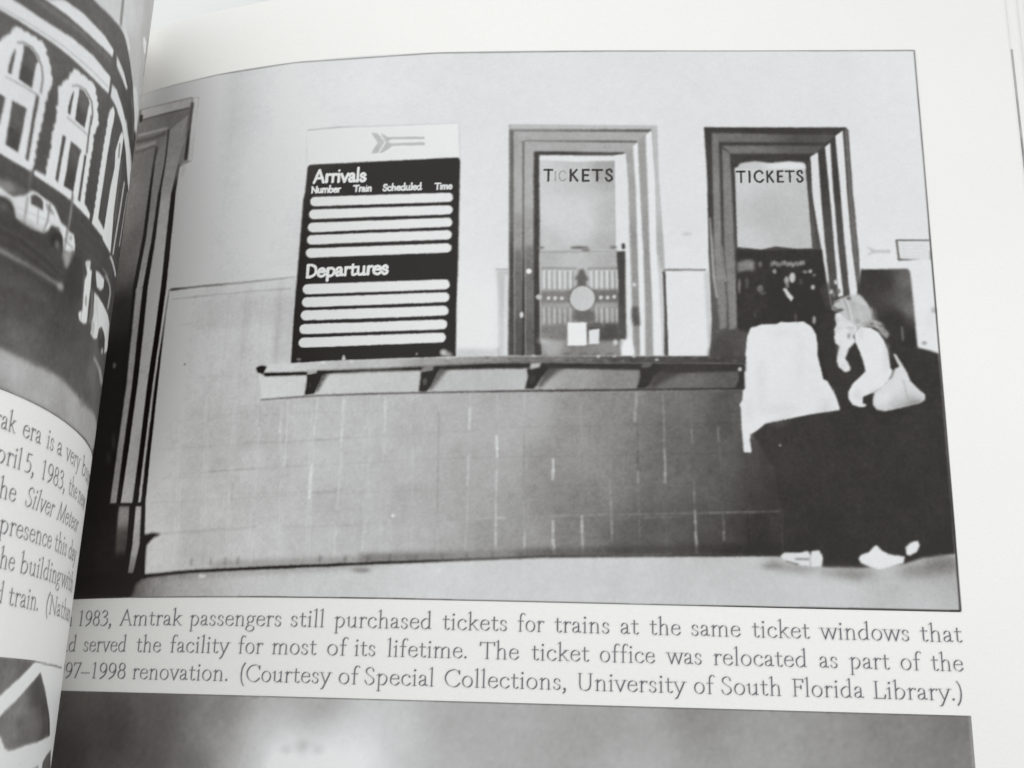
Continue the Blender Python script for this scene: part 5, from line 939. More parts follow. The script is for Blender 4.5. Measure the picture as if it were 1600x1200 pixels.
('window_shade',[(-30.4,-24.8,206),(-21.9,-25.9,196),(-26.3,-30.7,190),(-20.2,-36.5,192),(-30.8,-36.5,205)],'-792 -566 75 5 75 5 74 4 74 5 3 -79 3 -78 2 -78 3 -77 3 -76 -66 -3 -86 11 -59 -15 -100 11 0 90 0 91 0 92',0.128,1.0),
(None,[(-29.8,-22.1,200),(-22.8,-21.9,224)],'-766 -544 62 9 64 -9 76 9 65 -6 7 -30 -74 0 -73 0 -73 -1 -74 0',0.167,1.0),
(None,[(-19.4,-22.4,76),(-19.2,-36.5,90)],'-486 -535 1 -69 1 -68 1 -67 1 -67 0 -66 1 -66 12 1 -1 66 0 66 0 67 -1 67 -1 68 0 69',0.128,1.0),
('TXT', 'TICKETS', 60, [-31.41, -25.33, -20.18, -25.22], 1.98, 0.36, 1),
('window_opening',[(-26.7,-41.1,56),(-27.0,-47.9,54),(-17.6,-47.8,52)],'-796 -940 105 -8 66 4 66 3 115 1 7 -73 7 -72 7 -72 7 -71 -4 -81 -3 -81 -3 -80 -3 -79 -3 -79 -32 70 -32 71 -32 72 -80 -1 -80 -1 -81 -1 -16 65 -16 66 0 86 -1 87 3 87',0.154,1.0),
(None,[(-30.9,-40.6,150),(-29.6,-40.6,170)],'-793 -1000 48 14 21 -8 -2 -46 -21 6 -47 -12',0.257,0.7),
(None,150,'-646 -1007 -1 -8 -4 -4 -3 1 -3 7 1 8 2 6 4 2 4 -4',0.141,0.8),
(None,170,'-634 -1001 -2 -8 -4 -4 -4 1 -2 6 0 9 3 6 4 1 3 -4',0.141,0.8),
(None,170,'-624 -1007 -2 -8 -3 -4 -4 1 -2 7 0 8 3 6 4 2 3 -4',0.141,0.8),
(None,150,'-613 -1009 -2 -8 -3 -4 -4 1 -2 7 0 8 2 6 4 1 4 -4',0.141,0.8),
(None,150,'-602 -1002 -2 -8 -4 -4 -3 2 -3 6 1 8 3 6 4 2 3 -4',0.141,0.8),
(None,185,'-592 -1001 -1 -7 -3 -4 -4 1 -3 7 1 8 2 6 4 1 4 -4',0.141,0.8),
(None,170,'-581 -1007 -1 -8 -4 -4 -4 1 -2 7 0 8 3 6 4 2 3 -4',0.141,0.8),
(None,170,'-570 -1005 -2 -8 -3 -4 -4 2 -3 6 1 8 3 6 4 2 3 -4',0.141,0.8),
(None,185,'-560 -1010 -1 -7 -4 -5 -3 2 -3 6 1 8 2 7 4 1 4 -4',0.141,0.8),
(None,150,'-548 -1004 -2 -8 -4 -4 -4 2 -2 6 0 8 3 6 4 2 3 -4',0.141,0.8),
(None,150,'-538 -1005 -2 -7 -3 -5 -4 2 -2 6 0 8 3 7 4 1 3 -4',0.141,0.8),
(None,185,'-527 -1002 -2 -7 -3 -4 -4 1 -2 6 0 8 3 7 4 1 3 -4',0.141,0.8),
(None,170,'-516 -999 -2 -8 -4 -5 -3 2 -3 6 1 8 3 7 4 1 3 -4',0.141,0.8),
(None,170,'-634 -1039 -2 -7 -5 -4 -5 2 -4 5 1 8 3 6 6 1 4 -3',0.141,0.9),
(None,205,'-557 -1066 -2 -12 -5 -8 -7 -3 -6 3 -5 8 -1 12 3 11 4 8 7 3 7 -3 4 -8',0.141,0.95),
(None,175,'-583 -1078 -3 -11 -6 -6 -8 2 -4 9 1 12 5 9 7 2 6 -6',0.141,0.9),
(None,150,'-584 -1100 -2 -8 -5 -4 -5 2 -4 6 1 7 3 6 6 1 4 -3',0.141,0.8),
(None,120,'-689 -1116 -3 -10 -8 -6 -9 2 -6 8 1 12 6 9 9 2 7 -6',0.141,0.8),
(None,90,'-677 -1135 -4 -5 -9 -4 -10 1 -7 5 0 6 7 4 10 1 10 -3',0.141,0.8),
(None,190,'-479 -1108 -3 -7 -5 -4 -6 1 -4 6 0 8 5 6 6 1 5 -4',0.141,0.9),
(None,150,'-506 -1040 -3 -5 -6 -3 -7 1 -4 4 0 5 4 4 8 0 6 -2',0.141,0.8),
(None,190,'-488 -1038 -2 -5 -4 -3 -6 1 -3 5 0 5 4 5 5 1 5 -3',0.141,0.9),
(None,150,'-473 -1054 -2 -4 -5 -2 -5 0 -3 4 0 4 4 2 5 1 5 -2',0.141,0.7),
(None,150,'-783 -1105 -1 -17 -2 -12 -3 -5 -3 5 -1 12 -1 17 2 17 2 12 3 5 2 -5 2 -12',0.141,0.7),
(None,85,'-748 -1091 -2 -13 -3 -9 -4 -3 -4 3 -3 9 0 13 1 13 3 9 4 4 4 -4 3 -9',0.141,0.8),
(None,175,'-484 -1250 -2 -13 -3 -7 -5 3 -2 10 0 13 4 10 4 3 4 -7',0.141,0.9),
(None,95,'-559 -1237 -1 -11 -4 -6 -3 2 -2 9 0 11 3 9 4 2 2 -5',0.141,0.8),
(None,85,'-722 -1231 -1 -9 -3 -4 -4 1 -2 7 0 10 3 7 3 2 4 -5',0.141,0.6),
(None,120,'-691 -1008 -2 -9 -5 -5 -5 2 -3 7 0 10 4 7 5 2 5 -5',0.141,0.8),
(None,90,'-529 -1083 -2 -9 -5 -5 -5 1 -3 8 0 10 4 7 6 2 4 -5',0.141,0.6),
(None,214,'-611 -1115 13 3 20 -31 10 -11 -11 -17 -15 20',0.128,1.0),
(None,[(-34.4,-54.6,76),(-31.3,-53.5,80)],'-920 -1398 19 52 32 33 62 15 49 -5 -6 -121 -78 2 -79 2',0.282,1.0),
(None,74,'-462 -1111 42 29 22 -84 -8 -56 -35 28',0.257,0.7),
(None,200,'-406 -1127 -2 -7 -5 -4 -5 1 -4 6 1 7 3 6 6 2 4 -4',0.154,1.0),
(None,215,'-386 -1085 -2 -7 -5 -4 -5 1 -3 6 0 8 4 6 5 1 5 -4',0.154,1.0),
(None,120,'-397 -1141 -2 -7 -5 -4 -5 1 -3 6 0 7 4 6 5 2 5 -4',0.154,1.0),
(None,110,'-378 -1124 -2 -8 -5 -3 -5 1 -3 6 1 8 3 6 5 1 5 -4',0.154,1.0),
('wall_sign',[(-2.5,-37.6,224)],'-138 -896 69 0 69 0 -1 -91 -66 1 -67 1',0.103,1.0),
(None,96,'-141 -898 5 -87 8 1 -5 87',0.116,1.0),
(None,[(-4.5,-35.8,105),(-0.3,-35.8,125)],'-138 -901 68 0 69 0 1 7 -69 0 -69 0',0.116,1.0),
(None,[(-5.2,-39.4,100),(-1.6,-39.4,180)],'-136 -989 85 4 0 4 -85 1',0.128,1.0),
(None,120,'-7 -945 1 -40 6 1 -2 40',0.128,0.8),
(None,203,'-104 -922 -2 -2 -3 -1 -4 1 -2 1 0 2 3 2 4 0 3 -1',0.128,0.6),
(None,203,'-87 -922 -2 -2 -3 0 -4 0 -2 1 0 2 2 2 4 0 4 -1',0.128,0.6),
(None,203,'-77 -922 -1 -2 -4 0 -4 0 -2 1 0 2 3 2 3 0 4 -1',0.128,0.6),
(None,203,'-61 -922 -1 -2 -4 0 -4 0 -2 1 0 2 3 2 4 0 3 -1',0.128,0.6),
(None,203,'-49 -922 -1 -2 -4 0 -4 0 -2 1 0 2 3 2 3 0 4 -1',0.128,0.6),
(None,203,'-31 -922 -2 -2 -3 0 -4 0 -2 1 0 2 2 2 4 0 4 -1',0.128,0.6),
(None,203,'-18 -922 -2 -2 -3 0 -4 0 -2 1 0 2 3 2 3 0 3 -1',0.128,0.6),
(None,203,'-106 -938 -2 -2 -3 0 -4 0 -2 2 0 2 3 1 4 0 3 -1',0.128,0.6),
(None,203,'-88 -938 -2 -1 -3 -1 -4 0 -2 2 0 2 3 1 4 0 3 -1',0.128,0.6),
(None,203,'-75 -938 -2 -1 -3 -1 -4 0 -2 2 0 2 2 1 4 0 4 -1',0.128,0.6),
(None,203,'-61 -938 -2 -1 -3 -1 -4 0 -2 2 0 2 2 1 4 0 4 -1',0.128,0.6),
(None,203,'-50 -938 -2 -1 -3 -1 -4 0 -2 2 0 2 3 1 3 0 3 -1',0.128,0.6),
(None,203,'-32 -938 -2 -1 -3 -1 -4 0 -3 2 1 2 2 1 4 0 3 -1',0.128,0.6),
(None,203,'-19 -938 -1 -1 -4 -1 -4 0 -2 2 0 2 2 1 4 0 4 -1',0.128,0.6),
(None,203,'-106 -953 -1 -2 -3 -1 -4 0 -3 2 0 2 3 1 4 0 3 -1',0.128,0.6),
(None,203,'-93 -953 -2 -2 -3 -1 -4 0 -2 2 0 2 2 1 4 0 4 -1',0.128,0.6),
(None,203,'-76 -953 -1 -2 -3 -1 -4 0 -3 2 0 2 3 1 4 0 3 0',0.128,0.6),
(None,203,'-64 -953 -2 -2 -4 -1 -3 0 -3 2 0 2 3 1 4 1 3 -1',0.128,0.6),
(None,203,'-48 -953 -1 -2 -3 -1 -4 0 -3 2 0 2 3 1 4 1 3 -1',0.128,0.6),
(None,203,'-35 -953 -1 -2 -4 -1 -4 0 -2 2 0 2 3 1 4 1 3 -1',0.128,0.6),
(None,203,'-22 -953 -2 -2 -3 -1 -4 0 -2 2 0 2 3 1 4 1 3 -1',0.128,0.6),
(None,203,'-106 -969 -2 -2 -3 -1 -4 0 -3 2 0 2 3 2 4 0 3 -1',0.128,0.6),
(None,203,'-93 -969 -2 -2 -3 -1 -4 1 -2 1 0 2 2 2 4 0 4 -1',0.128,0.6),
(None,203,'-78 -969 -2 -2 -3 -1 -4 1 -2 1 0 2 3 2 3 0 3 -1',0.128,0.6),
(None,203,'-62 -969 -2 -2 -3 -1 -4 1 -3 1 1 2 2 2 4 0 3 -1',0.128,0.6),
(None,203,'-50 -969 -2 -1 -3 -2 -4 1 -2 1 0 2 3 2 3 0 4 -1',0.128,0.6),
(None,203,'-37 -969 -1 -1 -4 -2 -4 1 -2 1 0 2 3 2 3 0 4 -1',0.128,0.6),
(None,203,'-22 -969 -1 -1 -3 -2 -4 1 -2 1 0 2 2 2 4 0 4 -1',0.128,0.6),
(None,196,'-262 -928 18 -3 20 -11 60 3 -2 -17 -59 2 -21 -8 -19 -3 25 17',0.141,0.9),
('dark_panel',[(-8.1,-43.2,62),(-6.5,-49.9,54),(-4.0,-43.2,110),(-3.8,-47.7,112),(-4.4,-45.5,92),(-10.1,-42.1,60),(-3.7,-53.2,52)],'-289 -1028 96 2 95 2 7 -14 4 -126 1 -135 1 -70 1 -69 -76 0 -77 -1 -77 -1 0 68 0 68 -1 69 -1 69',0.154,1.0),
(None,120,'-144 -1276 1 -60 7 1 -2 60',0.154,0.9),
(None,150,'7 -1206 -4 -6 -7 -4 -9 1 -5 6 0 7 6 6 9 2 7 -4',0.257,0.8),
(None,130,'-47 -1346 -3 -4 -6 -2 -6 0 -4 4 0 5 4 3 7 1 6 -2',0.193,1.0),
(None,205,'-19 -1247 -3 -16 -4 -13 -6 -4 -4 4 -3 12 -1 17 3 17 5 12 5 4 5 -4 3 -12',0.514,0.5),
('dark_trousers',[(-25.0,-76.6,56),(-7.9,-71.2,57),(-3.7,-81.3,56),(-18.6,-87.5,54),(-27.8,-71.5,60),(-1.3,-87.2,54)],'-702 -1687 82 18 81 19 66 14 66 14 -39 122 -17 70 -17 70 -1 82 56 84 89 28 21 -83 1 -82 2 -82 2 41 76 2 75 3 75 2 40 -10 42 -15 2 -58 0 -67 0 -67 0 -66 0 -65 0 -65 0 -64 0 -64 1 -63 0 -62 -1 -82 -2 -81 -64 -8 -64 -9 -59 -21 -86 -11 -86 -11 -73 0 -74 1 2 49 -75 -1 -75 -2 1 81 3 83 -13 88 -13 89 -56 103 -30 25',0.18,1.0),
(None,58,'-764 -1748 69 -41 25 -77 24 -76 -3 -67 -3 -67 -2 -66 -2 -65 -54 -1 0 65 0 66 0 67 -1 67 -17 76 -17 77',0.77,0.55),
(None,112,'-736 -2233 61 -4 61 -3 60 -9 60 -8 66 1 67 2 60 4 61 4 60 5 84 14 85 13 0 -53 -62 -8 -63 -9 -60 -4 -60 -3 -60 -4 -60 -3 -71 8 -72 8 -73 6 -72 5',0.514,0.5),
(None,92,'-661 -2254 -5 -4 -15 -4 -19 -2 -20 1 -14 3 -5 5 6 5 14 4 19 1 20 -1 14 -3',0.385,0.6),
(None,105,'-346 -2278 -7 -8 -20 -6 -27 -2 -26 1 -19 5 -7 7 8 8 20 5 26 3 26 -1 20 -5',0.642,0.45),
(None,96,'2 -2228 -9 -10 -23 -7 -32 -3 -30 2 -22 6 -8 10 9 10 23 7 32 3 30 -2 22 -6',0.642,0.5),
(None,222,'-204 -2268 -9 -15 -24 -11 -31 -4 -31 3 -22 10 -7 14 9 15 23 11 32 5 31 -4 22 -10',0.899,0.75),
(None,212,'-507 -2272 -4 -10 -9 -7 -12 -3 -12 2 -8 7 -3 10 3 9 10 8 12 3 12 -3 8 -6',0.514,0.5),
('white_shirt',[(-27.3,-56.7,229),(-21.4,-63.1,227)],'-762 -1322 14 34 46 16 58 2 20 11 26 -3 64 4 31 -20 18 -34 4 -48 -3 -41 11 -54 7 -47 16 -8 20 -38 14 -40 9 -42 -43 -6 -89 -14 -89 -22 -76 -16 -26 -24 -31 -19 -5 -27 6 -45 -5 -7 -26 3 -5 108 -1 73 -6 13 13 20 6 67 8 54 5 81',0.116,1.0),
(None,120,'-704 -1690 76 18 32 1 -33 -29 -50 3',0.385,0.35),
(None,220,'-642 -1777 -1 -3 -3 -2 -4 1 -2 2 0 3 2 2 4 0 3 -1',0.103,1.0),
(None,205,'-788 -1464 -2 -6 -5 -4 -5 1 -3 5 0 6 3 6 6 1 4 -3',0.128,1.0),
('blond_hair',[(-12.9,-46.1,200),(-11.5,-48.8,212),(-14.5,-47.2,195),(-8.6,-51.6,150),(-9.6,-50.5,175)],'-418 -1201 14 24 24 21 39 14 39 4 24 -28 20 -41 7 -41 31 -12 11 -29 17 -17 -12 -23 -19 16 -17 30 -38 7 -26 -7 -27 -14 -39 -7 -6 62 -8 27 -25 7',0.167,1.0),
('face_and_hand',[(-15.2,-50.0,222),(-14.6,-53.3,226)],'-402 -1222 18 8 18 -25 43 -37 5 -14 -20 -31 11 -19 -30 -32 -17 -42 10 -18 10 -22 -4 -12 -20 -6 -23 21 -8 24 6 33 10 31 -17 14 -3 24 4 20 -3 14 11 21 -5 27',0.128,1.0),
('white_top',[(-11.0,-56.5,229)],'-332 -1304 28 26 38 -4 31 -20 20 -35 13 -48 4 -67 9 -13 -18 -41 -24 -26 -39 -22 -44 -21 -1 -25 14 -6 -4 -8 -19 -3 -31 9 -16 27 1 27 20 34 34 33 20 21 -7 40 -13 47 -14 35',0.116,1.0),
('handbag',[(-9.3,-62.9,226),(-7.2,-60.7,220),(-5.4,-63.9,212),(-3.3,-62.8,222),(-7.4,-64.4,196)],'-267 -1553 36 27 31 34 20 37 18 9 -21 55 10 -3 24 -44 16 -34 10 -34 23 -26 31 -31 -3 -22 -26 -15 -70 -18 -63 -14 -31 5 -14 20 2 27',0.128,1.0),
(None,176,'-153 -1499 7 -47 6 -39 5 1 -7 40 -6 46',0.154,0.8),
(None,150,'-185 -1458 -11 -33 -10 -4 2 -5 12 6 12 34',0.128,1.0),
(None,160,'-198 -1617 50 17 57 10 0 5 -57 -11 -51 -17',0.18,0.8),
(None,56,'-185 -1412 15 -33 -21 -7 -8 27',0.128,0.7),
(None,76,'-367 -1206 -5 -4 -12 -3 -12 1 -9 3 1 5 8 3 13 1 11 -2',0.154,0.9),
(None,80,'-396 -1198 -3 -4 -5 -2 -6 0 -4 4 0 4 4 4 6 1 6 -2',0.154,0.8),
(None,90,'-335 -1156 -3 -5 -6 -3 -7 1 -4 5 0 5 5 5 7 1 6 -3',0.154,0.8),
(None,120,'-349 -1318 -2 -8 -3 -4 -3 1 -2 7 0 8 3 7 4 1 2 -4',0.154,0.9),
(None,90,'-251 -1266 -2 -4 -6 -2 -5 0 -4 4 0 4 4 4 6 1 5 -2',0.154,0.9),
(None,96,'-206 -1272 -4 -4 -8 -2 -10 1 -6 3 0 4 7 2 9 1 8 -1',0.154,0.8),
(None,165,'-306 -1256 -3 -7 -5 -4 -6 1 -4 6 0 8 4 6 7 1 5 -4',0.154,0.7),
(None,150,'-265 -1266 -5 -2 -11 -1 -13 0 -8 2 0 2 8 2 14 1 11 -2',0.154,0.7),
(None,120,'-235 -1269 -1 -6 -3 -3 -4 1 -1 5 0 6 2 5 4 1 3 -3',0.154,0.8),
(None,185,'-330 -1284 -4 -3 -12 -2 -13 1 -8 2 0 4 9 3 12 1 12 -2',0.154,0.6),
(None,150,'-379 -1170 -3 -3 -10 -2 -10 0 -7 3 0 4 7 3 11 1 9 -2',0.154,0.7),
(None,130,'-203 -1296 -2 -6 -4 -4 -4 2 -2 4 0 7 3 5 4 1 4 -3',0.154,0.7),
(None,130,'-368 -1156 12 -44 6 -50 4 1 -5 50 -13 45',0.128,0.55),
(None,222,'-357 -1160 13 -46 4 -47 5 1 -5 48 -13 46',0.128,0.55),
(None,150,'-346 -1164 12 -47 6 -46 4 1 -5 46 -13 48',0.128,0.55),
(None,130,'-335 -1168 13 -48 4 -45 5 1 -5 45 -13 49',0.128,0.55),
(None,150,'-324 -1172 12 -50 6 -43 4 1 -5 44 -13 50',0.128,0.55),
(None,150,'-313 -1176 13 -51 5 -41 4 0 -5 42 -13 51',0.128,0.55),
(None,130,'-302 -1180 12 -53 6 -39 4 1 -5 39 -13 53',0.128,0.55),
(None,130,'-291 -1184 12 -54 6 -38 4 1 -5 38 -12 54',0.128,0.55),
(None,130,'-280 -1188 12 -56 6 -36 4 1 -6 37 -12 55',0.128,0.55),
(None,130,'-269 -1192 12 -57 6 -35 4 2 -5 34 -12 57',0.128,0.55),
(None,232,'-258 -1196 12 -58 6 -33 4 1 -6 33 -12 58',0.128,0.55),
(None,150,'-246 -1200 11 -60 6 -31 4 1 -6 31 -11 60',0.128,0.55),
(None,196,'-376 -1282 -3 -8 -8 -4 -9 2 -5 6 1 7 6 6 8 1 8 -4',0.282,0.6),
(None,200,'-348 -1244 -2 -11 -6 -8 -6 -3 -6 3 -5 8 -1 11 2 11 6 8 6 3 6 -2 5 -8',0.282,0.5),
(None,190,'-336 -1304 -2 -14 -3 -10 -4 -4 -4 4 -2 10 -1 14 2 14 4 10 4 3 3 -3 3 -10',0.282,0.6),
(None,206,'-386 -1381 -2 -19 -4 -14 -4 -5 -4 5 -1 14 0 19 1 19 4 14 4 5 4 -5 2 -14',0.282,0.5),
(None,205,'-370 -1446 -3 -7 -7 -3 -9 1 -5 5 0 8 6 6 8 1 8 -4',0.282,0.5),
(None,206,'-295 -1304 -3 -16 -4 -12 -6 -5 -4 5 -3 12 -1 16 3 16 4 13 5 4 5 -4 3 -12',0.282,0.5),
(None,206,'-200 -1412 -4 -35 -6 -25 -5 -10 -4 10 -3 25 1 35 4 35 5 26 6 10 4 -10 2 -25',0.282,0.5),
(None,206,'-217 -1551 -5 -5 -13 -4 -18 -2 -17 1 -13 4 -4 5 5 6 13 4 17 1 18 -1 12 -4',0.282,0.5),
(None,208,'-318 -1568 -3 -14 -6 -9 -8 -4 -7 3 -5 10 -2 14 3 13 6 9 8 4 7 -3 5 -10',0.282,0.5),
(None,110,'-391 -1250 -1 -3 -4 -2 -5 1 -2 2 0 4 3 3 4 1 4 -2',0.282,0.6),
(None,150,'-397 -1296 -2 -3 -5 -2 -5 1 -3 2 0 3 4 2 5 1 4 -2',0.282,0.6),
(None,214,'-696 -1525 -4 -53 -7 -40 -8 -14 -7 14 -4 39 0 53 4 54 6 40 8 15 8 -15 4 -39',0.514,0.6),
(None,216,'-541 -1415 -4 -54 -7 -40 -6 -14 -6 14 -3 39 1 54 4 55 6 40 7 15 6 -15 3 -40',0.514,0.6),
(None,218,'-536 -1306 -11 -6 -28 -4 -39 -2 -38 1 -28 4 -11 5 11 6 28 4 39 2 39 -1 28 -4',0.514,0.6),
(None,214,'-550 -1630 -14 -6 -38 -6 -50 -2 -50 1 -38 4 -13 7 14 6 37 6 51 2 51 -1 36 -4',0.514,0.6),
(None,206,'-755 -1632 -3 -27 -4 -19 -5 -8 -5 8 -3 19 -1 26 2 27 5 19 5 7 5 -6 3 -20',0.514,0.6),
(None,212,'-441 -1602 -3 -13 -8 -9 -10 -4 -10 3 -7 10 -2 13 3 13 8 10 10 4 10 -4 7 -9',0.514,0.6),
(None,62,'-572 -1838 -9 -52 -20 -37 -25 -15 -24 14 -17 37 -5 51 8 52 20 38 26 14 24 -13 17 -38',1.027,0.6),
(None,62,'-450 -1785 -7 -77 -10 -56 -11 -21 -9 21 -4 56 1 77 6 78 10 57 12 22 8 -21 5 -58',1.027,0.6),
(None,61,'-262 -1782 -9 -77 -16 -56 -19 -21 -16 20 -9 56 0 77 9 78 16 58 19 21 16 -21 9 -57',1.027,0.6),
(None,62,'-361 -2038 -7 -62 -11 -46 -13 -16 -11 16 -7 45 0 62 7 63 12 47 13 17 11 -16 7 -47',1.027,0.6),
(None,61,'-70 -1727 -13 -78 -22 -56 -26 -21 -23 20 -14 56 -1 77 12 79 22 58 27 21 23 -21 14 -58',1.027,0.6),
('shoe',[(-24.5,-88.8,222)],'-662 -2211 16 10 58 1 24 7 12 -3 -2 -54 -36 1 -36 9 -30 16',0.128,1.0),
(None,90,'-614 -2222 61 1 0 -6 -49 -1',0.154,0.8),
(None,60,'-644 -2229 54 -14 -12 -6 -36 11',0.128,0.5),
('shoe',[(-21.1,-88.6,224)],'-545 -2193 30 4 12 -31 -9 -30 -36 -2',0.128,1.0),
('shoe',[(-11.0,-88.4,229)],'-368 -2217 10 14 31 11 22 24 9 3 17 -19 29 -15 57 -8 -8 -25 -39 -10 -49 -16 -36 8 -35 16',0.128,1.0),
('shoe',[(-6.1,-86.8,229)],'-188 -2170 20 18 28 8 6 -19 -13 -25 -25 -14 -14 2',0.128,1.0),
('wall_panel_strip',[(-106.3,-61.3,198),(-89.7,-61.1,194),(-73.9,-60.6,186),(-68.7,-60.5,190),(-58.3,-60.4,160),(-52.0,-60.8,140),(-42.8,-60.7,110),(-34.6,-60.6,96),(-66.5,-61.6,196)],'-2792 -1486 88 0 86 0 84 1 83 2 69 1 68 1 68 1 66 2 67 2 69 2 69 2 68 2 69 3 68 3 125 1 124 1 125 2 123 2 124 2 123 2 123 2 123 1 -8 -94 -68 -2 -68 -2 -69 -2 -68 -2 -69 -2 -68 -2 -71 -2 -71 -2 -70 -2 -72 -3 -71 -2 -71 -2 -71 -1 -72 -2 -67 -2 -67 -2 -67 -2 -68 -2 -68 -1 -68 -2 -68 -1 -67 -1 -68 0 -68 -1 -69 0 -83 -4 -85 -4 -86 -3 -16 70',0.154,1.0),
(None,[(-109.5,-63.6,120),(-89.6,-63.3,100),(-58.2,-62.4,62),(-32.5,-61.8,56)],'-2772 -1600 67 2 65 2 65 3 63 3 56 0 54 1 54 1 54 1 54 1 53 1 53 1 53 1 53 1 52 1 53 1 52 2 53 1 52 1 52 2 51 1 52 1 52 1 52 1 51 2 52 1 52 1 51 2 51 1 52 2 52 1 52 2 53 1 52 1 52 2 52 2 53 1 51 1 1 10 -52 -2 -53 -1 -52 -2 -52 -1 -52 -2 -53 -2 -52 -1 -52 -1 -52 -2 -51 -2 -51 -1 -52 -1 -52 -2 -52 -1 -51 -2 -52 -1 -52 -2 -52 -1 -52 -1 -52 -2 -52 -1 -53 -1 -52 -2 -52 -1 -53 -1 -53 -1 -53 -1 -54 -1 -53 -1 -54 -1 -54 -1 -55 -1 -55 -1 -64 -2 -65 -3 -65 -3 -66 -2',0.128,1.0),
('shelf',[(-108.8,-58.7,198),(-89.9,-58.1,190),(-83.5,-57.7,160),(-75.0,-57.4,150),(-63.5,-57.3,118),(-47.9,-57.1,82),(-32.4,-57.0,68),(-94.2,-58.5,184)],'-2809 -1459 40 13 81 2 79 2 78 3 77 3 69 0 68 1 68 1 67 0 67 2 69 2 69 1 69 3 68 2 69 2 126 1 126 2 125 1 125 2 125 2 124 2 125 2 124 1 -1 -31 -124 -1 -124 -2 -124 -1 -125 -2 -125 -1 -125 -2 -125 -1 -126 -1 -69 -3 -68 -4 -69 -4 -68 -3 -69 -3 -67 -2 -67 -3 -67 -2 -68 -1 -69 -2 -79 -2 -79 -1 -81 -1 -82 0 -27 8',0.128,1.0),
(None,66,'-2810 -1456 24 8 26 -5 -14 -28 -24 4',0.167,1.0),
(None,[(-106.4,-59.6,70),(-89.9,-59.4,92),(-84.5,-59.2,66),(-68.7,-58.6,56),(-37.6,-58.1,60)],'-2796 -1474 24 -7 99 -1 97 0 125 4 69 2 68 2 67 2 67 2 67 3 69 3 68 4 69 3 68 4 69 3 126 2 125 1 125 1 125 2 125 2 124 2 124 1 124 2 -1 -35 -67 -3 -68 -3 -68 -3 -67 -3 -90 5 -91 5 -71 0 -71 1 -71 0 -72 1 -65 -1 -65 -1 -65 -1 -66 0 -68 -3 -68 -2 -68 -2 -69 -1 -69 -2 -67 -2 -67 -2 -68 -1 -68 -2 -68 -1 -125 -4 -91 1 -92 0',0.167,1.0),
(None,66,'-1598 -1457 115 1 -51 -33 -36 -33 -26 -33 -20 -3 20 46',0.334,0.8),
(None,62,'-1146 -1456 67 0 67 0 67 0 -98 -34 -62 -33 -37 -28 -30 0 26 46',0.385,0.8),
(None,80,'-2534 -1481 58 -5 -24 -40 -22 -44 -13 -5',0.257,0.7),
(None,76,'-2044 -1474 69 3 -35 -49 -30 -44 -20 -5',0.282,0.7),
('shelf_bracket',56,'-2576 -1488 47 6 18 -8 -9 -25 -9 -30 -9 -33 -41 -4 7 46',0.154,1.0),
('shelf_bracket',56,'-2091 -1488 50 20 24 -8 -17 -39 -14 -35 -17 -25 -32 0 5 47',0.154,1.0),
('shelf_bracket',56,'-1657 -1477 62 25 29 -16 -30 -44 -18 -32 -13 -17 -36 0 12 49',0.154,1.0),
('shelf_bracket',56,'-1198 -1465 57 20 31 -19 -31 -36 -21 -38 -16 -13 -33 -1 13 46',0.154,1.0),
('shelf_bracket',56,'-804 -1476 24 20 2 -89 -38 -1 14 41',0.154,1.0),
(None,176,'-2577 -1474 45 1 -1 -19 -42 -5',0.128,0.9),
(None,150,'-2084 -1468 45 8 -1 -25 -48 -8',0.154,0.8),
(None,200,'-1642 -1452 42 3 -5 -19 -39 -9',0.154,0.9),
(None,110,'-1187 -1446 41 4 -10 -17 -36 -6',0.154,0.8),
(None,108,'-2575 -1527 25 5 5 -36 -27 -8',0.231,0.8),
(None,104,'-2087 -1518 21 6 7 -36 -23 -5',0.231,0.8),
(None,74,'-1649 -1507 26 6 1 -33 -23 -5',0.231,0.8),
(None,200,'-788 -1464 -2 -6 -5 -4 -5 2 -3 4 0 6 3 5 6 1 4 -2',0.128,1.0),
(None,220,'-1358 -1418 -2 -4 -5 -2 -6 0 -3 4 0 3 3 3 6 1 5 -2',0.128,0.8),
(None,200,'-1214 -1416 -3 -4 -5 -2 -6 1 -4 3 0 3 4 3 6 1 6 -2',0.128,0.8),
(None,190,'-1621 -1419 -2 -4 -5 -2 -6 1 -4 3 0 3 4 4 6 0 5 -2',0.128,0.8),
(None,190,'-1292 -1418 -2 -3 -6 -2 -6 1 -4 2 0 4 4 3 6 1 6 -2',0.128,0.8),
(None,215,'-1122 -1428 -2 -4 -5 -2 -5 0 -4 3 0 4 4 3 6 1 4 -2',0.128,0.8),
(None,190,'-1973 -1432 -2 -4 -5 -2 -6 1 -4 3 0 3 3 3 6 1 6 -2',0.128,0.8),
(None,170,'-1920 -1438 -2 -4 -5 -1 -6 0 -4 3 0 4 3 3 7 1 5 -2',0.128,0.8),
(None,215,'-2500 -1446 -2 -4 -5 -1 -7 1 -4 3 0 3 4 3 6 1 6 -2',0.128,0.8),
(None,215,'-2637 -1458 -1 -4 -6 -2 -7 1 -5 3 0 4 4 3 7 1 6 -3',0.128,0.8),
(None,210,'-2376 -1443 -2 -4 -5 -1 -6 0 -5 3 0 4 4 3 6 0 6 -2',0.128,0.8),
(None,60,'-2078 -1430 -2 -2 -6 -1 -8 1 -4 1 0 3 4 1 7 1 7 -2',0.154,0.4),
(None,60,'-2044 -1429 -3 -3 -6 0 -7 0 -5 2 0 2 4 2 7 0 7 -1',0.154,0.4),
(None,170,'-2011 -1436 -3 -2 -6 -1 -7 1 -5 1 0 3 5 1 7 1 6 -2',0.154,0.4),
(None,90,'-1977 -1443 -3 -2 -6 -1 -7 0 -5 2 0 2 5 2 7 0 6 -1',0.154,0.4),
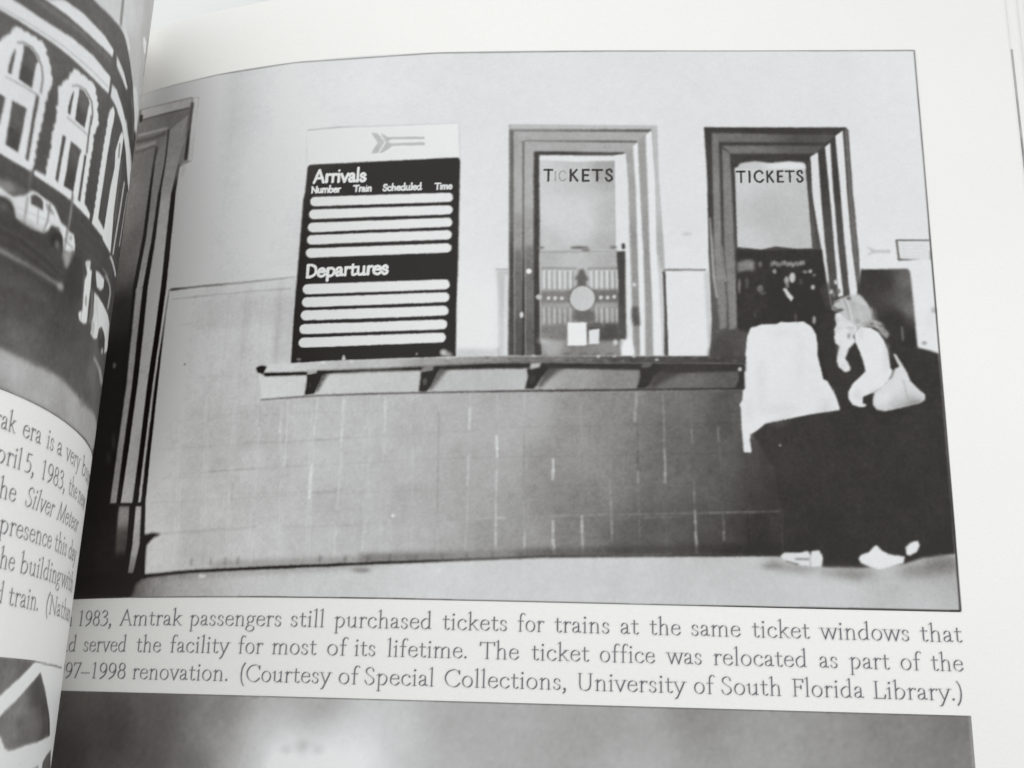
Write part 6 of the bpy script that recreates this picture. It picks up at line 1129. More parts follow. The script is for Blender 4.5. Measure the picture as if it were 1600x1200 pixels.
(None,170,'-1945 -1438 -2 -2 -6 -1 -7 0 -5 2 0 2 4 2 7 0 7 -1',0.154,0.4),
(None,150,'-1912 -1434 -2 -2 -6 -2 -7 1 -5 1 0 3 4 1 7 1 7 -1',0.154,0.4),
(None,150,'-1879 -1434 -2 -2 -7 -2 -6 1 -5 1 0 3 4 1 7 1 7 -1',0.154,0.4),
(None,150,'-1846 -1434 -2 -2 -7 -1 -6 0 -5 2 0 2 4 2 7 0 7 -1',0.154,0.4),
(None,60,'-1813 -1428 -3 -2 -6 -1 -7 0 -5 2 0 2 5 2 7 1 6 -2',0.154,0.4),
(None,90,'-1780 -1440 -2 -2 -7 -1 -6 1 -5 1 0 3 4 1 7 1 7 -2',0.154,0.4),
(None,150,'-1748 -1429 -2 -2 -6 -1 -7 0 -5 2 0 2 5 2 7 0 6 -1',0.154,0.4),
(None,60,'-1714 -1435 -3 -2 -6 -1 -7 0 -5 2 0 2 5 2 7 0 6 0',0.154,0.4),
(None,150,'-1682 -1440 -2 -3 -6 -1 -7 0 -5 2 0 2 5 2 7 0 6 0',0.154,0.4),
(None,90,'-1649 -1436 -3 -3 -6 -1 -6 0 -5 2 0 2 4 2 7 0 6 0',0.154,0.4),
(None,150,'-1616 -1440 -2 -2 -7 -2 -7 1 -4 1 0 3 4 1 7 1 6 -1',0.154,0.4),
(None,90,'-1584 -1428 -2 -2 -6 -2 -8 1 -4 1 0 3 4 1 8 1 6 -1',0.154,0.4),
(None,90,'-1551 -1438 -3 -2 -6 -1 -6 0 -5 2 0 2 4 2 7 0 6 -1',0.154,0.4),
(None,170,'-1518 -1432 -3 -2 -6 -1 -7 0 -5 2 0 2 5 2 7 0 6 -1',0.154,0.4),
(None,60,'-1486 -1436 -2 -2 -6 -2 -8 1 -4 1 0 2 4 2 8 1 6 -1',0.154,0.4),
(None,60,'-1453 -1435 -3 -2 -6 -1 -7 0 -5 2 0 2 5 2 7 0 6 -1',0.154,0.4),
(None,60,'-1421 -1424 -2 -2 -7 -1 -6 0 -5 2 0 2 5 2 6 0 7 -1',0.154,0.4),
(None,170,'-1388 -1433 -3 -2 -6 -1 -7 0 -4 2 0 2 4 2 7 0 6 -1',0.154,0.4),
(None,90,'-1356 -1438 -2 -2 -6 -1 -7 0 -5 2 0 2 4 2 8 0 6 -1',0.154,0.4),
(None,170,'-1323 -1436 -3 -2 -6 -1 -7 0 -5 2 0 2 5 2 7 1 6 -2',0.154,0.4),
(None,60,'-1291 -1433 -2 -3 -7 -1 -6 1 -5 1 0 3 5 1 6 1 7 -1',0.154,0.4),
(None,170,'-1258 -1437 -3 -2 -6 -1 -7 0 -4 2 0 2 4 2 7 0 6 -1',0.154,0.4),
(None,60,'-1226 -1431 -2 -3 -6 0 -8 0 -4 1 0 3 4 1 8 1 6 -1',0.154,0.4),
(None,60,'-1194 -1430 -2 -3 -6 -1 -7 0 -5 2 0 2 5 2 7 0 6 0',0.154,0.4),
(None,150,'-1161 -1423 -3 -2 -6 -1 -7 0 -4 2 0 2 4 2 7 0 6 -1',0.154,0.4),
(None,90,'-1129 -1419 -2 -2 -7 -1 -6 0 -5 2 0 2 5 2 7 0 6 -1',0.154,0.4),
(None,60,'-1096 -1420 -3 -2 -6 -1 -7 0 -4 2 0 2 4 2 7 0 6 -1',0.154,0.4),
(None,90,'-1064 -1418 -2 -2 -7 -2 -7 1 -4 1 0 2 4 2 8 1 6 -1',0.154,0.4),
(None,90,'-1032 -1422 -2 -2 -6 -2 -8 1 -4 1 0 3 5 1 7 1 6 -1',0.154,0.4),
(None,60,'-999 -1419 -3 -3 -6 0 -7 0 -5 1 0 3 5 1 7 1 6 -1',0.154,0.4),
(None,170,'-967 -1418 -3 -3 -6 -1 -7 0 -4 2 0 2 4 2 7 0 6 0',0.154,0.4),
(None,60,'-935 -1419 -3 -2 -6 -1 -7 0 -4 2 0 2 4 2 7 0 7 -1',0.154,0.4),
(None,150,'-903 -1418 -2 -2 -6 -1 -7 1 -5 1 0 2 5 2 7 1 6 -2',0.154,0.4),
(None,150,'-870 -1418 -3 -2 -6 -1 -7 0 -4 2 0 2 4 2 7 0 6 -1',0.154,0.4),
(None,90,'-838 -1425 -3 -3 -6 0 -7 0 -5 1 0 3 5 1 7 1 6 -1',0.154,0.4),
(None,170,'-806 -1428 -3 -2 -6 -1 -7 0 -4 1 0 3 4 1 7 1 6 -1',0.154,0.4),
(None,[(-143.6,-0.2,125),(-118.3,0.2,140),(-3.1,-0.0,138)],'-3726 -3 94 -4 88 -1 82 2 79 -1 76 0 74 1 71 3 70 -3 69 -1 67 -1 66 1 64 2 64 2 63 -3 62 -2 61 -2 61 -1 61 0 59 0 59 1 59 1 59 1 58 2 58 2 58 -1 57 -1 58 0 57 -1 57 0 57 0 58 1 56 0 57 0 57 1 56 1 57 0 57 1 56 1 58 0 57 0 57 0 58 1 57 0 57 0 57 0 57 0 57 0 57 0 56 0 57 0 57 0 56 0 56 -1 57 0 56 0 56 0 56 -1 56 0 56 -1 56 0 55 -1 1 7 -56 1 -55 0 -56 1 -56 0 -56 0 -57 1 -56 0 -56 1 -57 0 -56 0 -57 0 -57 0 -56 0 -57 0 -57 0 -57 0 -57 0 -57 0 -57 0 -58 0 -57 0 -57 -1 -58 0 -56 -1 -57 -1 -57 -1 -56 0 -57 -1 -57 -1 -57 0 -57 0 -57 0 -57 0 -58 0 -57 1 -58 1 -58 1 -58 -2 -58 -2 -59 -2 -58 -1 -60 0 -60 0 -60 0 -60 1 -62 1 -62 3 -64 3 -63 -2 -65 -2 -66 0 -67 0 -69 2 -70 2 -72 -3 -74 -1 -76 0 -79 1 -83 -2 -87 1 -95 4',0.064,0.9),
(None,[(0.1,-0.2,118),(0.0,-57.9,80),(-0.1,-95.8,50)],'-4 -2 0 -64 0 -64 0 -63 0 -63 1 -62 0 -62 0 -61 1 -61 0 -61 0 -62 0 -61 0 -62 0 -60 -1 -60 0 -60 0 -60 0 -58 0 -59 0 -58 0 -58 0 -57 0 -57 0 -57 0 -56 0 -58 0 -57 0 -57 0 -56 0 -56 0 -56 0 -55 0 -55 0 -54 0 -55 0 -51 -1 -51 0 -51 0 -50 -1 -50 0 -50 0 -49 -1 -49 8 1 0 49 0 49 0 50 1 50 0 50 1 51 0 51 0 51 0 54 0 55 0 55 0 55 0 55 0 56 0 57 0 57 -1 57 0 58 0 56 0 57 0 56 1 58 0 57 0 59 0 58 0 59 0 59 0 60 0 61 0 60 0 61 0 62 0 62 0 61 0 60 -1 62 0 62 0 62 -1 63 0 63 0 64 0 64',0.064,0.95),
(None,[(-120.0,-96.5,70),(-67.7,-96.3,84),(-0.1,-96.2,40)],'-3298 -2412 71 -1 69 0 68 0 66 0 64 0 63 1 62 0 61 1 60 0 54 0 54 0 54 -1 52 0 53 0 52 0 52 0 51 0 51 0 51 1 50 -1 51 0 50 0 50 0 50 -1 49 0 50 0 50 -1 49 0 49 0 50 0 49 0 49 0 49 0 49 0 49 0 49 0 48 0 49 0 49 0 49 0 48 0 49 0 48 0 49 0 48 0 49 0 48 0 48 0 48 0 48 1 48 0 48 0 48 0 48 0 48 0 48 1 48 0 48 0 47 0 47 0 48 0 47 0 47 0 48 0 0 9 -47 -1 -47 0 -48 0 -47 0 -47 0 -48 0 -48 0 -47 0 -48 -1 -48 0 -48 0 -48 0 -48 -1 -48 0 -48 0 -49 0 -48 0 -48 0 -48 -1 -49 0 -48 -1 -49 0 -48 0 -49 0 -49 -1 -48 1 -50 0 -48 0 -49 0 -49 0 -49 0 -49 0 -49 0 -49 0 -50 0 -49 0 -49 0 -50 0 -50 0 -49 1 -50 0 -50 0 -51 1 -50 0 -50 0 -51 0 -51 0 -52 0 -51 -1 -53 0 -52 0 -53 0 -53 1 -54 0 -55 0 -60 -1 -61 -1 -62 0 -62 0 -65 0 -66 0 -67 0 -70 0 -71 0',0.064,0.95)]
OPS_B=[
('photograph_print',[(-144.0,-113.5,62),(-140.9,-121.4,50),(-131.8,-118.1,58),(-123.6,-115.0,84),(-125.0,-121.7,74),(-112.3,-113.7,122),(-111.7,-118.4,138),(-96.6,-112.8,160),(-116.9,-121.4,100),(-106.5,-117.3,190),(-108.3,-121.1,180),(-102.0,-120.9,230),(-90.1,-120.5,226),(-92.3,-116.9,208),(-84.4,-116.6,196),(-76.8,-114.6,172),(-76.5,-120.0,180),(-67.1,-118.8,174),(-57.6,-115.0,164),(-48.2,-113.8,166),(-48.2,-119.2,177),(-40.6,-112.2,142),(-29.3,-113.3,156),(-29.5,-118.7,164),(-20.1,-114.8,150),(-10.7,-113.6,134),(-1.8,-116.9,128),(-1.0,-112.0,118),(-11.5,-124.2,140),(-57.5,-125.7,170),(-95.5,-126.9,220),(-127.7,-128.4,90)],'-3990 -2784 139 -1 127 0 112 -1 97 0 90 0 86 0 82 0 79 0 77 0 75 0 73 0 71 0 69 -1 69 0 67 0 66 0 65 1 64 0 64 0 64 0 62 1 62 0 62 0 62 0 61 0 61 0 61 0 61 0 60 -1 60 0 61 0 60 0 59 0 60 0 60 0 60 0 60 0 59 0 59 0 60 0 59 0 59 0 59 0 59 0 59 -1 59 0 59 0 59 1 58 0 58 0 59 0 58 0 58 0 63 1 64 0 63 1 63 0 62 0 63 1 -1 -58 0 -57 0 -58 -1 -71 -1 -70 -426 -14 -431 -13 -435 -14 -439 -13 -446 -15 -465 -18 -520 -26 -686 -42 -18 65 -19 65 -19 66 -20 66 -19 68 -21 68',0.051,1.0),
(None,232,'-2165 -3022 -29 -37 -83 -29 -116 -14 -119 5 -91 23 -37 36 30 38 86 29 120 14 118 -6 88 -24',2.825,0.9),
(None,236,'-2298 -3047 -18 -30 -52 -23 -74 -11 -76 5 -58 20 -23 28 18 31 54 23 75 11 76 -5 56 -20',1.541,0.8),
(None,186,'-2512 -2976 -2 -10 -8 -7 -11 -3 -11 2 -10 7 -3 9 2 9 8 7 11 3 12 -2 9 -7',0.514,0.85),
(None,176,'-2449 -2963 -3 -13 -8 -9 -12 -4 -13 3 -10 9 -5 13 3 12 8 10 13 4 12 -4 10 -8',0.514,0.9),
(None,190,'-2388 -2972 -3 -10 -8 -7 -13 -3 -12 2 -10 7 -4 9 2 9 9 7 13 3 12 -2 10 -7',0.514,0.85),
(None,212,'-2431 -2999 -5 -12 -14 -9 -20 -3 -20 2 -15 8 -7 11 5 12 14 9 20 3 20 -2 15 -8',0.514,0.6),
(None,120,'-2864 -3050 26 15 31 8 -3 7 -32 -9 -26 -15',0.321,0.4),
(None,[(-144.4,-111.5,40),(-107.1,-111.5,80),(-1.4,-111.3,84)],'-3989 -2788 105 0 99 0 91 0 83 0 78 0 73 0 70 0 68 0 65 0 64 0 62 0 61 0 59 -1 58 0 57 0 56 0 55 0 54 0 54 -1 53 1 52 0 52 0 52 1 50 0 51 0 50 0 50 0 50 1 49 0 50 0 49 0 49 0 48 -1 49 0 49 0 48 0 48 0 48 0 49 0 48 0 47 0 48 0 48 0 48 0 48 0 48 0 47 0 48 0 47 -1 49 0 49 1 49 0 48 0 49 0 49 0 48 0 49 0 48 0 48 0 49 0 48 0 48 0 48 0 48 0 48 0 48 0 47 0 48 1 47 0 47 1 47 0 47 0 46 0 47 1 1 4 -47 0 -47 -1 -47 0 -47 0 -47 0 -47 0 -47 -1 -47 0 -48 0 -48 0 -48 -1 -48 0 -49 0 -48 0 -48 0 -49 0 -48 0 -48 0 -49 0 -49 0 -48 0 -49 0 -49 0 -49 0 -49 0 -47 0 -48 0 -47 0 -48 0 -48 0 -48 0 -48 0 -47 0 -48 1 -48 0 -49 0 -48 0 -48 0 -48 0 -49 0 -49 0 -48 0 -49 1 -49 0 -50 0 -49 0 -50 -1 -50 0 -50 0 -51 -1 -51 0 -51 0 -52 0 -52 0 -54 -1 -53 1 -55 0 -54 0 -56 0 -58 0 -58 0 -59 0 -61 0 -62 1 -64 0 -65 0 -67 0 -71 0 -73 0 -78 0 -83 0 -91 0 -99 0 -105 0',0.09,0.8),
(None,'+3','-258 -3025 -5 -12 -13 -9 -18 -3 -18 3 -12 8 -4 11 5 11 14 9 18 4 17 -3 13 -8',1.798,1.0),
(None,'-3','-2999 -2955 -15 -17 -48 -14 -67 -6 -71 1 -54 11 -22 16 17 17 51 14 70 7 69 -3 50 -10',1.798,1.0),
(None,'-4','-758 -3084 -18 -10 -48 -8 -66 -4 -66 0 -48 6 -17 8 17 10 49 9 66 4 66 0 48 -6',1.798,1.0),
(None,'+4','-2605 -2922 -17 -16 -48 -12 -67 -6 -69 1 -52 10 -21 15 17 16 50 13 69 6 68 -2 51 -10',1.798,1.0),
(None,'+4','-2019 -3134 -4 -14 -12 -10 -17 -4 -17 3 -13 9 -5 14 4 13 12 10 17 4 16 -3 14 -9',1.798,1.0),
(None,'-3','-2681 -2840 -19 -10 -57 -9 -79 -5 -80 1 -62 5 -24 10 22 10 59 10 81 4 80 0 58 -6',1.798,1.0),
(None,'-4','-1680 -2932 -10 -16 -29 -13 -41 -5 -40 2 -31 12 -11 16 10 16 29 14 41 5 41 -3 30 -12',1.798,1.0),
(None,'+3','-686 -3056 -11 -11 -29 -9 -38 -4 -38 2 -28 7 -10 10 10 11 29 9 39 4 38 -2 28 -7',1.798,1.0),
(None,'+3','-1638 -2927 -13 -15 -37 -11 -50 -5 -51 2 -37 9 -14 14 13 15 37 12 50 5 51 -3 37 -9',1.798,1.0),
(None,'-4','-2978 -3174 -6 -13 -22 -11 -32 -5 -32 2 -26 8 -10 13 6 14 23 10 32 6 33 -2 24 -9',1.798,1.0),
(None,'-4','-2108 -3072 -8 -18 -24 -14 -34 -6 -34 4 -26 12 -10 17 8 18 24 14 34 6 34 -3 26 -13',1.798,1.0),
(None,'-3','-2895 -3016 -11 -7 -33 -6 -46 -4 -47 0 -36 4 -13 6 12 7 34 6 47 4 46 0 34 -4',1.798,1.0),
(None,'-4','-35 -3074 -10 -14 -26 -10 -34 -4 -33 2 -24 8 -8 14 10 13 25 10 34 5 34 -3 24 -9',1.798,1.0),
(None,'-3','-1586 -2881 -14 -9 -37 -7 -51 -4 -52 1 -37 5 -15 8 14 9 38 7 51 4 51 -1 38 -5',1.798,1.0),
(None,'-3','-2429 -3021 -14 -7 -38 -7 -53 -3 -55 -1 -40 4 -15 7 14 7 39 7 54 3 54 0 39 -3',1.798,1.0),
(None,'+4','-511 -2844 -16 -17 -43 -13 -58 -6 -57 2 -42 11 -15 16 16 17 43 14 59 6 57 -4 42 -10',1.798,1.0),
(None,'+3','-469 -2841 -8 -14 -21 -11 -28 -4 -28 2 -20 10 -6 14 8 14 21 11 28 5 28 -3 19 -10',1.798,1.0),
(None,'+3','-986 -2929 -15 -12 -39 -9 -53 -4 -54 1 -39 7 -14 11 14 11 40 10 53 4 54 -1 39 -7',1.798,1.0),
(None,'+4','-380 -2940 -17 -12 -45 -10 -62 -4 -61 1 -45 7 -16 11 18 12 45 9 62 6 61 -2 44 -7',1.798,1.0),
(None,'-3','-422 -2924 -10 -13 -27 -10 -37 -5 -36 3 -26 8 -9 12 10 13 27 10 37 4 36 -2 27 -8',1.798,1.0),
(None,'-4','-1755 -2815 -9 -7 -25 -6 -33 -4 -34 2 -25 4 -9 8 9 7 24 6 34 3 34 -1 25 -5',1.798,1.0),
(None,'+4','-644 -3092 -8 -11 -22 -9 -29 -4 -29 2 -22 8 -7 11 8 11 22 9 29 3 30 -2 21 -7',1.798,1.0),
(None,'-3','-3175 -2981 -11 -11 -33 -8 -47 -5 -49 1 -38 6 -15 10 12 10 35 10 48 4 49 -1 35 -7',1.798,1.0),
(None,'+3','-10 -2812 -8 -11 -21 -9 -29 -3 -28 2 -20 7 -7 11 9 11 21 9 29 4 28 -2 20 -8',1.798,1.0),
(None,'+4','-1241 -2879 -19 -6 -50 -6 -68 -3 -68 -1 -50 3 -19 6 18 6 51 6 68 3 68 1 50 -3',1.798,1.0),
(None,'-3','-1398 -2966 -18 -13 -48 -11 -67 -6 -67 2 -50 8 -18 12 18 14 49 11 67 5 67 -1 49 -9',1.798,1.0),
(None,'-3','48 -2824 -16 -17 -44 -13 -58 -6 -58 3 -42 11 -14 16 16 16 44 14 59 6 58 -3 41 -11',1.798,1.0),
(None,'+3','-594 -2929 -19 -12 -51 -9 -70 -6 -69 1 -51 7 -18 11 19 12 51 10 70 5 69 -1 51 -7',1.798,1.0),
(None,'-4','-2209 -3002 -11 -8 -30 -6 -43 -3 -43 1 -32 4 -12 6 11 7 31 6 43 3 43 0 32 -4',1.798,1.0),
(None,'+4','-1265 -3075 -11 -11 -30 -8 -42 -4 -42 1 -31 7 -11 10 11 11 31 9 42 4 42 -2 30 -6',1.798,1.0),
(None,'-3','-1525 -3054 -18 -12 -49 -10 -67 -5 -68 1 -49 6 -19 11 18 12 49 10 68 5 67 -1 50 -7',1.798,1.0),
(None,'-4','-1364 -2862 -14 -8 -39 -7 -53 -3 -54 0 -38 5 -15 7 14 8 39 6 53 4 53 0 39 -5',1.798,1.0),
(None,'+3','12 -3071 -12 -10 -30 -8 -41 -4 -41 2 -29 6 -10 9 11 10 31 8 41 4 41 -1 29 -7',1.798,1.0),
(None,'+3','-1057 -2797 -5 -11 -12 -8 -17 -4 -17 2 -12 8 -4 11 4 11 13 8 17 4 17 -3 12 -7',1.798,1.0),
(None,'-3','-2045 -3001 -12 -17 -33 -13 -46 -5 -47 2 -35 11 -14 16 12 17 34 13 46 6 47 -3 35 -11',1.798,1.0),
(None,'-3','-2634 -3120 -18 -8 -51 -8 -71 -5 -74 -1 -55 3 -21 7 20 10 53 8 73 5 72 1 53 -4',1.798,1.0),
(None,'-4','-1200 -2900 -13 -8 -36 -8 -49 -3 -48 1 -36 4 -14 8 14 9 36 7 48 4 50 -1 35 -5',1.798,1.0),
(None,'+4','-1724 -2886 -8 -9 -22 -7 -30 -4 -31 2 -23 6 -8 8 8 9 22 7 30 3 31 -1 23 -6',1.798,1.0),
(None,'+3','-686 -2867 -16 -16 -42 -13 -56 -6 -56 3 -42 11 -14 15 15 16 42 13 57 6 56 -3 41 -11',1.798,1.0),
(None,'-4','-447 -3079 -17 -10 -46 -9 -62 -5 -62 1 -46 6 -16 10 17 10 46 9 63 5 62 -1 45 -6',1.798,1.0),
(None,'-4','-1216 -2879 -16 -16 -44 -13 -61 -6 -61 2 -45 11 -17 15 16 16 45 13 61 6 62 -2 44 -11',1.798,1.0),
(None,'+4','-2805 -3082 -8 -14 -25 -11 -34 -5 -37 2 -27 9 -12 13 8 14 26 12 35 5 36 -3 27 -8',1.798,1.0),
(None,'+3','-3010 -3110 -8 -11 -27 -8 -37 -5 -39 1 -29 6 -12 9 8 11 28 9 38 4 38 -1 29 -6',1.798,1.0),
(None,'-4','-371 -2917 -9 -13 -22 -11 -30 -4 -30 2 -22 9 -8 14 9 13 23 11 30 4 30 -3 22 -9',1.798,1.0),
(None,'+4','-2421 -3058 -9 -16 -28 -13 -39 -6 -40 3 -30 10 -12 16 9 17 28 13 40 5 40 -3 29 -10',1.798,1.0),
(None,'+3','-179 -2914 -9 -12 -24 -10 -32 -4 -32 2 -22 8 -8 12 9 13 24 10 32 4 32 -2 22 -9',1.798,1.0),
(None,'+3','-3150 -2964 -14 -10 -45 -10 -63 -4 -66 0 -51 6 -20 9 17 11 48 8 65 6 65 -1 47 -6',1.798,1.0),
(None,'+3','-1620 -2989 -6 -16 -17 -12 -24 -5 -24 4 -17 11 -7 15 6 16 17 12 24 6 24 -4 17 -11',1.798,1.0),
(None,'+3','-757 -3040 -11 -17 -31 -13 -42 -6 -41 4 -30 11 -11 16 11 17 31 13 42 6 41 -3 30 -12',1.798,1.0),
(None,'-3','-823 -2805 -7 -13 -19 -10 -27 -4 -26 3 -19 9 -7 12 8 13 19 9 27 4 26 -2 19 -9',1.798,1.0),
(None,'+4','-3044 -3145 -21 -7 -60 -8 -84 -6 -88 -3 -67 1 -26 6 24 8 66 8 87 6 85 2 61 -2',1.798,1.0),
(None,'+3','-851 -2884 -13 -8 -34 -7 -48 -3 -46 0 -34 5 -13 8 13 8 34 7 47 3 47 -1 34 -4',1.798,1.0),
(None,'+4','-1180 -2832 -8 -17 -23 -13 -31 -5 -32 3 -22 12 -8 16 8 17 22 13 32 5 31 -3 23 -12',1.798,1.0),
(None,'-4','-1514 -2930 -12 -14 -33 -11 -46 -5 -45 2 -34 10 -12 12 12 14 33 11 45 5 46 -2 34 -9',1.798,1.0),
(None,'-4','-1750 -2952 -14 -15 -40 -12 -55 -6 -56 3 -42 9 -15 15 14 15 41 12 55 5 56 -2 41 -10',1.798,1.0),
(None,'+3','-2807 -2903 -12 -7 -35 -5 -48 -3 -49 0 -37 3 -14 6 12 6 36 6 49 3 49 0 35 -4',1.798,1.0),
(None,'+4','-2651 -3035 -11 -13 -31 -10 -43 -5 -45 2 -34 8 -13 12 10 13 32 10 44 5 45 -2 33 -8',1.798,1.0),
(None,'-3','-108 -2929 -8 -15 -20 -11 -27 -5 -26 3 -19 10 -5 15 7 14 21 12 27 4 26 -3 18 -10',1.798,1.0),
(None,'+3','-2786 -3146 -7 -15 -21 -12 -29 -5 -31 2 -24 10 -10 15 6 15 22 12 30 6 30 -3 24 -10',1.798,1.0),
(None,'+4','-1244 -3080 -6 -17 -15 -13 -20 -5 -21 4 -14 12 -6 17 6 17 14 13 21 5 20 -4 15 -12',1.798,1.0)]
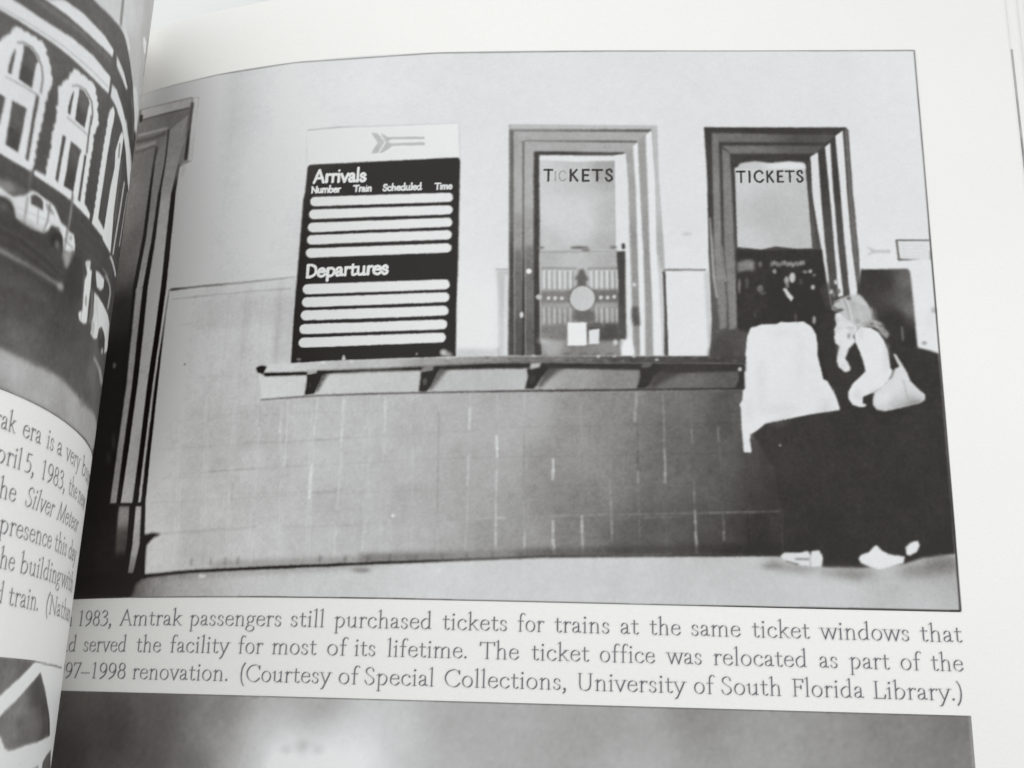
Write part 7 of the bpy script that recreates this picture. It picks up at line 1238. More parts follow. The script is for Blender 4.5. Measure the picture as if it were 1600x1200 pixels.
OPS_L=[
('photograph_print',[(-90.8,-28.8,96),(-78.0,-20.6,96),(-83.8,-38.3,86),(-60.2,-30.7,90),(-86.1,-46.1,82),(-76.2,-47.1,76),(-84.0,-55.3,72),(-76.6,-58.7,70),(-83.3,-63.9,80),(-76.8,-64.3,76),(-66.3,-65.5,84),(-80.7,-68.4,98),(-66.2,-51.6,78),(-60.9,-67.8,104)],'-2592 -298 22 15 22 16 24 17 24 17 24 18 25 18 25 19 26 20 28 21 28 21 29 23 30 24 32 25 33 27 36 29 37 31 40 33 44 38 47 40 52 45 59 51 66 58 77 67 92 80 114 99 165 140 35 -13 40 -10 52 -2 82 21 70 8 -3 -46 -1 -44 -2 -45 -3 -46 -1 -44 -2 -44 -2 -45 -2 -43 -2 -43 -2 -44 -2 -43 0 -41 0 -42 0 -41 2 -40 0 -41 0 -40 0 -41 0 -40 0 -40 0 -40 1 -39 0 -40 0 -39 0 -39 1 -38 0 -39 0 -39 2 -38 0 -38 0 -38 2 -37 0 -38 0 -38 0 -37 1 -37 0 -37 0 -37 1 -37 0 -36 0 -37 2 -36 0 -36 0 -36 0 -36 1 -35 0 -36 0 -34 0 -34 0 -34 0 -33 0 -33 0 -34 0 -32 0 -34 0 -32 0 -33 0 -33 0 -32 0 -32 0 -32 0 -32 -1 -33 0 -31 0 -32 0 -32 0 -31 0 -31 0 -32 0 -30 0 -31 0 -31 0 -31 4 36 3 36 5 37 -186 -2 -172 4 -168 -2 -125 -2 -65 0 -58 0 -52 2 -47 -2 -43 -1 -40 0 -36 0 -34 1 -32 1 -32 2 -32 3 -30 3 -28 3 -28 4 -4 22 -4 23 -5 23 -4 23 -5 23 -4 22 -4 24 -4 22 -4 24 -5 23 -4 23 -4 23 -5 23 -4 24 -4 23 -4 24 -4 23 -5 24 -4 23 -4 24 -4 24 -5 23 -4 24 -4 24 -4 24 -4 24 -4 24 -5 24 -4 24 -4 24 -4 24 -5 25 -4 24 -4 24 -4 25 -4 24 -4 25 -4 25 -5 24 -4 25 -4 25 -5 24 -4 26 -4 24 -4 26 -4 24 -4 26 -4 25 -5 25 -4 26 -4 25 -5 25 -4 26 -4 26 -4 25 -4 26 -4 26 -5 25 -4 26 -4 26 -5 26 -4 27 -4 26 -4 26',0.08,1.0),
('sky_area',[(-75.7,-13.6,200),(-71.8,-13.1,198),(-66.6,-8.3,196),(-63.6,-5.1,188),(-55.3,-5.6,172),(-63.7,-13.4,178),(-53.0,-0.4,168),(-53.6,-15.6,180),(-52.8,-11.5,172)],'-2005 -392 60 10 68 15 51 10 55 13 80 2 32 -14 34 -15 37 -13 42 -20 46 -19 30 -21 34 -20 37 -18 42 -12 52 -8 72 2 121 24 -2 -38 -12 -6 0 37 -2 37 0 37 0 38 0 38 -2 37 0 38 0 39 0 38 -1 38 0 39 0 39 0 39 -1 38 0 40 0 40 0 40 -2 39 0 40 2 43 1 43 3 44 2 43 1 44 1 44 3 45 2 45 1 44 3 46 1 46 2 45 -82 -19 -72 -14 -48 5 -38 11 -185 -156 -122 -105 -96 -84 -80 -70 -68 -59 -60 -52 -53 -47 -49 -41 -45 -38 -41 -34 -38 -32 -36 -29 -34 -27 -32 -26 -31 -24 -29 -23 15 -17 16 -17 16 -17 16 -16 17 -17 17 -16 18 -16 18 -16 18 -15 19 -16 19 -14 20 -15 21 -14 21 -14 23 -13 23 -14 24 -12',0.193,1.0),
(None,126,'-1793 -212 7 -67 8 -67 26 17 -8 67 -8 67',0.209,0.9),
(None,206,'-1730 -329 36 -16 60 -12 24 18 -48 22 -52 4',0.225,0.8),
(None,222,'-1411 -153 22 -17 71 -4 54 32 -21 39 -94 -29',0.193,0.9),
(None,150,'-1272 -70 10 -95 28 -71 124 70 -58 56 -22 89',0.257,0.6),
(None,206,'-1478 -428 58 -36 62 -25 50 -47 171 88 -40 56 -134 -10 -114 6',0.257,0.8),
(None,218,'-2360 -630 27 0 29 0 29 0 30 2 36 3 37 5 40 6 44 9 42 4 46 6 51 8 47 2 52 3 58 8 3 -25 0 -44 -56 -11 -51 -8 -46 -5 -46 -5 -44 -4 -39 -1 -41 -3 -37 -2 -36 -1 -37 -3 -34 -2 -33 -2 -32 0 -27 -1 -26 0 -25 0 -25 1 -24 1 -24 1 -5 30 -5 30 24 1 25 2 24 -2 24 -1',0.161,1.0),
(None,168,'-2424 -683 22 0 58 1 62 4 69 4 77 8 78 4 92 12 80 9 96 18 7 7 -97 -18 -82 -10 -92 -12 -80 -5 -77 -8 -69 -4 -62 -4 -58 -1 -22 0',0.144,0.8),
('cornice',218,'-2240 -553 38 26 42 28 34 5 35 6 38 7 47 2 52 5 58 8 46 0 50 2 0 -31 -80 -17 -66 -13 -58 -8 -46 -5 -43 -4 -40 -1 -38 -5 -36 -3',0.161,1.0),
(None,218,'-2346 -553 29 16 29 17 30 4 31 5 33 5 34 7 -42 -28 -38 -26 -37 -1 -35 0',0.161,1.0),
(None,128,'-2288 -580 40 -1 62 3 70 7 78 13 66 6 76 12 88 20 9 10 -90 -20 -76 -12 -67 -6 -80 -14 -69 -7 -62 -3 -41 2',0.225,0.7),
(None,112,'-2248 -568 58 1 66 4 73 10 66 7 76 12 89 20 6 7 -91 -21 -76 -13 -67 -7 -74 -10 -66 -4 -58 -1',0.161,0.7),
(None,206,'-1761 -465 42 0 67 -4 38 -11 42 -9 -21 -18 -76 4 -77 3',0.177,1.0),
(None,208,'-1772 -591 62 13 42 -9 47 -7 43 -10 48 -9 43 -14 49 -12 58 -8 62 -15 92 -2 46 -21 70 -10 -51 -53 -129 -12 -69 14 -54 20 -45 24 -46 14 -42 15 -37 17 -62 6 -55 10 -68 0',0.177,1.0),
(None,70,'-1774 -590 -3 -54 11 6 3 55',0.161,0.7),
(None,196,'-1546 -616 58 -28 69 -24 177 -22 130 61 -259 -13 -83 17 -66 24',0.161,0.7),
(None,118,'-1509 -486 52 -28 61 -25 56 -58 73 37 -75 50 -73 20 -58 25',0.257,0.6),
(None,'-10','-2202 -797 -2 -3 -4 -4 -6 -2 -4 -1 0 1 3 4 6 3 5 2',0.193,0.8),
(None,'+7','-2184 -938 -2 -3 -6 -4 -6 -3 -4 -1 0 2 3 3 7 4 5 2',0.193,0.8),
(None,'+7','-1128 -717 -65 -32 -76 -36 -57 -26 -31 -13 -3 2 28 15 54 25 74 33',0.193,0.8),
(None,'-7','-1862 -528 -4 -6 -11 -9 -14 -8 -9 -3 0 2 7 8 13 9 12 6',0.193,0.8),
(None,'-7','-2070 -882 -3 -5 -9 -7 -10 -4 -7 -2 -1 3 6 6 10 6 10 4',0.193,0.8),
(None,'+12','-2200 -1069 -1 -4 -5 -4 -5 -2 -4 1 -1 3 4 4 4 3 6 1',0.193,0.8),
(None,'+12','-2299 -996 -1 -2 -6 -4 -6 -3 -4 -1 0 2 3 3 6 4 6 2',0.193,0.8),
(None,'+12','-2080 -878 -2 -5 -8 -7 -10 -5 -7 -1 -1 3 6 6 9 7 9 3',0.193,0.8),
(None,'+12','-2237 -1207 -1 -3 -4 -3 -4 -2 -3 1 0 2 2 4 4 2 4 0',0.193,0.8),
(None,'+7','-1981 -1155 -2 -3 -6 -4 -8 -4 -5 0 0 2 4 4 7 4 7 2',0.193,0.8),
(None,'+9','-1464 -711 -3 -5 -13 -8 -15 -7 -11 -3 -2 2 8 7 14 8 15 6',0.193,0.8),
(None,'+9','-2188 -1038 -2 -2 -4 -4 -6 -2 -4 -1 -1 2 4 3 5 3 6 2',0.193,0.8),
(None,'-10','-2257 -965 -1 -1 -2 -2 -2 -2 -2 1 0 1 1 3 2 1 3 0',0.193,0.8),
(None,'+12','-2129 -846 -3 -4 -9 -6 -9 -5 -7 -3 0 2 5 6 10 5 9 5',0.193,0.8),
(None,'+9','-2292 -1135 -2 -3 -3 -2 -4 -2 -3 0 0 3 2 3 4 2 4 1',0.193,0.8),
(None,'+12','-1703 -415 -6 -6 -15 -12 -19 -11 -12 -6 -1 2 11 10 18 12 16 9',0.193,0.8),
(None,'-10','-1948 -938 -3 -3 -9 -6 -9 -5 -6 -2 -1 2 6 4 9 5 9 4',0.193,0.8),
(None,'-7','-1904 -784 -2 -5 -6 -5 -8 -4 -6 -1 0 3 4 6 7 4 7 3',0.193,0.8),
(None,'+12','-1947 -1089 -3 -3 -9 -6 -10 -4 -7 -2 0 2 6 4 10 6 9 3',0.193,0.8),
(None,'+12','-1902 -385 -4 -5 -9 -7 -11 -7 -7 -4 -1 2 7 6 10 8 10 6',0.193,0.8),
(None,'+9','-2272 -798 0 -4 -3 -3 -4 -2 -3 1 0 3 2 4 3 3 3 0',0.193,0.8),
(None,'+12','-2182 -937 -2 -4 -7 -5 -7 -4 -6 0 0 2 4 5 8 5 6 2',0.193,0.8),
(None,'+9','-1523 -974 -9 -8 -25 -13 -28 -13 -19 -6 -2 3 16 11 28 13 26 11',0.193,0.8),
(None,'-7','-1972 -655 -2 -5 -8 -6 -9 -5 -6 -1 -1 2 5 6 9 6 8 4',0.193,0.8),
(None,'+7','-2037 -657 -2 -4 -5 -5 -7 -4 -5 0 0 2 3 5 7 5 6 2',0.193,0.8),
(None,'+7','-1310 -619 -10 -9 -29 -16 -31 -16 -20 -7 -3 2 16 11 29 15 32 15',0.193,0.8),
(None,'-7','-2160 -1115 -2 -3 -7 -4 -7 -4 -6 -1 0 1 5 4 7 4 7 3',0.193,0.8),
(None,'-10','-1917 -1057 -1 -3 -4 -4 -5 -2 -4 0 -1 3 3 3 5 4 5 0',0.193,0.8),
(None,'+12','-2212 -972 -2 -3 -4 -4 -6 -3 -4 0 0 3 3 4 5 3 5 2',0.193,0.8),
(None,'-10','-2295 -978 -2 -4 -6 -4 -7 -3 -4 -1 0 2 4 4 6 4 6 2',0.193,0.8),
(None,'+9','-1374 -606 -3 -6 -15 -10 -18 -8 -13 -4 -3 2 9 7 17 10 17 7',0.193,0.8),
(None,'+9','-2090 -569 -1 -3 -5 -4 -6 -3 -4 -2 0 2 3 3 6 5 5 2',0.193,0.8),
(None,'+12','-2270 -1046 -1 -3 -3 -3 -4 -2 -3 1 0 2 2 3 3 2 4 1',0.193,0.8),
(None,'-10','-2152 -558 -1 -4 -5 -5 -5 -3 -4 0 -1 3 3 5 6 4 5 2',0.193,0.8),
(None,'+9','-1933 -1073 -3 -3 -8 -6 -10 -4 -6 -2 -1 2 6 5 9 5 9 3',0.193,0.8),
(None,'+7','-1878 -970 -4 -6 -12 -8 -15 -7 -10 -3 -1 4 9 7 14 8 13 5',0.193,0.8),
(None,'-7','-2134 -919 -2 -4 -9 -6 -10 -5 -7 -2 0 2 6 5 10 6 9 4',0.193,0.8),
(None,'+7','-2030 -871 -4 -4 -10 -7 -12 -6 -8 -3 -1 2 7 5 12 8 11 4',0.193,0.8),
(None,'-7','-2244 -816 0 -4 -3 -3 -3 -1 -2 1 -1 3 2 4 3 2 2 0',0.193,0.8),
(None,'+7','-2259 -737 -1 -3 -4 -4 -4 -2 -4 0 0 3 2 3 5 4 4 1',0.193,0.8),
(None,'+7','-2288 -1092 -3 -3 -6 -4 -7 -4 -5 -1 -1 2 5 4 7 4 7 2',0.193,0.8),
(None,'+9','-2261 -1001 -1 -4 -3 -4 -4 -1 -3 1 0 3 2 4 3 3 4 0',0.193,0.8),
(None,'-10','-1766 -756 -5 -6 -16 -11 -18 -9 -13 -5 0 3 10 8 18 11 16 8',0.193,0.8),
(None,'+9','-2172 -980 -1 -3 -3 -3 -5 -2 -3 0 0 2 2 3 4 2 4 1',0.193,0.8),
(None,'+9','-1875 -1160 -5 -5 -12 -7 -14 -6 -9 -2 -1 2 8 6 14 8 13 4',0.193,0.8),
(None,'+9','-2095 -947 -1 -3 -5 -4 -5 -2 -4 0 0 2 3 3 5 3 5 2',0.193,0.8),
(None,'+12','-2271 -1090 -1 -2 -4 -3 -4 -2 -3 0 -1 2 3 3 4 2 4 1',0.193,0.8),
(None,'-10','-2090 -508 -2 -3 -4 -4 -6 -3 -3 -1 -1 2 4 4 4 4 5 2',0.193,0.8),
(None,'-7','-1752 -475 -3 -4 -8 -6 -9 -6 -7 -2 -1 2 6 5 9 6 8 5',0.193,0.8),
(None,'+7','-2233 -680 -1 -4 -2 -3 -4 -2 -4 1 0 3 2 4 4 3 3 0',0.193,0.8),
(None,'+7','-1750 -335 -3 -5 -11 -8 -12 -8 -8 -4 -1 3 7 7 12 8 11 6',0.193,0.8),
(None,'+12','-1840 -1042 -2 -5 -9 -6 -9 -4 -8 -1 -1 3 6 5 9 6 10 2',0.193,0.8),
(None,'+12','-1773 -793 -3 -4 -12 -7 -13 -7 -9 -3 0 1 8 6 12 8 12 5',0.193,0.8),
(None,'-7','-2195 -1031 -3 -4 -7 -6 -9 -4 -6 -1 0 4 5 4 8 6 8 2',0.193,0.8),
(None,'+7','-1665 -996 -5 -5 -14 -9 -16 -8 -12 -2 -2 3 10 7 16 9 15 5',0.193,0.8),
(None,'-10','-1675 -1000 -4 -4 -11 -6 -13 -6 -9 -3 -1 1 8 6 13 6 12 5',0.193,0.8),
(None,'-7','-1696 -643 -7 -7 -19 -13 -21 -12 -15 -6 -1 3 13 10 20 13 21 11',0.193,0.8),
(None,'+7','-1112 -772 2 -2 -102 -45 -62 -27 -32 -13 -2 1 27 14 57 26 114 48',0.193,0.8),
(None,'+9','-2228 -734 -2 -3 -6 -5 -7 -3 -5 -1 0 2 4 4 7 4 7 3',0.193,0.8),
(None,'-10','-1576 -621 -4 -5 -13 -8 -14 -7 -9 -4 -2 2 8 7 14 8 13 6',0.193,0.8),
(None,'+7','-2388 -711 -1 -4 -3 -3 -4 -2 -3 1 -1 3 3 3 3 3 4 1',0.193,0.8),
(None,'-10','-2257 -1051 -1 -3 -5 -4 -5 -3 -4 1 -1 2 3 4 6 4 5 1',0.193,0.8),
(None,'+12','-1808 -345 -3 -5 -11 -10 -13 -8 -8 -3 -2 3 7 8 13 8 12 7',0.193,0.8),
(None,'+7','-1778 -950 -2 -4 -9 -5 -9 -5 -7 -1 -1 2 6 4 9 6 9 3',0.193,0.8),
(None,'-7','-1927 -539 -3 -4 -8 -6 -10 -6 -6 -3 -1 2 6 5 9 7 9 4',0.193,0.8),
(None,'+12','-2264 -1193 0 -3 -2 -3 -4 -1 -2 1 0 3 1 4 3 2 3 -1',0.193,0.8),
(None,'+9','-1855 -522 -1 -5 -7 -6 -7 -5 -6 0 -1 3 4 5 7 6 8 3',0.193,0.8),
(None,'-10','-2102 -1049 0 -3 -4 -4 -4 -2 -2 2 -1 3 2 3 3 3 4 0',0.193,0.8),
(None,'-10','-2072 -963 -2 -3 -8 -6 -8 -4 -6 -1 0 3 5 4 8 5 7 3',0.193,0.8),
(None,'-10','-1802 -798 -2 -4 -6 -4 -7 -4 -6 -1 -1 3 4 4 8 5 6 2',0.193,0.8),
(None,'+9','-1114 -785 0 -4 2 -1 -84 -36 -54 -21 -6 1 37 20 107 47 -2 -2',0.193,0.8),
(None,'+12','-2038 -834 -4 -5 -10 -7 -11 -6 -8 -2 -1 2 7 7 11 7 11 4',0.193,0.8),
(None,'+12','-2200 -1273 -2 -5 -7 -4 -8 -4 -6 0 -1 4 5 4 8 4 8 2',0.193,0.8),
(None,'-10','-2120 -756 -2 -4 -6 -6 -7 -3 -5 -1 0 4 4 5 6 5 7 2',0.193,0.8),
(None,'+9','-1391 -624 -5 -6 -20 -12 -22 -12 -15 -4 -3 2 12 9 20 12 22 9',0.193,0.8),
(None,'+12','-2176 -1000 0 -3 -4 -3 -4 -1 -3 0 0 2 2 3 4 2 4 1',0.193,0.8),
(None,'+7','-2095 -523 -3 -3 -7 -6 -8 -5 -5 -2 0 1 4 5 8 5 8 5',0.193,0.8),
(None,'-7','-2278 -1008 -2 -2 -4 -4 -5 -2 -3 0 0 2 2 2 5 3 5 2',0.193,0.8),
(None,'+9','-2319 -761 -3 -3 -6 -5 -8 -4 -4 -2 -1 2 5 4 7 5 7 3',0.193,0.8),
(None,'-7','-2132 -1106 -1 -4 -3 -2 -4 -2 -3 1 0 3 2 2 3 3 4 0',0.193,0.8),
(None,'+7','-2151 -820 -2 -3 -5 -4 -5 -3 -4 0 -1 1 4 3 6 4 4 2',0.193,0.8),
(None,'+7','-2247 -1315 -2 -3 -6 -4 -7 -3 -6 0 0 3 4 3 7 4 7 1',0.193,0.8),
(None,'+12','-2164 -986 0 -4 -2 -3 -3 -1 -3 2 0 3 1 3 3 2 3 0',0.193,0.8),
(None,'+7','-2207 -822 -2 -4 -6 -4 -7 -4 -4 -1 -1 2 4 4 7 5 6 2',0.193,0.8),
(None,'+12','-2260 -670 -2 -3 -5 -5 -7 -3 -4 -1 0 2 4 4 6 4 6 3',0.193,0.8),
(None,'+12','-2097 -603 -2 -5 -5 -5 -8 -4 -4 -1 -1 3 4 5 7 5 6 3',0.193,0.8),
(None,'+9','-1980 -827 -1 -4 -5 -5 -6 -3 -5 0 -1 3 4 4 5 4 7 2',0.193,0.8),
(None,'+7','-1856 -398 -4 -5 -12 -10 -14 -9 -9 -4 -1 2 8 8 14 9 13 8',0.193,0.8),
(None,'+9','-2305 -655 -1 -3 -2 -3 -3 -1 -2 0 -1 2 2 4 3 2 3 0',0.193,0.8),
(None,'-10','-1546 -980 -9 -5 -22 -12 -25 -11 -15 -6 -1 2 14 8 24 12 24 10',0.193,0.8),
(None,'-10','-2280 -946 -1 -3 -2 -3 -3 0 -2 0 0 3 2 3 2 1 2 0',0.193,0.8),
(None,'-10','-2047 -865 -3 -5 -10 -7 -11 -6 -8 -2 -1 3 7 7 11 7 10 4',0.193,0.8),
(None,'-10','-1712 -1037 -4 -5 -13 -8 -14 -6 -10 -2 -2 2 9 7 14 8 13 5',0.193,0.8),
(None,'+12','-2082 -649 -4 -5 -9 -8 -11 -7 -8 -2 0 3 6 7 11 7 10 5',0.193,0.8),
(None,'+9','-2333 -839 0 -3 -3 -3 -2 -1 -3 1 -1 3 2 3 3 2 3 0',0.193,0.8),
(None,'+7','-2183 -1139 -1 -3 -2 -2 -4 -1 -2 0 -1 2 2 3 3 2 4 0',0.193,0.8),
(None,'+7','-2140 -665 -2 -5 -6 -5 -7 -4 -5 -1 -1 4 4 5 7 5 7 2',0.193,0.8),
(None,'-10','-1719 -424 -3 -4 -9 -8 -11 -6 -7 -3 -1 2 6 6 10 7 10 5',0.193,0.8),
(None,'-10','-2292 -1015 -1 -3 -2 -3 -3 -1 -3 1 0 3 1 3 3 2 3 0',0.193,0.8),
(None,'+9','-1875 -708 -2 -5 -9 -7 -10 -5 -8 -2 -1 3 6 6 10 7 9 4',0.193,0.8),
(None,'+12','-1764 -450 -6 -8 -16 -12 -20 -12 -12 -6 -2 3 12 11 18 12 18 10',0.193,0.8),
(None,'-7','-1812 -832 -2 -5 -8 -7 -10 -4 -7 -1 -1 3 5 6 9 5 10 3',0.193,0.8),
(None,'+7','-1982 -924 -4 -4 -10 -7 -12 -6 -8 -3 0 1 7 6 12 7 11 4',0.193,0.8),
(None,'-7','-1978 -447 -2 -4 -6 -6 -7 -5 -5 -1 -1 3 4 5 7 5 7 4',0.193,0.8),
(None,'+7','-2196 -664 -1 -2 -3 -2 -3 -2 -2 0 0 2 1 2 4 2 2 1',0.193,0.8),
(None,'+12','-1834 -638 -4 -4 -10 -7 -12 -7 -7 -3 -1 2 7 6 11 7 11 6',0.193,0.8),
(None,'+9','-1615 -821 -6 -6 -18 -11 -20 -10 -13 -4 -2 2 12 8 20 11 19 9',0.193,0.8),
(None,'+7','-1587 -910 -5 -7 -17 -10 -19 -9 -14 -4 -1 3 11 8 18 10 18 7',0.193,0.8),
(None,'+7','-1900 -606 -2 -4 -6 -6 -8 -4 -6 -1 -1 3 4 6 8 5 7 3',0.193,0.8),
(None,'+12','-2112 -759 -2 -3 -6 -6 -8 -3 -4 -1 -1 2 4 4 7 5 6 3',0.193,0.8),
(None,'+7','-1840 -362 -2 -4 -8 -7 -10 -6 -7 -3 -1 3 6 6 9 7 9 5',0.193,0.8),
(None,'+9','-2382 -713 -2 -3 -6 -4 -6 -4 -4 -1 0 2 3 3 7 4 5 3',0.193,0.8),
(None,'+7','-2229 -912 -1 -4 -4 -4 -5 -2 -3 1 -1 3 3 4 4 3 4 1',0.193,0.8),
(None,'-10','-2226 -1044 -2 -2 -6 -4 -7 -4 -5 -1 0 2 4 3 7 4 6 2',0.193,0.8),
(None,'+7','-2173 -1124 -3 -4 -7 -5 -9 -3 -6 -2 0 3 5 4 9 5 8 2',0.193,0.8),
(None,'-10','-2213 -1316 -2 -3 -7 -4 -7 -3 -5 0 -1 2 5 4 7 3 7 2',0.193,0.8),
(None,'+9','-1759 -322 -4 -6 -11 -10 -13 -8 -10 -4 -1 4 8 8 13 9 12 7',0.193,0.8),
(None,'+7','-1850 -1013 -2 -4 -8 -5 -8 -4 -7 -1 -1 3 5 4 9 5 8 3',0.193,0.8),
(None,'+7','-2016 -1078 -2 -4 -7 -5 -7 -3 -6 0 -1 3 5 5 7 4 7 2',0.193,0.8),
(None,'-10','-2065 -920 -3 -4 -8 -6 -10 -5 -6 -1 -1 2 6 6 9 5 9 3',0.193,0.8),
(None,'+9','-1910 -742 -2 -4 -6 -5 -8 -4 -5 -1 0 2 4 5 7 5 6 2',0.193,0.8),
(None,'-10','-2306 -780 0 -2 -2 -2 -3 -1 -1 1 -1 2 1 2 2 2 3 0',0.193,0.8),
(None,'-7','-2213 -994 -3 -2 -7 -5 -8 -4 -5 -1 0 1 4 4 8 4 8 3',0.193,0.8),
(None,'+7','-2276 -674 -1 -4 -2 -3 -3 -1 -2 1 -1 3 1 4 3 2 3 0',0.193,0.8),
(None,'-7','-1456 -861 -7 -6 -21 -12 -24 -11 -16 -6 -2 3 13 8 23 12 24 10',0.193,0.8),
(None,'+9','-2034 -1196 -4 -3 -8 -5 -11 -5 -7 -2 0 2 6 4 10 5 10 4',0.193,0.8),
(None,'-10','-2222 -1091 -1 -3 -4 -3 -5 -2 -4 0 0 2 2 3 6 3 4 1',0.193,0.8),
(None,'+12','-1934 -1171 -3 -3 -8 -4 -10 -5 -6 -2 -1 2 6 4 10 5 8 3',0.193,0.8),
(None,'+7','-1846 -1122 -1 -5 -6 -4 -7 -3 -4 1 -2 3 4 4 6 4 6 1',0.193,0.8),
(None,'+12','-2237 -1122 -3 -3 -5 -4 -7 -3 -5 -1 0 2 4 3 7 4 6 2',0.193,0.8),
(None,'+12','-1642 -791 -4 -4 -12 -8 -14 -7 -10 -3 0 2 8 6 13 7 13 6',0.193,0.8),
(None,'-10','-2138 -1065 -1 -3 -5 -4 -5 -2 -4 0 -1 2 4 4 5 3 5 1',0.193,0.8),
(None,'-7','-1559 -1011 -6 -5 -19 -10 -21 -10 -15 -4 -1 2 12 8 21 10 20 8',0.193,0.8),
(None,'+12','-1976 -843 -4 -4 -10 -6 -11 -7 -8 -2 0 1 7 6 11 7 10 4',0.193,0.8),
(None,'+7','-1359 -730 -7 -7 -22 -13 -25 -12 -17 -6 -3 3 13 9 23 13 25 10',0.193,0.8),
(None,'-7','-2018 -668 -2 -4 -6 -6 -8 -4 -5 0 -1 2 4 6 8 5 7 3',0.193,0.8),
(None,'+7','-1957 -894 0 -4 -3 -4 -5 -1 -3 1 -1 3 2 3 4 3 4 1',0.193,0.8),
(None,'+7','-2171 -1060 -1 -2 -2 -3 -4 -1 -2 0 0 2 2 3 3 1 3 1',0.193,0.8),
(None,'+12','-1400 -855 -9 -6 -23 -12 -24 -11 -17 -6 -1 1 14 9 24 12 24 10',0.193,0.8),
(None,'+9','-1752 -320 -6 -7 -15 -13 -18 -11 -12 -5 -1 3 10 9 17 13 17 10',0.193,0.8),
(None,'+9','-1900 -610 -2 -4 -5 -4 -7 -4 -4 -1 -1 3 3 4 6 4 6 3',0.193,0.8),
(None,'+7','-1980 -600 -4 -6 -11 -9 -13 -7 -9 -3 -1 3 8 8 12 8 12 6',0.193,0.8),
(None,'+9','-1865 -1049 -5 -4 -13 -8 -15 -7 -10 -3 0 1 9 6 14 8 14 6',0.193,0.8),
(None,'+12','-1437 -632 -8 -8 -23 -14 -26 -13 -18 -7 -1 2 14 10 25 14 25 12',0.193,0.8),
(None,'-7','-1774 -416 -4 -7 -12 -9 -13 -9 -10 -3 -1 3 7 8 14 10 13 6',0.193,0.8),
(None,'+7','-1872 -1046 -3 -4 -10 -7 -12 -5 -8 -2 -1 2 7 6 12 6 11 4',0.193,0.8),
(None,'-10','-2244 -760 -1 -4 -5 -5 -6 -3 -4 0 -1 3 3 5 6 4 6 1',0.193,0.8),
(None,'+12','-1897 -1146 -2 -3 -7 -5 -8 -3 -6 -1 0 2 4 4 8 4 8 3',0.193,0.8),
(None,'+12','-2063 -512 -2 -3 -7 -6 -8 -5 -6 -2 0 2 5 4 8 6 7 4',0.193,0.8),
(None,'+12','-2003 -921 -3 -3 -7 -5 -9 -5 -5 -1 -1 1 5 4 9 6 7 3',0.193,0.8),
(None,'+9','-2257 -1311 -1 -2 -5 -3 -5 -2 -4 0 0 1 3 3 5 2 5 2',0.193,0.8),
(None,'+9','-2180 -708 -3 -4 -7 -6 -9 -5 -6 -2 -1 2 6 5 8 6 8 4',0.193,0.8),
(None,'+9','-1570 -756 -3 -4 -9 -7 -10 -5 -8 -2 -2 3 6 5 10 6 10 4',0.193,0.8),
(None,'-10','-2330 -894 -2 -4 -6 -4 -6 -3 -4 -1 -1 3 4 4 6 3 6 2',0.193,0.8),
(None,'+12','-2188 -821 0 -3 -4 -4 -3 -1 -3 1 -1 2 2 4 4 2 3 1',0.193,0.8),
(None,'+9','-1814 -716 -4 -6 -12 -8 -15 -8 -10 -4 -1 3 9 7 14 9 13 6',0.193,0.8),
(None,'-7','-2234 -1002 -3 -3 -7 -4 -8 -4 -5 -1 0 1 5 4 7 5 7 2',0.193,0.8),
(None,'+7','-1655 -1041 -2 -5 -9 -6 -12 -4 -8 -2 -1 3 6 6 11 6 10 3',0.193,0.8),
(None,'+7','-1921 -902 -4 -5 -11 -8 -14 -7 -9 -3 0 3 7 6 13 8 13 5',0.193,0.8),
(None,'-10','-2203 -715 -3 -5 -6 -6 -9 -4 -6 -1 -1 3 5 6 9 5 7 3',0.193,0.8),
(None,'-7','-2131 -582 -2 -4 -7 -6 -8 -5 -6 -1 0 2 4 6 8 6 8 3',0.193,0.8),
(None,'-7','-2186 -1110 -1 -4 -3 -3 -4 -2 -3 1 -1 3 2 4 4 3 4 0',0.193,0.8),
(None,'+12','-1719 -878 -3 -3 -7 -5 -10 -5 -6 -2 -1 2 5 5 9 5 9 3',0.193,0.8),
(None,'-10','-1694 -770 -6 -6 -18 -10 -20 -11 -13 -5 -1 1 12 9 20 10 18 10',0.193,0.8),
(None,'-7','-1112 -798 -35 -17 -117 -53 -68 -30 -36 -14 -2 1 32 17 65 29 107 45',0.193,0.8),
(None,'+12','-2165 -1227 -1 -3 -3 -2 -4 -2 -3 1 -1 2 2 3 4 2 4 1',0.193,0.8),
(None,'-7','-2177 -1043 -3 -3 -8 -6 -8 -4 -6 -1 -1 3 5 4 9 5 8 3',0.193,0.8),
(None,'-7','-2110 -1064 -2 -4 -5 -4 -6 -3 -5 0 0 3 3 4 6 4 6 2',0.193,0.8),
(None,'-7','-2298 -1137 -1 -2 -3 -3 -3 -1 -3 1 0 2 2 2 3 2 3 0',0.193,0.8),
(None,'+12','-2077 -612 -3 -6 -7 -6 -9 -5 -6 -1 -1 3 5 6 9 6 8 3',0.193,0.8),
(None,'+12','-2310 -1196 51 1 54 3 59 6 68 0 78 6 91 10 93 6 117 15 155 29 10 7 -158 -30 -118 -15 -96 -7 -92 -11 -78 -5 -68 -1 -60 -6 -54 -3 -50 -2',0.225,0.5),
(None,'+12','-2307 -1211 51 1 54 4 59 5 69 1 78 5 91 10 95 6 118 15 158 29 10 7 -162 -30 -119 -16 -96 -6 -92 -11 -79 -5 -69 -1 -60 -5 -54 -4 -51 -1',0.225,0.5),
(None,'-9','-2304 -1225 50 1 55 3 60 5 68 1 79 5 92 10 96 6 119 15 161 30 10 7 -164 -31 -121 -15 -97 -7 -93 -11 -79 -5 -70 -1 -60 -5 -54 -3 -51 -2',0.225,0.5),
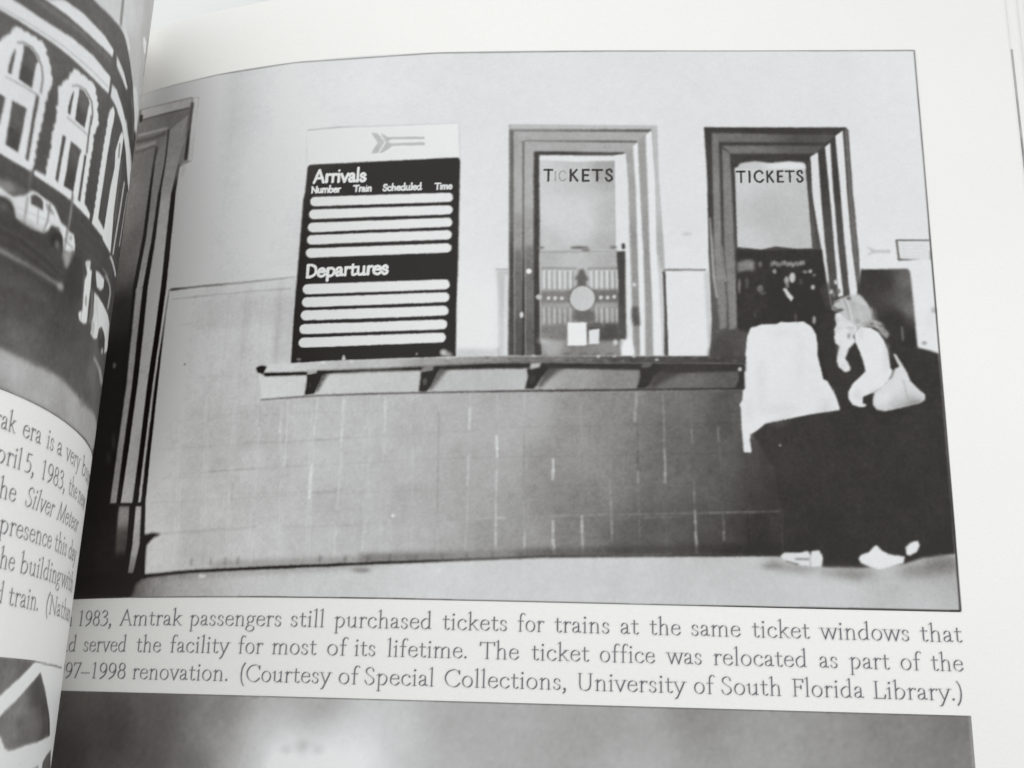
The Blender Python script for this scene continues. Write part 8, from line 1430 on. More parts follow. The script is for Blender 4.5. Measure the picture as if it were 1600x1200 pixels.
(None,'+12','-2302 -1240 51 2 55 2 60 6 69 0 79 5 93 10 97 7 120 14 164 30 10 8 -167 -32 -122 -15 -98 -7 -94 -10 -80 -5 -69 -1 -61 -6 -55 -2 -50 -2',0.225,0.5),
(None,'-9','-2299 -1254 51 1 55 3 60 5 69 1 80 4 94 10 97 7 123 15 167 30 10 8 -171 -32 -124 -16 -98 -7 -95 -10 -80 -5 -70 -1 -61 -5 -55 -3 -51 -1',0.225,0.5),
(None,'+9','-2296 -1268 51 1 55 3 60 4 70 1 80 5 95 10 98 6 124 15 171 31 10 8 -174 -33 -126 -16 -100 -7 -95 -10 -81 -5 -70 -1 -61 -4 -55 -3 -51 -1',0.225,0.5),
(None,'+12','-2293 -1282 51 0 55 3 61 5 70 0 80 5 96 10 99 6 125 15 175 32 11 8 -178 -34 -128 -16 -100 -6 -97 -11 -81 -5 -70 0 -62 -5 -55 -3 -51 -1',0.225,0.5),
(None,'-9','-2290 -1296 50 0 56 3 61 5 71 0 81 4 95 10 101 6 127 16 178 32 12 8 -183 -34 -129 -16 -102 -7 -96 -11 -82 -4 -71 0 -62 -6 -55 -2 -52 -1',0.225,0.5),
(None,'+12','-2288 -1311 52 1 55 2 61 5 71 0 82 5 97 9 101 7 129 15 182 33 12 8 -187 -35 -131 -16 -102 -7 -98 -10 -82 -5 -72 0 -62 -5 -56 -2 -51 -1',0.225,0.5),
('arched_window',[(-93.6,-30.4,222),(-88.2,-35.9,218),(-88.6,-45.5,222)],'-2429 -906 9 28 10 29 10 29 18 27 28 43 16 38 20 0 44 5 44 1 20 -6 10 -23 20 -22 14 -31 13 -32 -8 -24 -5 -32 -4 -31 0 -43 -2 -39 -4 -36 -3 -46 2 -36 0 -30 -6 -29 -42 0 -39 0 -51 2 -35 1 -34 1 -5 26 -5 25 -4 25 -4 26 -5 26 -5 25 -4 26 -4 26 -5 25',0.144,1.0),
('window_pane',84,'-2336 -886 -2 22 5 40 9 36 2 -10 0 -29 -2 -29 0 -29',0.128,1.0),
('window_pane',[(-90.8,-31.6,96),(-90.8,-34.5,78)],'-2298 -760 23 6 28 -10 18 -20 -7 -9 -2 -37 0 -29 0 -29 -28 1 -28 2 -1 53 2 48',0.128,1.0),
(None,108,'-2322 -770 22 14 32 4 28 -13 24 -29 13 -39 0 -53 7 2 0 55 -14 40 -25 29 -30 14 -35 -4 -24 -16',0.144,0.9),
(None,140,'-2344 -906 68 4 69 2 2 6 -70 -3 -67 -5',0.144,0.8),
(None,120,'-2288 -827 44 -3 2 3 -44 3',0.128,0.5),
('window_pane',[(-91.2,-40.4,92),(-91.1,-43.6,74)],'-2304 -969 30 1 30 2 -3 -26 0 -41 -1 -40 -1 -28 -2 -28 -51 4 0 35 -1 34 0 34',0.128,1.0),
(None,90,'-2350 -970 20 -2 -1 -52 -5 -49 -18 -9 -4 28 -5 27 -5 28 -5 27',0.128,1.0),
(None,118,'-2299 -1055 45 -2 1 3 -45 2',0.128,0.5),
('window_pane',86,'-2216 -904 13 7 1 -51 -2 -32 0 -36 0 -35 0 -29 0 -28 0 -29 -13 1 0 31 0 31 0 37 -1 38 1 42',0.144,1.0),
('arched_window',[(-81.1,-29.8,220),(-78.3,-40.2,222)],'-2060 -704 34 6 65 10 51 7 18 -23 27 -26 2 -22 20 -31 9 -10 -12 -28 -17 -39 7 -30 -2 -38 -2 -46 1 -37 -3 -43 2 -35 2 -35 58 -13 4 -21 -56 -3 -51 -1 -47 1 -63 -3 -64 -4 -47 -2 -44 0 -7 10 10 10 45 3 2 9 -2 34 4 28 3 40 -6 27 3 38 4 29 2 20 -8 30 5 32 -9 20 -1 22 21 34 19 26 22 43',0.144,1.0),
('window_pane',84,'-2054 -878 -3 23 6 43 11 32 3 -23 -2 -34 1 -39',0.112,1.0),
('window_pane',[(-79.1,-30.6,100),(-78.9,-34.6,78)],'-2010 -755 27 9 42 -8 14 -14 -6 -15 -2 -45 -4 -43 -68 -6 -1 55 1 44',0.112,1.0),
(None,110,'-2054 -774 27 19 53 15 54 -16 20 -38 0 -42 10 6 1 42 -22 40 -57 15 -58 -16 -30 -21',0.144,0.9),
(None,104,'-1908 -802 -1 -82 5 -68 14 7 -5 68 1 83',0.144,0.9),
(None,150,'-2058 -897 66 5 80 6 5 7 -81 -7 -67 -5',0.144,0.8),
('window_pane',84,'-2064 -967 21 4 -2 -30 -1 -30 -2 -30 -1 -29 0 -29 -1 -29 -17 8 1 41 2 41 0 42',0.128,1.0),
('window_pane',[(-78.5,-39.4,92),(-79.5,-43.8,74)],'-2012 -962 76 5 -9 -30 -1 -35 -2 -34 -1 -35 -1 -34 -65 -9 2 32 2 33 -2 54',0.128,1.0),
('window_pane',82,'-1911 -962 16 9 0 -45 1 -44 1 -30 0 -31 1 -30 -19 -5 0 33 0 33 0 37 0 37',0.128,1.0),
(None,74,'-1959 -1129 6 -36 9 4 -6 36',0.144,0.8),
(None,84,'-2335 -710 0 -4 -2 -4 -2 0 -2 2 -1 3 1 4 3 2 2 -1',0.112,0.6),
(None,216,'-2314 -710 -1 -4 -1 -3 -3 -1 -2 2 -1 4 1 3 3 2 2 0',0.112,0.6),
(None,84,'-2300 -708 0 -4 -2 -4 -3 0 -2 1 -1 4 2 4 2 2 2 -1',0.112,0.6),
(None,216,'-2286 -707 0 -4 -2 -3 -2 -1 -2 2 -1 3 1 4 2 2 3 0',0.112,0.6),
(None,84,'-2270 -705 -1 -4 -2 -3 -2 -1 -3 2 0 3 1 4 2 2 3 0',0.112,0.6),
(None,216,'-2256 -705 0 -4 -2 -3 -3 -1 -2 2 -1 3 2 4 2 2 3 0',0.112,0.6),
(None,84,'-2241 -704 0 -4 -2 -4 -3 -1 -2 2 -1 3 1 4 3 3 3 -1',0.112,0.6),
(None,216,'-2225 -704 -1 -4 -2 -4 -2 0 -3 1 -1 4 2 4 2 2 3 0',0.112,0.6),
(None,84,'-2206 -710 0 -4 -3 -3 -3 -1 -2 2 -1 3 1 4 3 3 3 0',0.112,0.6),
(None,216,'-2201 -721 0 -4 -2 -3 -3 -2 -3 2 -1 4 2 4 2 2 4 0',0.112,0.6),
(None,84,'-2196 -732 0 -4 -2 -4 -3 -1 -2 2 -1 3 1 4 3 3 3 -1',0.112,0.6),
(None,216,'-2186 -744 0 -4 -2 -3 -3 -1 -3 2 0 3 1 4 3 3 3 0',0.112,0.6),
(None,84,'-2175 -754 -1 -4 -2 -4 -3 -1 -2 1 -1 4 1 4 3 3 3 -1',0.112,0.6),
(None,216,'-2169 -770 0 -4 -2 -4 -3 -1 -3 2 -1 3 2 4 2 3 4 0',0.112,0.6),
(None,84,'-2162 -786 0 -4 -3 -3 -3 -1 -2 1 -1 4 1 4 3 2 3 0',0.112,0.6),
(None,216,'-2155 -802 -1 -4 -2 -3 -3 -1 -3 1 0 4 1 4 3 3 3 -1',0.112,0.6),
(None,84,'-2149 -817 0 -4 -2 -3 -3 -2 -3 2 -1 4 2 4 2 2 4 0',0.112,0.6),
(None,216,'-2157 -841 0 -4 -2 -4 -3 -1 -3 2 -1 4 2 4 2 2 4 0',0.112,0.6),
(None,84,'-2160 -862 0 -4 -2 -4 -4 -1 -2 2 -1 4 1 3 4 3 2 -1',0.112,0.6),
(None,216,'-2163 -884 0 -4 -2 -3 -3 -1 -3 2 -1 4 2 3 2 3 4 -1',0.112,0.6),
(None,84,'-2166 -904 0 -5 -2 -3 -3 -1 -3 2 -1 4 2 3 3 3 2 -1',0.112,0.6),
(None,216,'-2166 -926 0 -4 -2 -4 -4 -1 -2 2 -1 4 1 4 4 2 2 -1',0.112,0.6),
(None,84,'-2166 -948 0 -4 -2 -3 -4 -1 -2 2 -1 3 1 4 3 2 3 0',0.112,0.6),
(None,216,'-2166 -967 -1 -4 -2 -3 -3 -2 -3 2 -1 4 2 4 3 2 3 0',0.112,0.6),
(None,84,'-2167 -987 -1 -3 -2 -4 -3 -1 -2 2 -1 3 1 4 3 2 3 0',0.112,0.6),
(None,216,'-2170 -1004 0 -5 -2 -3 -3 0 -3 1 0 4 1 3 3 3 3 -1',0.112,0.6),
(None,84,'-2172 -1022 0 -4 -2 -4 -4 0 -2 1 -1 4 1 4 3 2 3 -1',0.112,0.6),
(None,216,'-2173 -1038 0 -4 -3 -3 -2 -1 -3 2 -1 4 2 3 2 3 3 -1',0.112,0.6),
(None,84,'-2174 -1053 0 -4 -2 -3 -3 -1 -3 2 0 3 1 4 3 2 2 0',0.112,0.6),
(None,216,'-2175 -1068 0 -4 -2 -4 -3 0 -2 2 -1 3 1 4 3 2 3 -1',0.112,0.6),
(None,84,'-2174 -1087 0 -4 -2 -3 -3 0 -3 1 0 4 1 3 3 2 2 0',0.112,0.6),
(None,216,'-2173 -1105 0 -4 -3 -3 -2 -1 -3 2 -1 3 2 4 2 2 3 0',0.112,0.6),
(None,84,'-2173 -1120 0 -4 -2 -3 -3 -1 -3 2 -1 4 2 3 2 2 4 0',0.112,0.6),
(None,84,'-2379 -792 0 -2 -1 -3 -2 0 -2 1 0 3 0 3 2 1 2 0',0.112,0.6),
(None,216,'-2365 -770 0 -3 -1 -3 -2 0 -2 1 0 3 0 3 2 1 2 0',0.112,0.6),
(None,84,'-2351 -749 0 -3 -1 -2 -2 -1 -2 2 0 3 0 2 2 2 2 0',0.112,0.6),
(None,216,'-2343 -730 0 -3 -2 -2 -1 -1 -2 2 0 2 0 3 2 2 2 -1',0.112,0.6),
(None,84,'-2055 -701 -1 -3 -2 -4 -3 -1 -3 1 0 3 1 4 3 2 3 0',0.112,0.6),
(None,216,'-2032 -698 0 -3 -3 -4 -3 -1 -3 1 -1 3 2 4 3 2 3 0',0.112,0.6),
(None,84,'-2008 -694 0 -4 -2 -3 -4 -1 -3 0 -1 4 2 4 3 2 3 0',0.112,0.6),
(None,216,'-1982 -690 0 -3 -3 -4 -4 -1 -3 1 -1 3 2 4 3 2 4 1',0.112,0.6),
(None,84,'-1956 -684 0 -4 -3 -4 -4 -2 -3 2 -1 2 2 4 4 4 3 0',0.112,0.6),
(None,216,'-1930 -681 -1 -4 -3 -4 -4 -1 -3 0 -1 3 2 4 3 3 4 1',0.112,0.6),
(None,84,'-1904 -678 -1 -3 -3 -4 -4 -2 -4 1 0 3 2 4 3 3 4 0',0.112,0.6),
(None,216,'-1895 -689 0 -4 -3 -3 -5 -2 -4 0 -1 3 2 5 4 2 5 1',0.112,0.6),
(None,84,'-1885 -700 -1 -4 -3 -4 -4 -2 -4 1 -1 3 2 4 4 3 4 1',0.112,0.6),
(None,216,'-1876 -709 -1 -4 -3 -3 -5 -2 -4 0 -1 3 2 4 5 3 4 1',0.112,0.6),
(None,84,'-1867 -718 -1 -3 -3 -4 -5 -2 -4 1 -1 2 2 4 5 4 4 0',0.112,0.6),
(None,216,'-1858 -726 -1 -4 -3 -4 -5 -2 -4 1 -1 3 2 4 5 3 4 1',0.112,0.6),
(None,84,'-1857 -748 0 -4 -4 -4 -4 -2 -4 0 -1 3 2 4 4 3 5 1',0.112,0.6),
(None,216,'-1846 -764 -1 -4 -4 -4 -5 -2 -3 1 -1 3 2 4 4 4 5 0',0.112,0.6),
(None,84,'-1836 -779 -1 -4 -3 -3 -5 -3 -4 1 -1 3 2 4 4 3 5 1',0.112,0.6),
(None,216,'-1838 -798 0 -4 -4 -4 -5 -2 -3 1 -2 3 2 4 5 3 5 1',0.112,0.6),
(None,84,'-1839 -817 0 -3 -4 -4 -5 -2 -4 0 -1 3 3 4 4 4 4 0',0.112,0.6),
(None,216,'-1848 -836 0 -4 -4 -4 -5 -2 -3 0 -1 3 2 5 4 3 5 0',0.112,0.6),
(None,84,'-1856 -856 -1 -4 -3 -4 -5 -2 -4 1 -1 3 2 4 5 3 4 1',0.112,0.6),
(None,216,'-1853 -871 -1 -4 -3 -4 -4 -2 -4 1 -1 3 2 4 4 3 4 1',0.112,0.6),
(None,84,'-1850 -886 0 -4 -4 -4 -4 -2 -4 1 -1 3 2 4 4 3 5 1',0.112,0.6),
(None,216,'-1850 -905 -1 -4 -3 -3 -5 -2 -4 0 -1 3 2 4 5 3 4 1',0.112,0.6),
(None,84,'-1851 -924 -1 -4 -3 -4 -5 -2 -4 1 0 3 2 4 4 3 4 1',0.112,0.6),
(None,216,'-1852 -940 0 -4 -4 -3 -4 -2 -4 1 -1 3 2 4 4 3 5 0',0.112,0.6),
(None,84,'-1852 -956 -1 -3 -3 -4 -5 -2 -4 1 -1 3 2 4 5 3 4 1',0.112,0.6),
(None,216,'-1853 -971 0 -4 -4 -3 -4 -2 -4 1 -1 3 2 4 4 2 5 1',0.112,0.6),
(None,84,'-1852 -989 -1 -4 -4 -4 -4 -1 -4 0 -1 4 2 3 4 3 5 1',0.112,0.6),
(None,216,'-1852 -1008 -1 -3 -3 -4 -5 -2 -3 1 -2 3 2 4 5 3 4 0',0.112,0.6),
(None,84,'-1853 -1022 -1 -4 -3 -3 -5 -2 -4 1 0 3 2 4 4 3 4 0',0.112,0.6),
(None,216,'-1854 -1036 -1 -4 -3 -4 -5 -1 -3 1 -2 3 2 3 5 3 4 1',0.112,0.6),
(None,84,'-1855 -1050 -1 -4 -3 -4 -5 -2 -4 2 0 2 2 4 4 3 4 1',0.112,0.6),
(None,216,'-1856 -1068 0 -4 -4 -4 -4 -1 -4 1 -1 3 2 3 4 3 5 1',0.112,0.6),
(None,84,'-1856 -1086 -1 -4 -3 -3 -5 -2 -3 1 -2 3 2 4 5 3 4 0',0.112,0.6),
(None,84,'-2118 -1136 0 -4 -2 -3 -4 -1 -2 2 -1 3 1 4 3 2 3 -1',0.112,0.6),
(None,216,'-2117 -1119 0 -4 -3 -3 -2 0 -3 1 -1 3 2 4 2 2 4 0',0.112,0.6),
(None,84,'-2116 -1102 0 -4 -2 -2 -3 -2 -3 2 0 4 1 3 3 2 2 0',0.112,0.6),
(None,216,'-2114 -1088 0 -4 -2 -2 -4 -2 -2 2 -1 3 2 4 3 2 2 -1',0.112,0.6),
(None,84,'-2112 -1074 0 -4 -2 -2 -4 -2 -2 2 -1 3 1 4 4 2 2 0',0.112,0.6),
(None,216,'-2110 -1054 0 -4 -3 -3 -3 -1 -2 2 -1 3 1 4 3 2 3 -1',0.112,0.6),
(None,84,'-2108 -1034 -1 -4 -2 -3 -3 -1 -3 2 -1 3 2 3 3 3 3 -1',0.112,0.6),
(None,216,'-2112 -1020 0 -4 -2 -3 -3 -1 -3 2 -1 3 2 3 3 2 2 0',0.112,0.6),
(None,84,'-2115 -1006 0 -4 -3 -3 -2 -1 -3 2 -1 3 2 3 2 2 4 0',0.112,0.6),
(None,216,'-2113 -988 -1 -3 -2 -3 -3 -1 -3 1 0 4 1 3 3 2 3 0',0.112,0.6),
(None,84,'-2112 -968 0 -4 -2 -4 -3 0 -3 1 -1 3 2 4 3 2 2 0',0.112,0.6),
(None,216,'-2110 -954 0 -4 -2 -3 -4 -1 -2 1 -1 4 2 3 3 2 2 0',0.112,0.6),
(None,84,'-2108 -940 0 -4 -2 -3 -4 -1 -2 2 -1 3 1 4 4 2 2 0',0.112,0.6),
(None,216,'-2105 -919 -1 -4 -2 -3 -3 -1 -3 1 0 4 1 3 3 3 3 0',0.112,0.6),
(None,84,'-2109 -904 -1 -4 -2 -3 -3 -1 -3 1 0 4 1 3 3 2 3 0',0.112,0.6),
(None,216,'-2113 -890 -1 -3 -2 -3 -3 -2 -3 2 0 3 1 4 3 2 3 0',0.112,0.6),
(None,84,'-2111 -874 0 -3 -3 -3 -3 -2 -2 2 -1 3 1 4 3 2 3 0',0.112,0.6),
(None,216,'-2109 -857 0 -5 -3 -3 -2 -1 -3 2 -1 3 2 4 2 2 4 0',0.112,0.6),
(None,84,'-2117 -838 0 -3 -3 -4 -3 -1 -2 2 -1 3 2 3 2 3 3 0',0.112,0.6),
(None,216,'-2118 -815 -1 -4 -2 -3 -3 -2 -3 2 -1 3 2 4 3 2 3 0',0.112,0.6),
(None,84,'-2108 -799 0 -3 -3 -4 -3 -1 -2 1 -1 4 1 4 3 2 3 0',0.112,0.6),
(None,216,'-2097 -782 -1 -4 -2 -3 -3 -1 -3 1 -1 3 2 4 3 3 3 0',0.112,0.6),
(None,84,'-2078 -756 -1 -4 -2 -3 -4 -1 -3 1 0 3 1 4 3 3 4 0',0.112,0.6),
(None,216,'-2068 -732 0 -4 -3 -3 -3 -1 -3 1 -1 3 2 4 3 3 3 0',0.112,0.6),
('window_trim',214,'-1748 -685 28 30 25 -13 0 -38 -8 -42 -3 -38 -2 -38 -3 -38 0 -37 -1 -36 0 -36 -2 -43 -1 -42 1 -58 92 -8 1 -30 -80 -6 -69 -3 5 41 0 30 0 31 0 41 -1 42 0 32 1 32 1 42 1 43 3 35 2 34 -2 42',0.144,1.0),
(None,84,'-1752 -712 -1 -3 -4 -4 -4 -2 -4 0 -1 3 2 3 4 3 5 2',0.112,0.6),
(None,216,'-1752 -733 0 -3 -4 -4 -4 -2 -4 0 -2 3 3 3 4 4 5 1',0.112,0.6),
(None,84,'-1750 -754 -1 -3 -4 -3 -5 -3 -4 1 0 2 2 4 4 3 5 1',0.112,0.6),
(None,216,'-1752 -771 -1 -3 -3 -4 -5 -2 -4 0 -1 3 2 3 5 3 4 1',0.112,0.6),
(None,84,'-1754 -789 0 -3 -4 -4 -4 -2 -4 1 -1 2 2 4 4 3 5 1',0.112,0.6),
(None,216,'-1755 -806 -1 -3 -3 -4 -5 -2 -4 1 -1 2 3 3 4 3 4 2',0.112,0.6),
(None,84,'-1757 -824 0 -3 -3 -3 -5 -2 -4 0 -1 3 2 3 4 3 5 1',0.112,0.6),
(None,216,'-1757 -840 -1 -4 -3 -3 -5 -2 -4 0 0 3 2 3 4 3 4 1',0.112,0.6),
(None,84,'-1757 -857 -1 -4 -3 -3 -5 -2 -4 0 -1 2 2 4 5 3 4 1',0.112,0.6),
(None,216,'-1758 -875 0 -3 -4 -3 -4 -2 -4 0 -1 3 2 3 4 3 5 1',0.112,0.6),
(None,84,'-1758 -892 -1 -3 -3 -3 -5 -2 -3 0 -2 3 2 3 5 3 4 1',0.112,0.6),
(None,216,'-1758 -909 -1 -3 -3 -3 -5 -2 -4 0 -1 3 2 3 4 3 5 1',0.112,0.6),
(None,84,'-1759 -924 0 -4 -4 -3 -5 -2 -3 1 -1 2 2 4 4 2 5 1',0.112,0.6),
(None,216,'-1759 -940 -1 -3 -3 -3 -5 -2 -3 0 -2 2 3 4 4 2 5 2',0.112,0.6),
(None,84,'-1759 -956 -1 -3 -3 -3 -5 -2 -4 0 -1 3 3 3 4 3 4 1',0.112,0.6),
(None,216,'-1760 -972 0 -3 -4 -3 -4 -2 -4 1 -1 2 2 3 5 3 4 1',0.112,0.6),
(None,84,'-1759 -988 -1 -4 -3 -3 -5 -2 -4 1 -1 2 3 4 4 2 4 1',0.112,0.6),
(None,216,'-1759 -1006 -1 -3 -3 -3 -5 -2 -3 1 -1 3 2 3 4 3 5 0',0.112,0.6),
(None,84,'-1758 -1022 -1 -3 -3 -3 -5 -2 -4 0 -1 2 2 4 4 2 5 1',0.112,0.6),
(None,216,'-1758 -1039 -1 -3 -3 -3 -5 -2 -4 0 -1 3 2 3 5 3 4 0',0.112,0.6),
(None,84,'-1758 -1056 0 -3 -4 -3 -5 -2 -3 1 -1 2 2 3 4 3 5 1',0.112,0.6),
(None,216,'-1758 -1071 -1 -3 -3 -4 -5 -1 -3 0 -2 3 3 3 4 3 4 0',0.112,0.6),
(None,84,'-1758 -1087 -1 -3 -3 -3 -5 -1 -3 0 -2 2 2 4 5 2 4 1',0.112,0.6),
(None,216,'-1758 -1102 -1 -3 -3 -3 -5 -2 -3 1 -2 2 2 3 5 3 4 1',0.112,0.6),
('window_trim',216,'-1569 -679 39 4 0 -46 0 -46 1 -34 1 -33 1 -34 1 -33 1 -35 2 -36 2 -35 10 -33 9 -32 10 -32 11 -52 -79 -4 -67 0 -2 22 3 42 2 42 2 36 1 36 1 36 10 49 10 50 -10 27 -10 28 15 42 16 43',0.144,1.0),
(None,124,'-1586 -738 12 -58 25 13 -12 57',0.161,0.8),
(None,190,'-1408 -815 -5 -67 -5 -67 -9 -62 -9 -61 -6 -73 31 11 7 74 10 62 10 63 6 68 6 68',0.144,0.8),
(None,170,'-1254 -789 -14 -71 -13 -71 -7 -60 -8 -59 53 20 11 62 11 62 22 75 30 79',0.144,0.7),
(None,186,'-1493 -1174 95 -1 110 -3 60 22 -123 1 -104 0',0.144,0.9),
(None,112,'-1517 -774 5 -67 5 -66 7 -59 7 -58 24 10 -7 58 -8 59 -5 67 -5 67',0.144,0.6),
(None,120,'-2191 -1162 5 -53 4 -62 8 3 -4 62 -5 53',0.209,0.8),
(None,[(-90.9,-50.4,150),(-88.3,-49.9,110)],'-2346 -1250 47 4 36 8 40 1 35 -2 -3 -15 -52 -20 -50 -4 -47 -4',0.321,0.8),
('parked_car',[(-90.7,-51.0,214),(-84.8,-52.0,222),(-77.5,-52.5,216)],'-2341 -1278 46 8 32 -8 21 -2 25 14 20 12 15 13 14 18 31 1 41 -2 29 1 19 -3 25 -18 25 -18 34 0 28 -6 34 3 20 -30 2 -23 -34 -22 -41 -8 -17 40 -32 24 -45 -11 -13 -25 -22 -20 -56 -11 -46 0 -29 7 -15 30 -20 12 -39 3 -47 -7',0.161,1.0),
('car_window',84,'-2170 -1244 16 13 26 1 18 -7 7 -29 -61 -5',0.144,1.0),
(None,62,'-2236 -1310 -2 -17 -13 -17 -20 -13 -20 -4 -16 4 -7 12 2 16 12 17 18 12 21 5 17 -3',0.321,0.95),
(None,150,'-2256 -1324 -2 -11 -8 -8 -9 -3 -8 5 -2 10 5 10 9 6 9 -1',0.321,0.8),
('car_wheel',58,'-1973 -1318 0 -14 -8 -15 -14 -12 -16 -7 -16 -1 -13 6 -6 11 0 14 6 15 13 11 17 8 16 1 14 -6',0.225,1),
(None,128,'-1984 -1339 -2 -11 -7 -9 -11 -3 -8 5 -3 10 5 11 9 6 10 -2',0.257,0.8),
(None,152,'-1955 -1348 80 32 -11 -33 -28 -43 -20 -13 -22 27',0.225,1.0),
(None,128,'-2187 -1252 2 -53 1 -60 8 2 0 61 -3 53',0.193,0.8),
(None,84,'-2077 -1228 1 -62 -14 -46 7 2 14 46 -1 62',0.161,0.8),
(None,140,'-1953 -1140 1 -82 -2 -77 -8 -81 13 3 8 82 1 77 0 83',0.161,0.8),
(None,96,'-1960 -1154 1 -84 1 -82 7 2 -1 83 -1 84',0.128,0.6),
(None,176,'-2231 -1310 73 6 84 14 87 -2 3 4 -88 2 -84 -14 -74 -6',0.161,0.8),
(None,190,'-2163 -1277 60 5 2 3 -61 -5',0.161,0.7),
(None,120,'-2097 -1234 26 -2 34 -16 -21 -6 -31 5',0.177,0.7),
(None,186,'-2229 -1316 40 -4 43 -2 38 4 41 6 -4 -14 -69 -23 -49 1 -30 9',0.257,0.6),
(None,120,'-2128 -1271 5 -52 5 1 -6 53',0.144,0.6),
(None,150,'-1908 -1280 -2 -5 -7 -6 -9 -3 -7 1 -1 4 4 6 9 5 9 1',0.161,0.8),
(None,110,'-1965 -1311 70 -3 5 6 -70 2',0.177,0.6),
(None,74,'-2287 -1311 26 -2 29 -14 15 -20 34 0 36 1 39 2 52 18 -16 -26 -49 -10 -45 -8 -39 2 -35 2 -51 0 2 28',0.321,0.6),
(None,[(-88.5,-57.1,66),(-83.6,-56.9,72),(-80.5,-57.5,74)],'-2350 -1352 29 0 29 0 32 0 33 1 37 -1 40 1 42 2 46 -7 50 -6 59 -8 40 -38 -13 -52 -57 -2 -51 0 -47 2 -40 -2 -37 -2 -35 -1 -33 0 -31 0 -37 -3 -34 -4 -5 24 -4 24 -5 24 -4 24',0.401,0.7),
(None,96,'-2319 -1402 61 1 66 4 61 -7 69 -5 57 -13 65 -11 8 8 -65 11 -59 12 -70 5 -64 7 -67 -4 -61 -2',0.257,0.6),
(None,58,'-2317 -1416 61 1 67 3 62 -7 69 -5 57 -10 64 -8 8 8 -65 8 -58 9 -71 5 -63 7 -68 -3 -61 -2',0.257,0.5),
(None,92,'-2314 -1434 62 1 66 3 63 -7 70 -5 120 -12 7 8 -122 11 -71 5 -63 8 -68 -4 -62 -2',0.257,0.5),
(None,60,'-2310 -1450 61 1 67 3 62 -8 71 -5 119 -5 7 8 -121 5 -71 5 -64 7 -68 -3 -62 -2',0.257,0.5),
(None,98,'-2308 -1463 62 1 67 3 63 -7 71 -6 118 0 6 8 -119 0 -72 4 -64 8 -69 -3 -61 -1',0.257,0.5),
(None,[(-90.2,-58.8,165),(-83.1,-59.0,140),(-77.5,-58.9,150)],'-2306 -1476 48 0 68 -3 76 0 86 -1 101 4 7 11 -103 -5 -86 0 -77 1 -68 3 -50 0',0.257,0.9),
(None,176,'-1921 -1463 -3 -9 -11 -8 -15 -4 -10 2 -2 7 7 9 13 6 14 2',0.321,0.8),
(None,58,'-2300 -1508 48 6 67 -4 77 -1 71 -6 83 -2 10 13 -85 2 -73 5 -78 0 -70 4 -48 -6',0.482,0.5),
(None,112,'-2285 -1582 47 11 94 19 65 -3 75 0 5 7 -75 2 -68 5 -95 -17 -48 -12',0.482,0.55),
(None,[(-89.5,-67.8,98),(-81.1,-66.7,92),(-69.0,-66.4,88),(-85.7,-70.0,112)],'-2286 -1692 32 5 35 5 37 7 39 7 42 8 43 -2 47 0 51 1 57 2 45 -6 49 -5 55 -4 62 -2 70 -1 85 3 35 -21 40 -20 44 -19 53 -18 -149 -18 -104 -8 -84 -4 -72 0 -62 0 -57 -2 -52 -1 -47 0 -44 1 -44 0 -40 2 -38 2 -36 2 -38 -4 -36 -3 -5 23 -5 23 -4 24',0.802,0.6),
(None,64,'-1899 -1324 42 4 51 -8 12 -31 12 -32 -4 -38 -5 -38 -87 -33 -36 33 7 38 9 39 -1 33',0.401,0.7),
('parked_car',[(-68.1,-58.3,216)],'-1778 -1314 47 25 8 -34 20 8 7 -33 7 -33 2 -57 5 -36 5 -36 -33 -14 -47 -3 -19 22 34 20 -5 27 -5 28 -8 53 17 31',0.161,1.0),
(None,176,'-1728 -1303 -2 -10 -12 -10 -15 -5 -12 3 -4 9 7 10 14 8 15 1',0.193,0.8),
(None,76,'-1698 -1308 55 33 141 10 106 -3 13 -40 14 -41 -133 -10 -112 -7 -66 -15 -10 37',0.193,0.9),
(None,150,'-1631 -1407 45 -9 14 -32 15 -33 -24 -33 -43 22 -3 42',0.225,0.55),
(None,170,'-1478 -1428 90 17 47 -17 59 -14 -23 -48 -63 14 -49 16',0.225,0.5),
('car_window',198,'-1655 -1298 38 10 92 8 6 -36 -45 -25 -52 -5 -28 27',0.161,1.0),
('parked_car',[(-63.9,-55.8,196),(-58.1,-56.8,220),(-50.9,-58.7,190)],'-1639 -1375 69 6 114 0 84 3 131 1 25 -29 32 -27 74 -16 -184 -68 -32 47 -121 12 -55 -24 -9 -44 -49 -16 -54 2 0 37 6 42 -16 37',0.144,1.0),
(None,112,'-1676 -1379 22 -61 -3 -63 20 6 4 64 -23 61',0.161,0.8),
(None,164,'-1530 -1267 100 1 46 -17 -9 -71 45 15 10 72 -57 15 -111 -3',0.161,0.8),
(None,150,'-1578 -1260 70 7 66 -6 24 11 -72 4 -74 -8',0.161,0.6),
('car_wheel',66,'-1342 -1467 12 -17 -11 -20 -27 -17 -36 -11 -34 -2 -28 7 -18 15 -7 17 6 18 18 15 27 9 35 3 35 -5',0.193,1),
(None,170,'-1338 -1508 -1 -8 -17 -10 -25 -6 -19 1 -7 7 8 9 20 7 24 4',0.193,0.8),
(None,96,'-1424 -1462 5 -11 -6 -12 -14 -8 -19 -2 -16 3 -12 10 -4 11 4 11 13 8 17 2 18 -4',0.241,0.7),
(None,160,'-1530 -1594 126 -10 123 -24 116 32 -177 13 -171 -3',0.193,0.8),
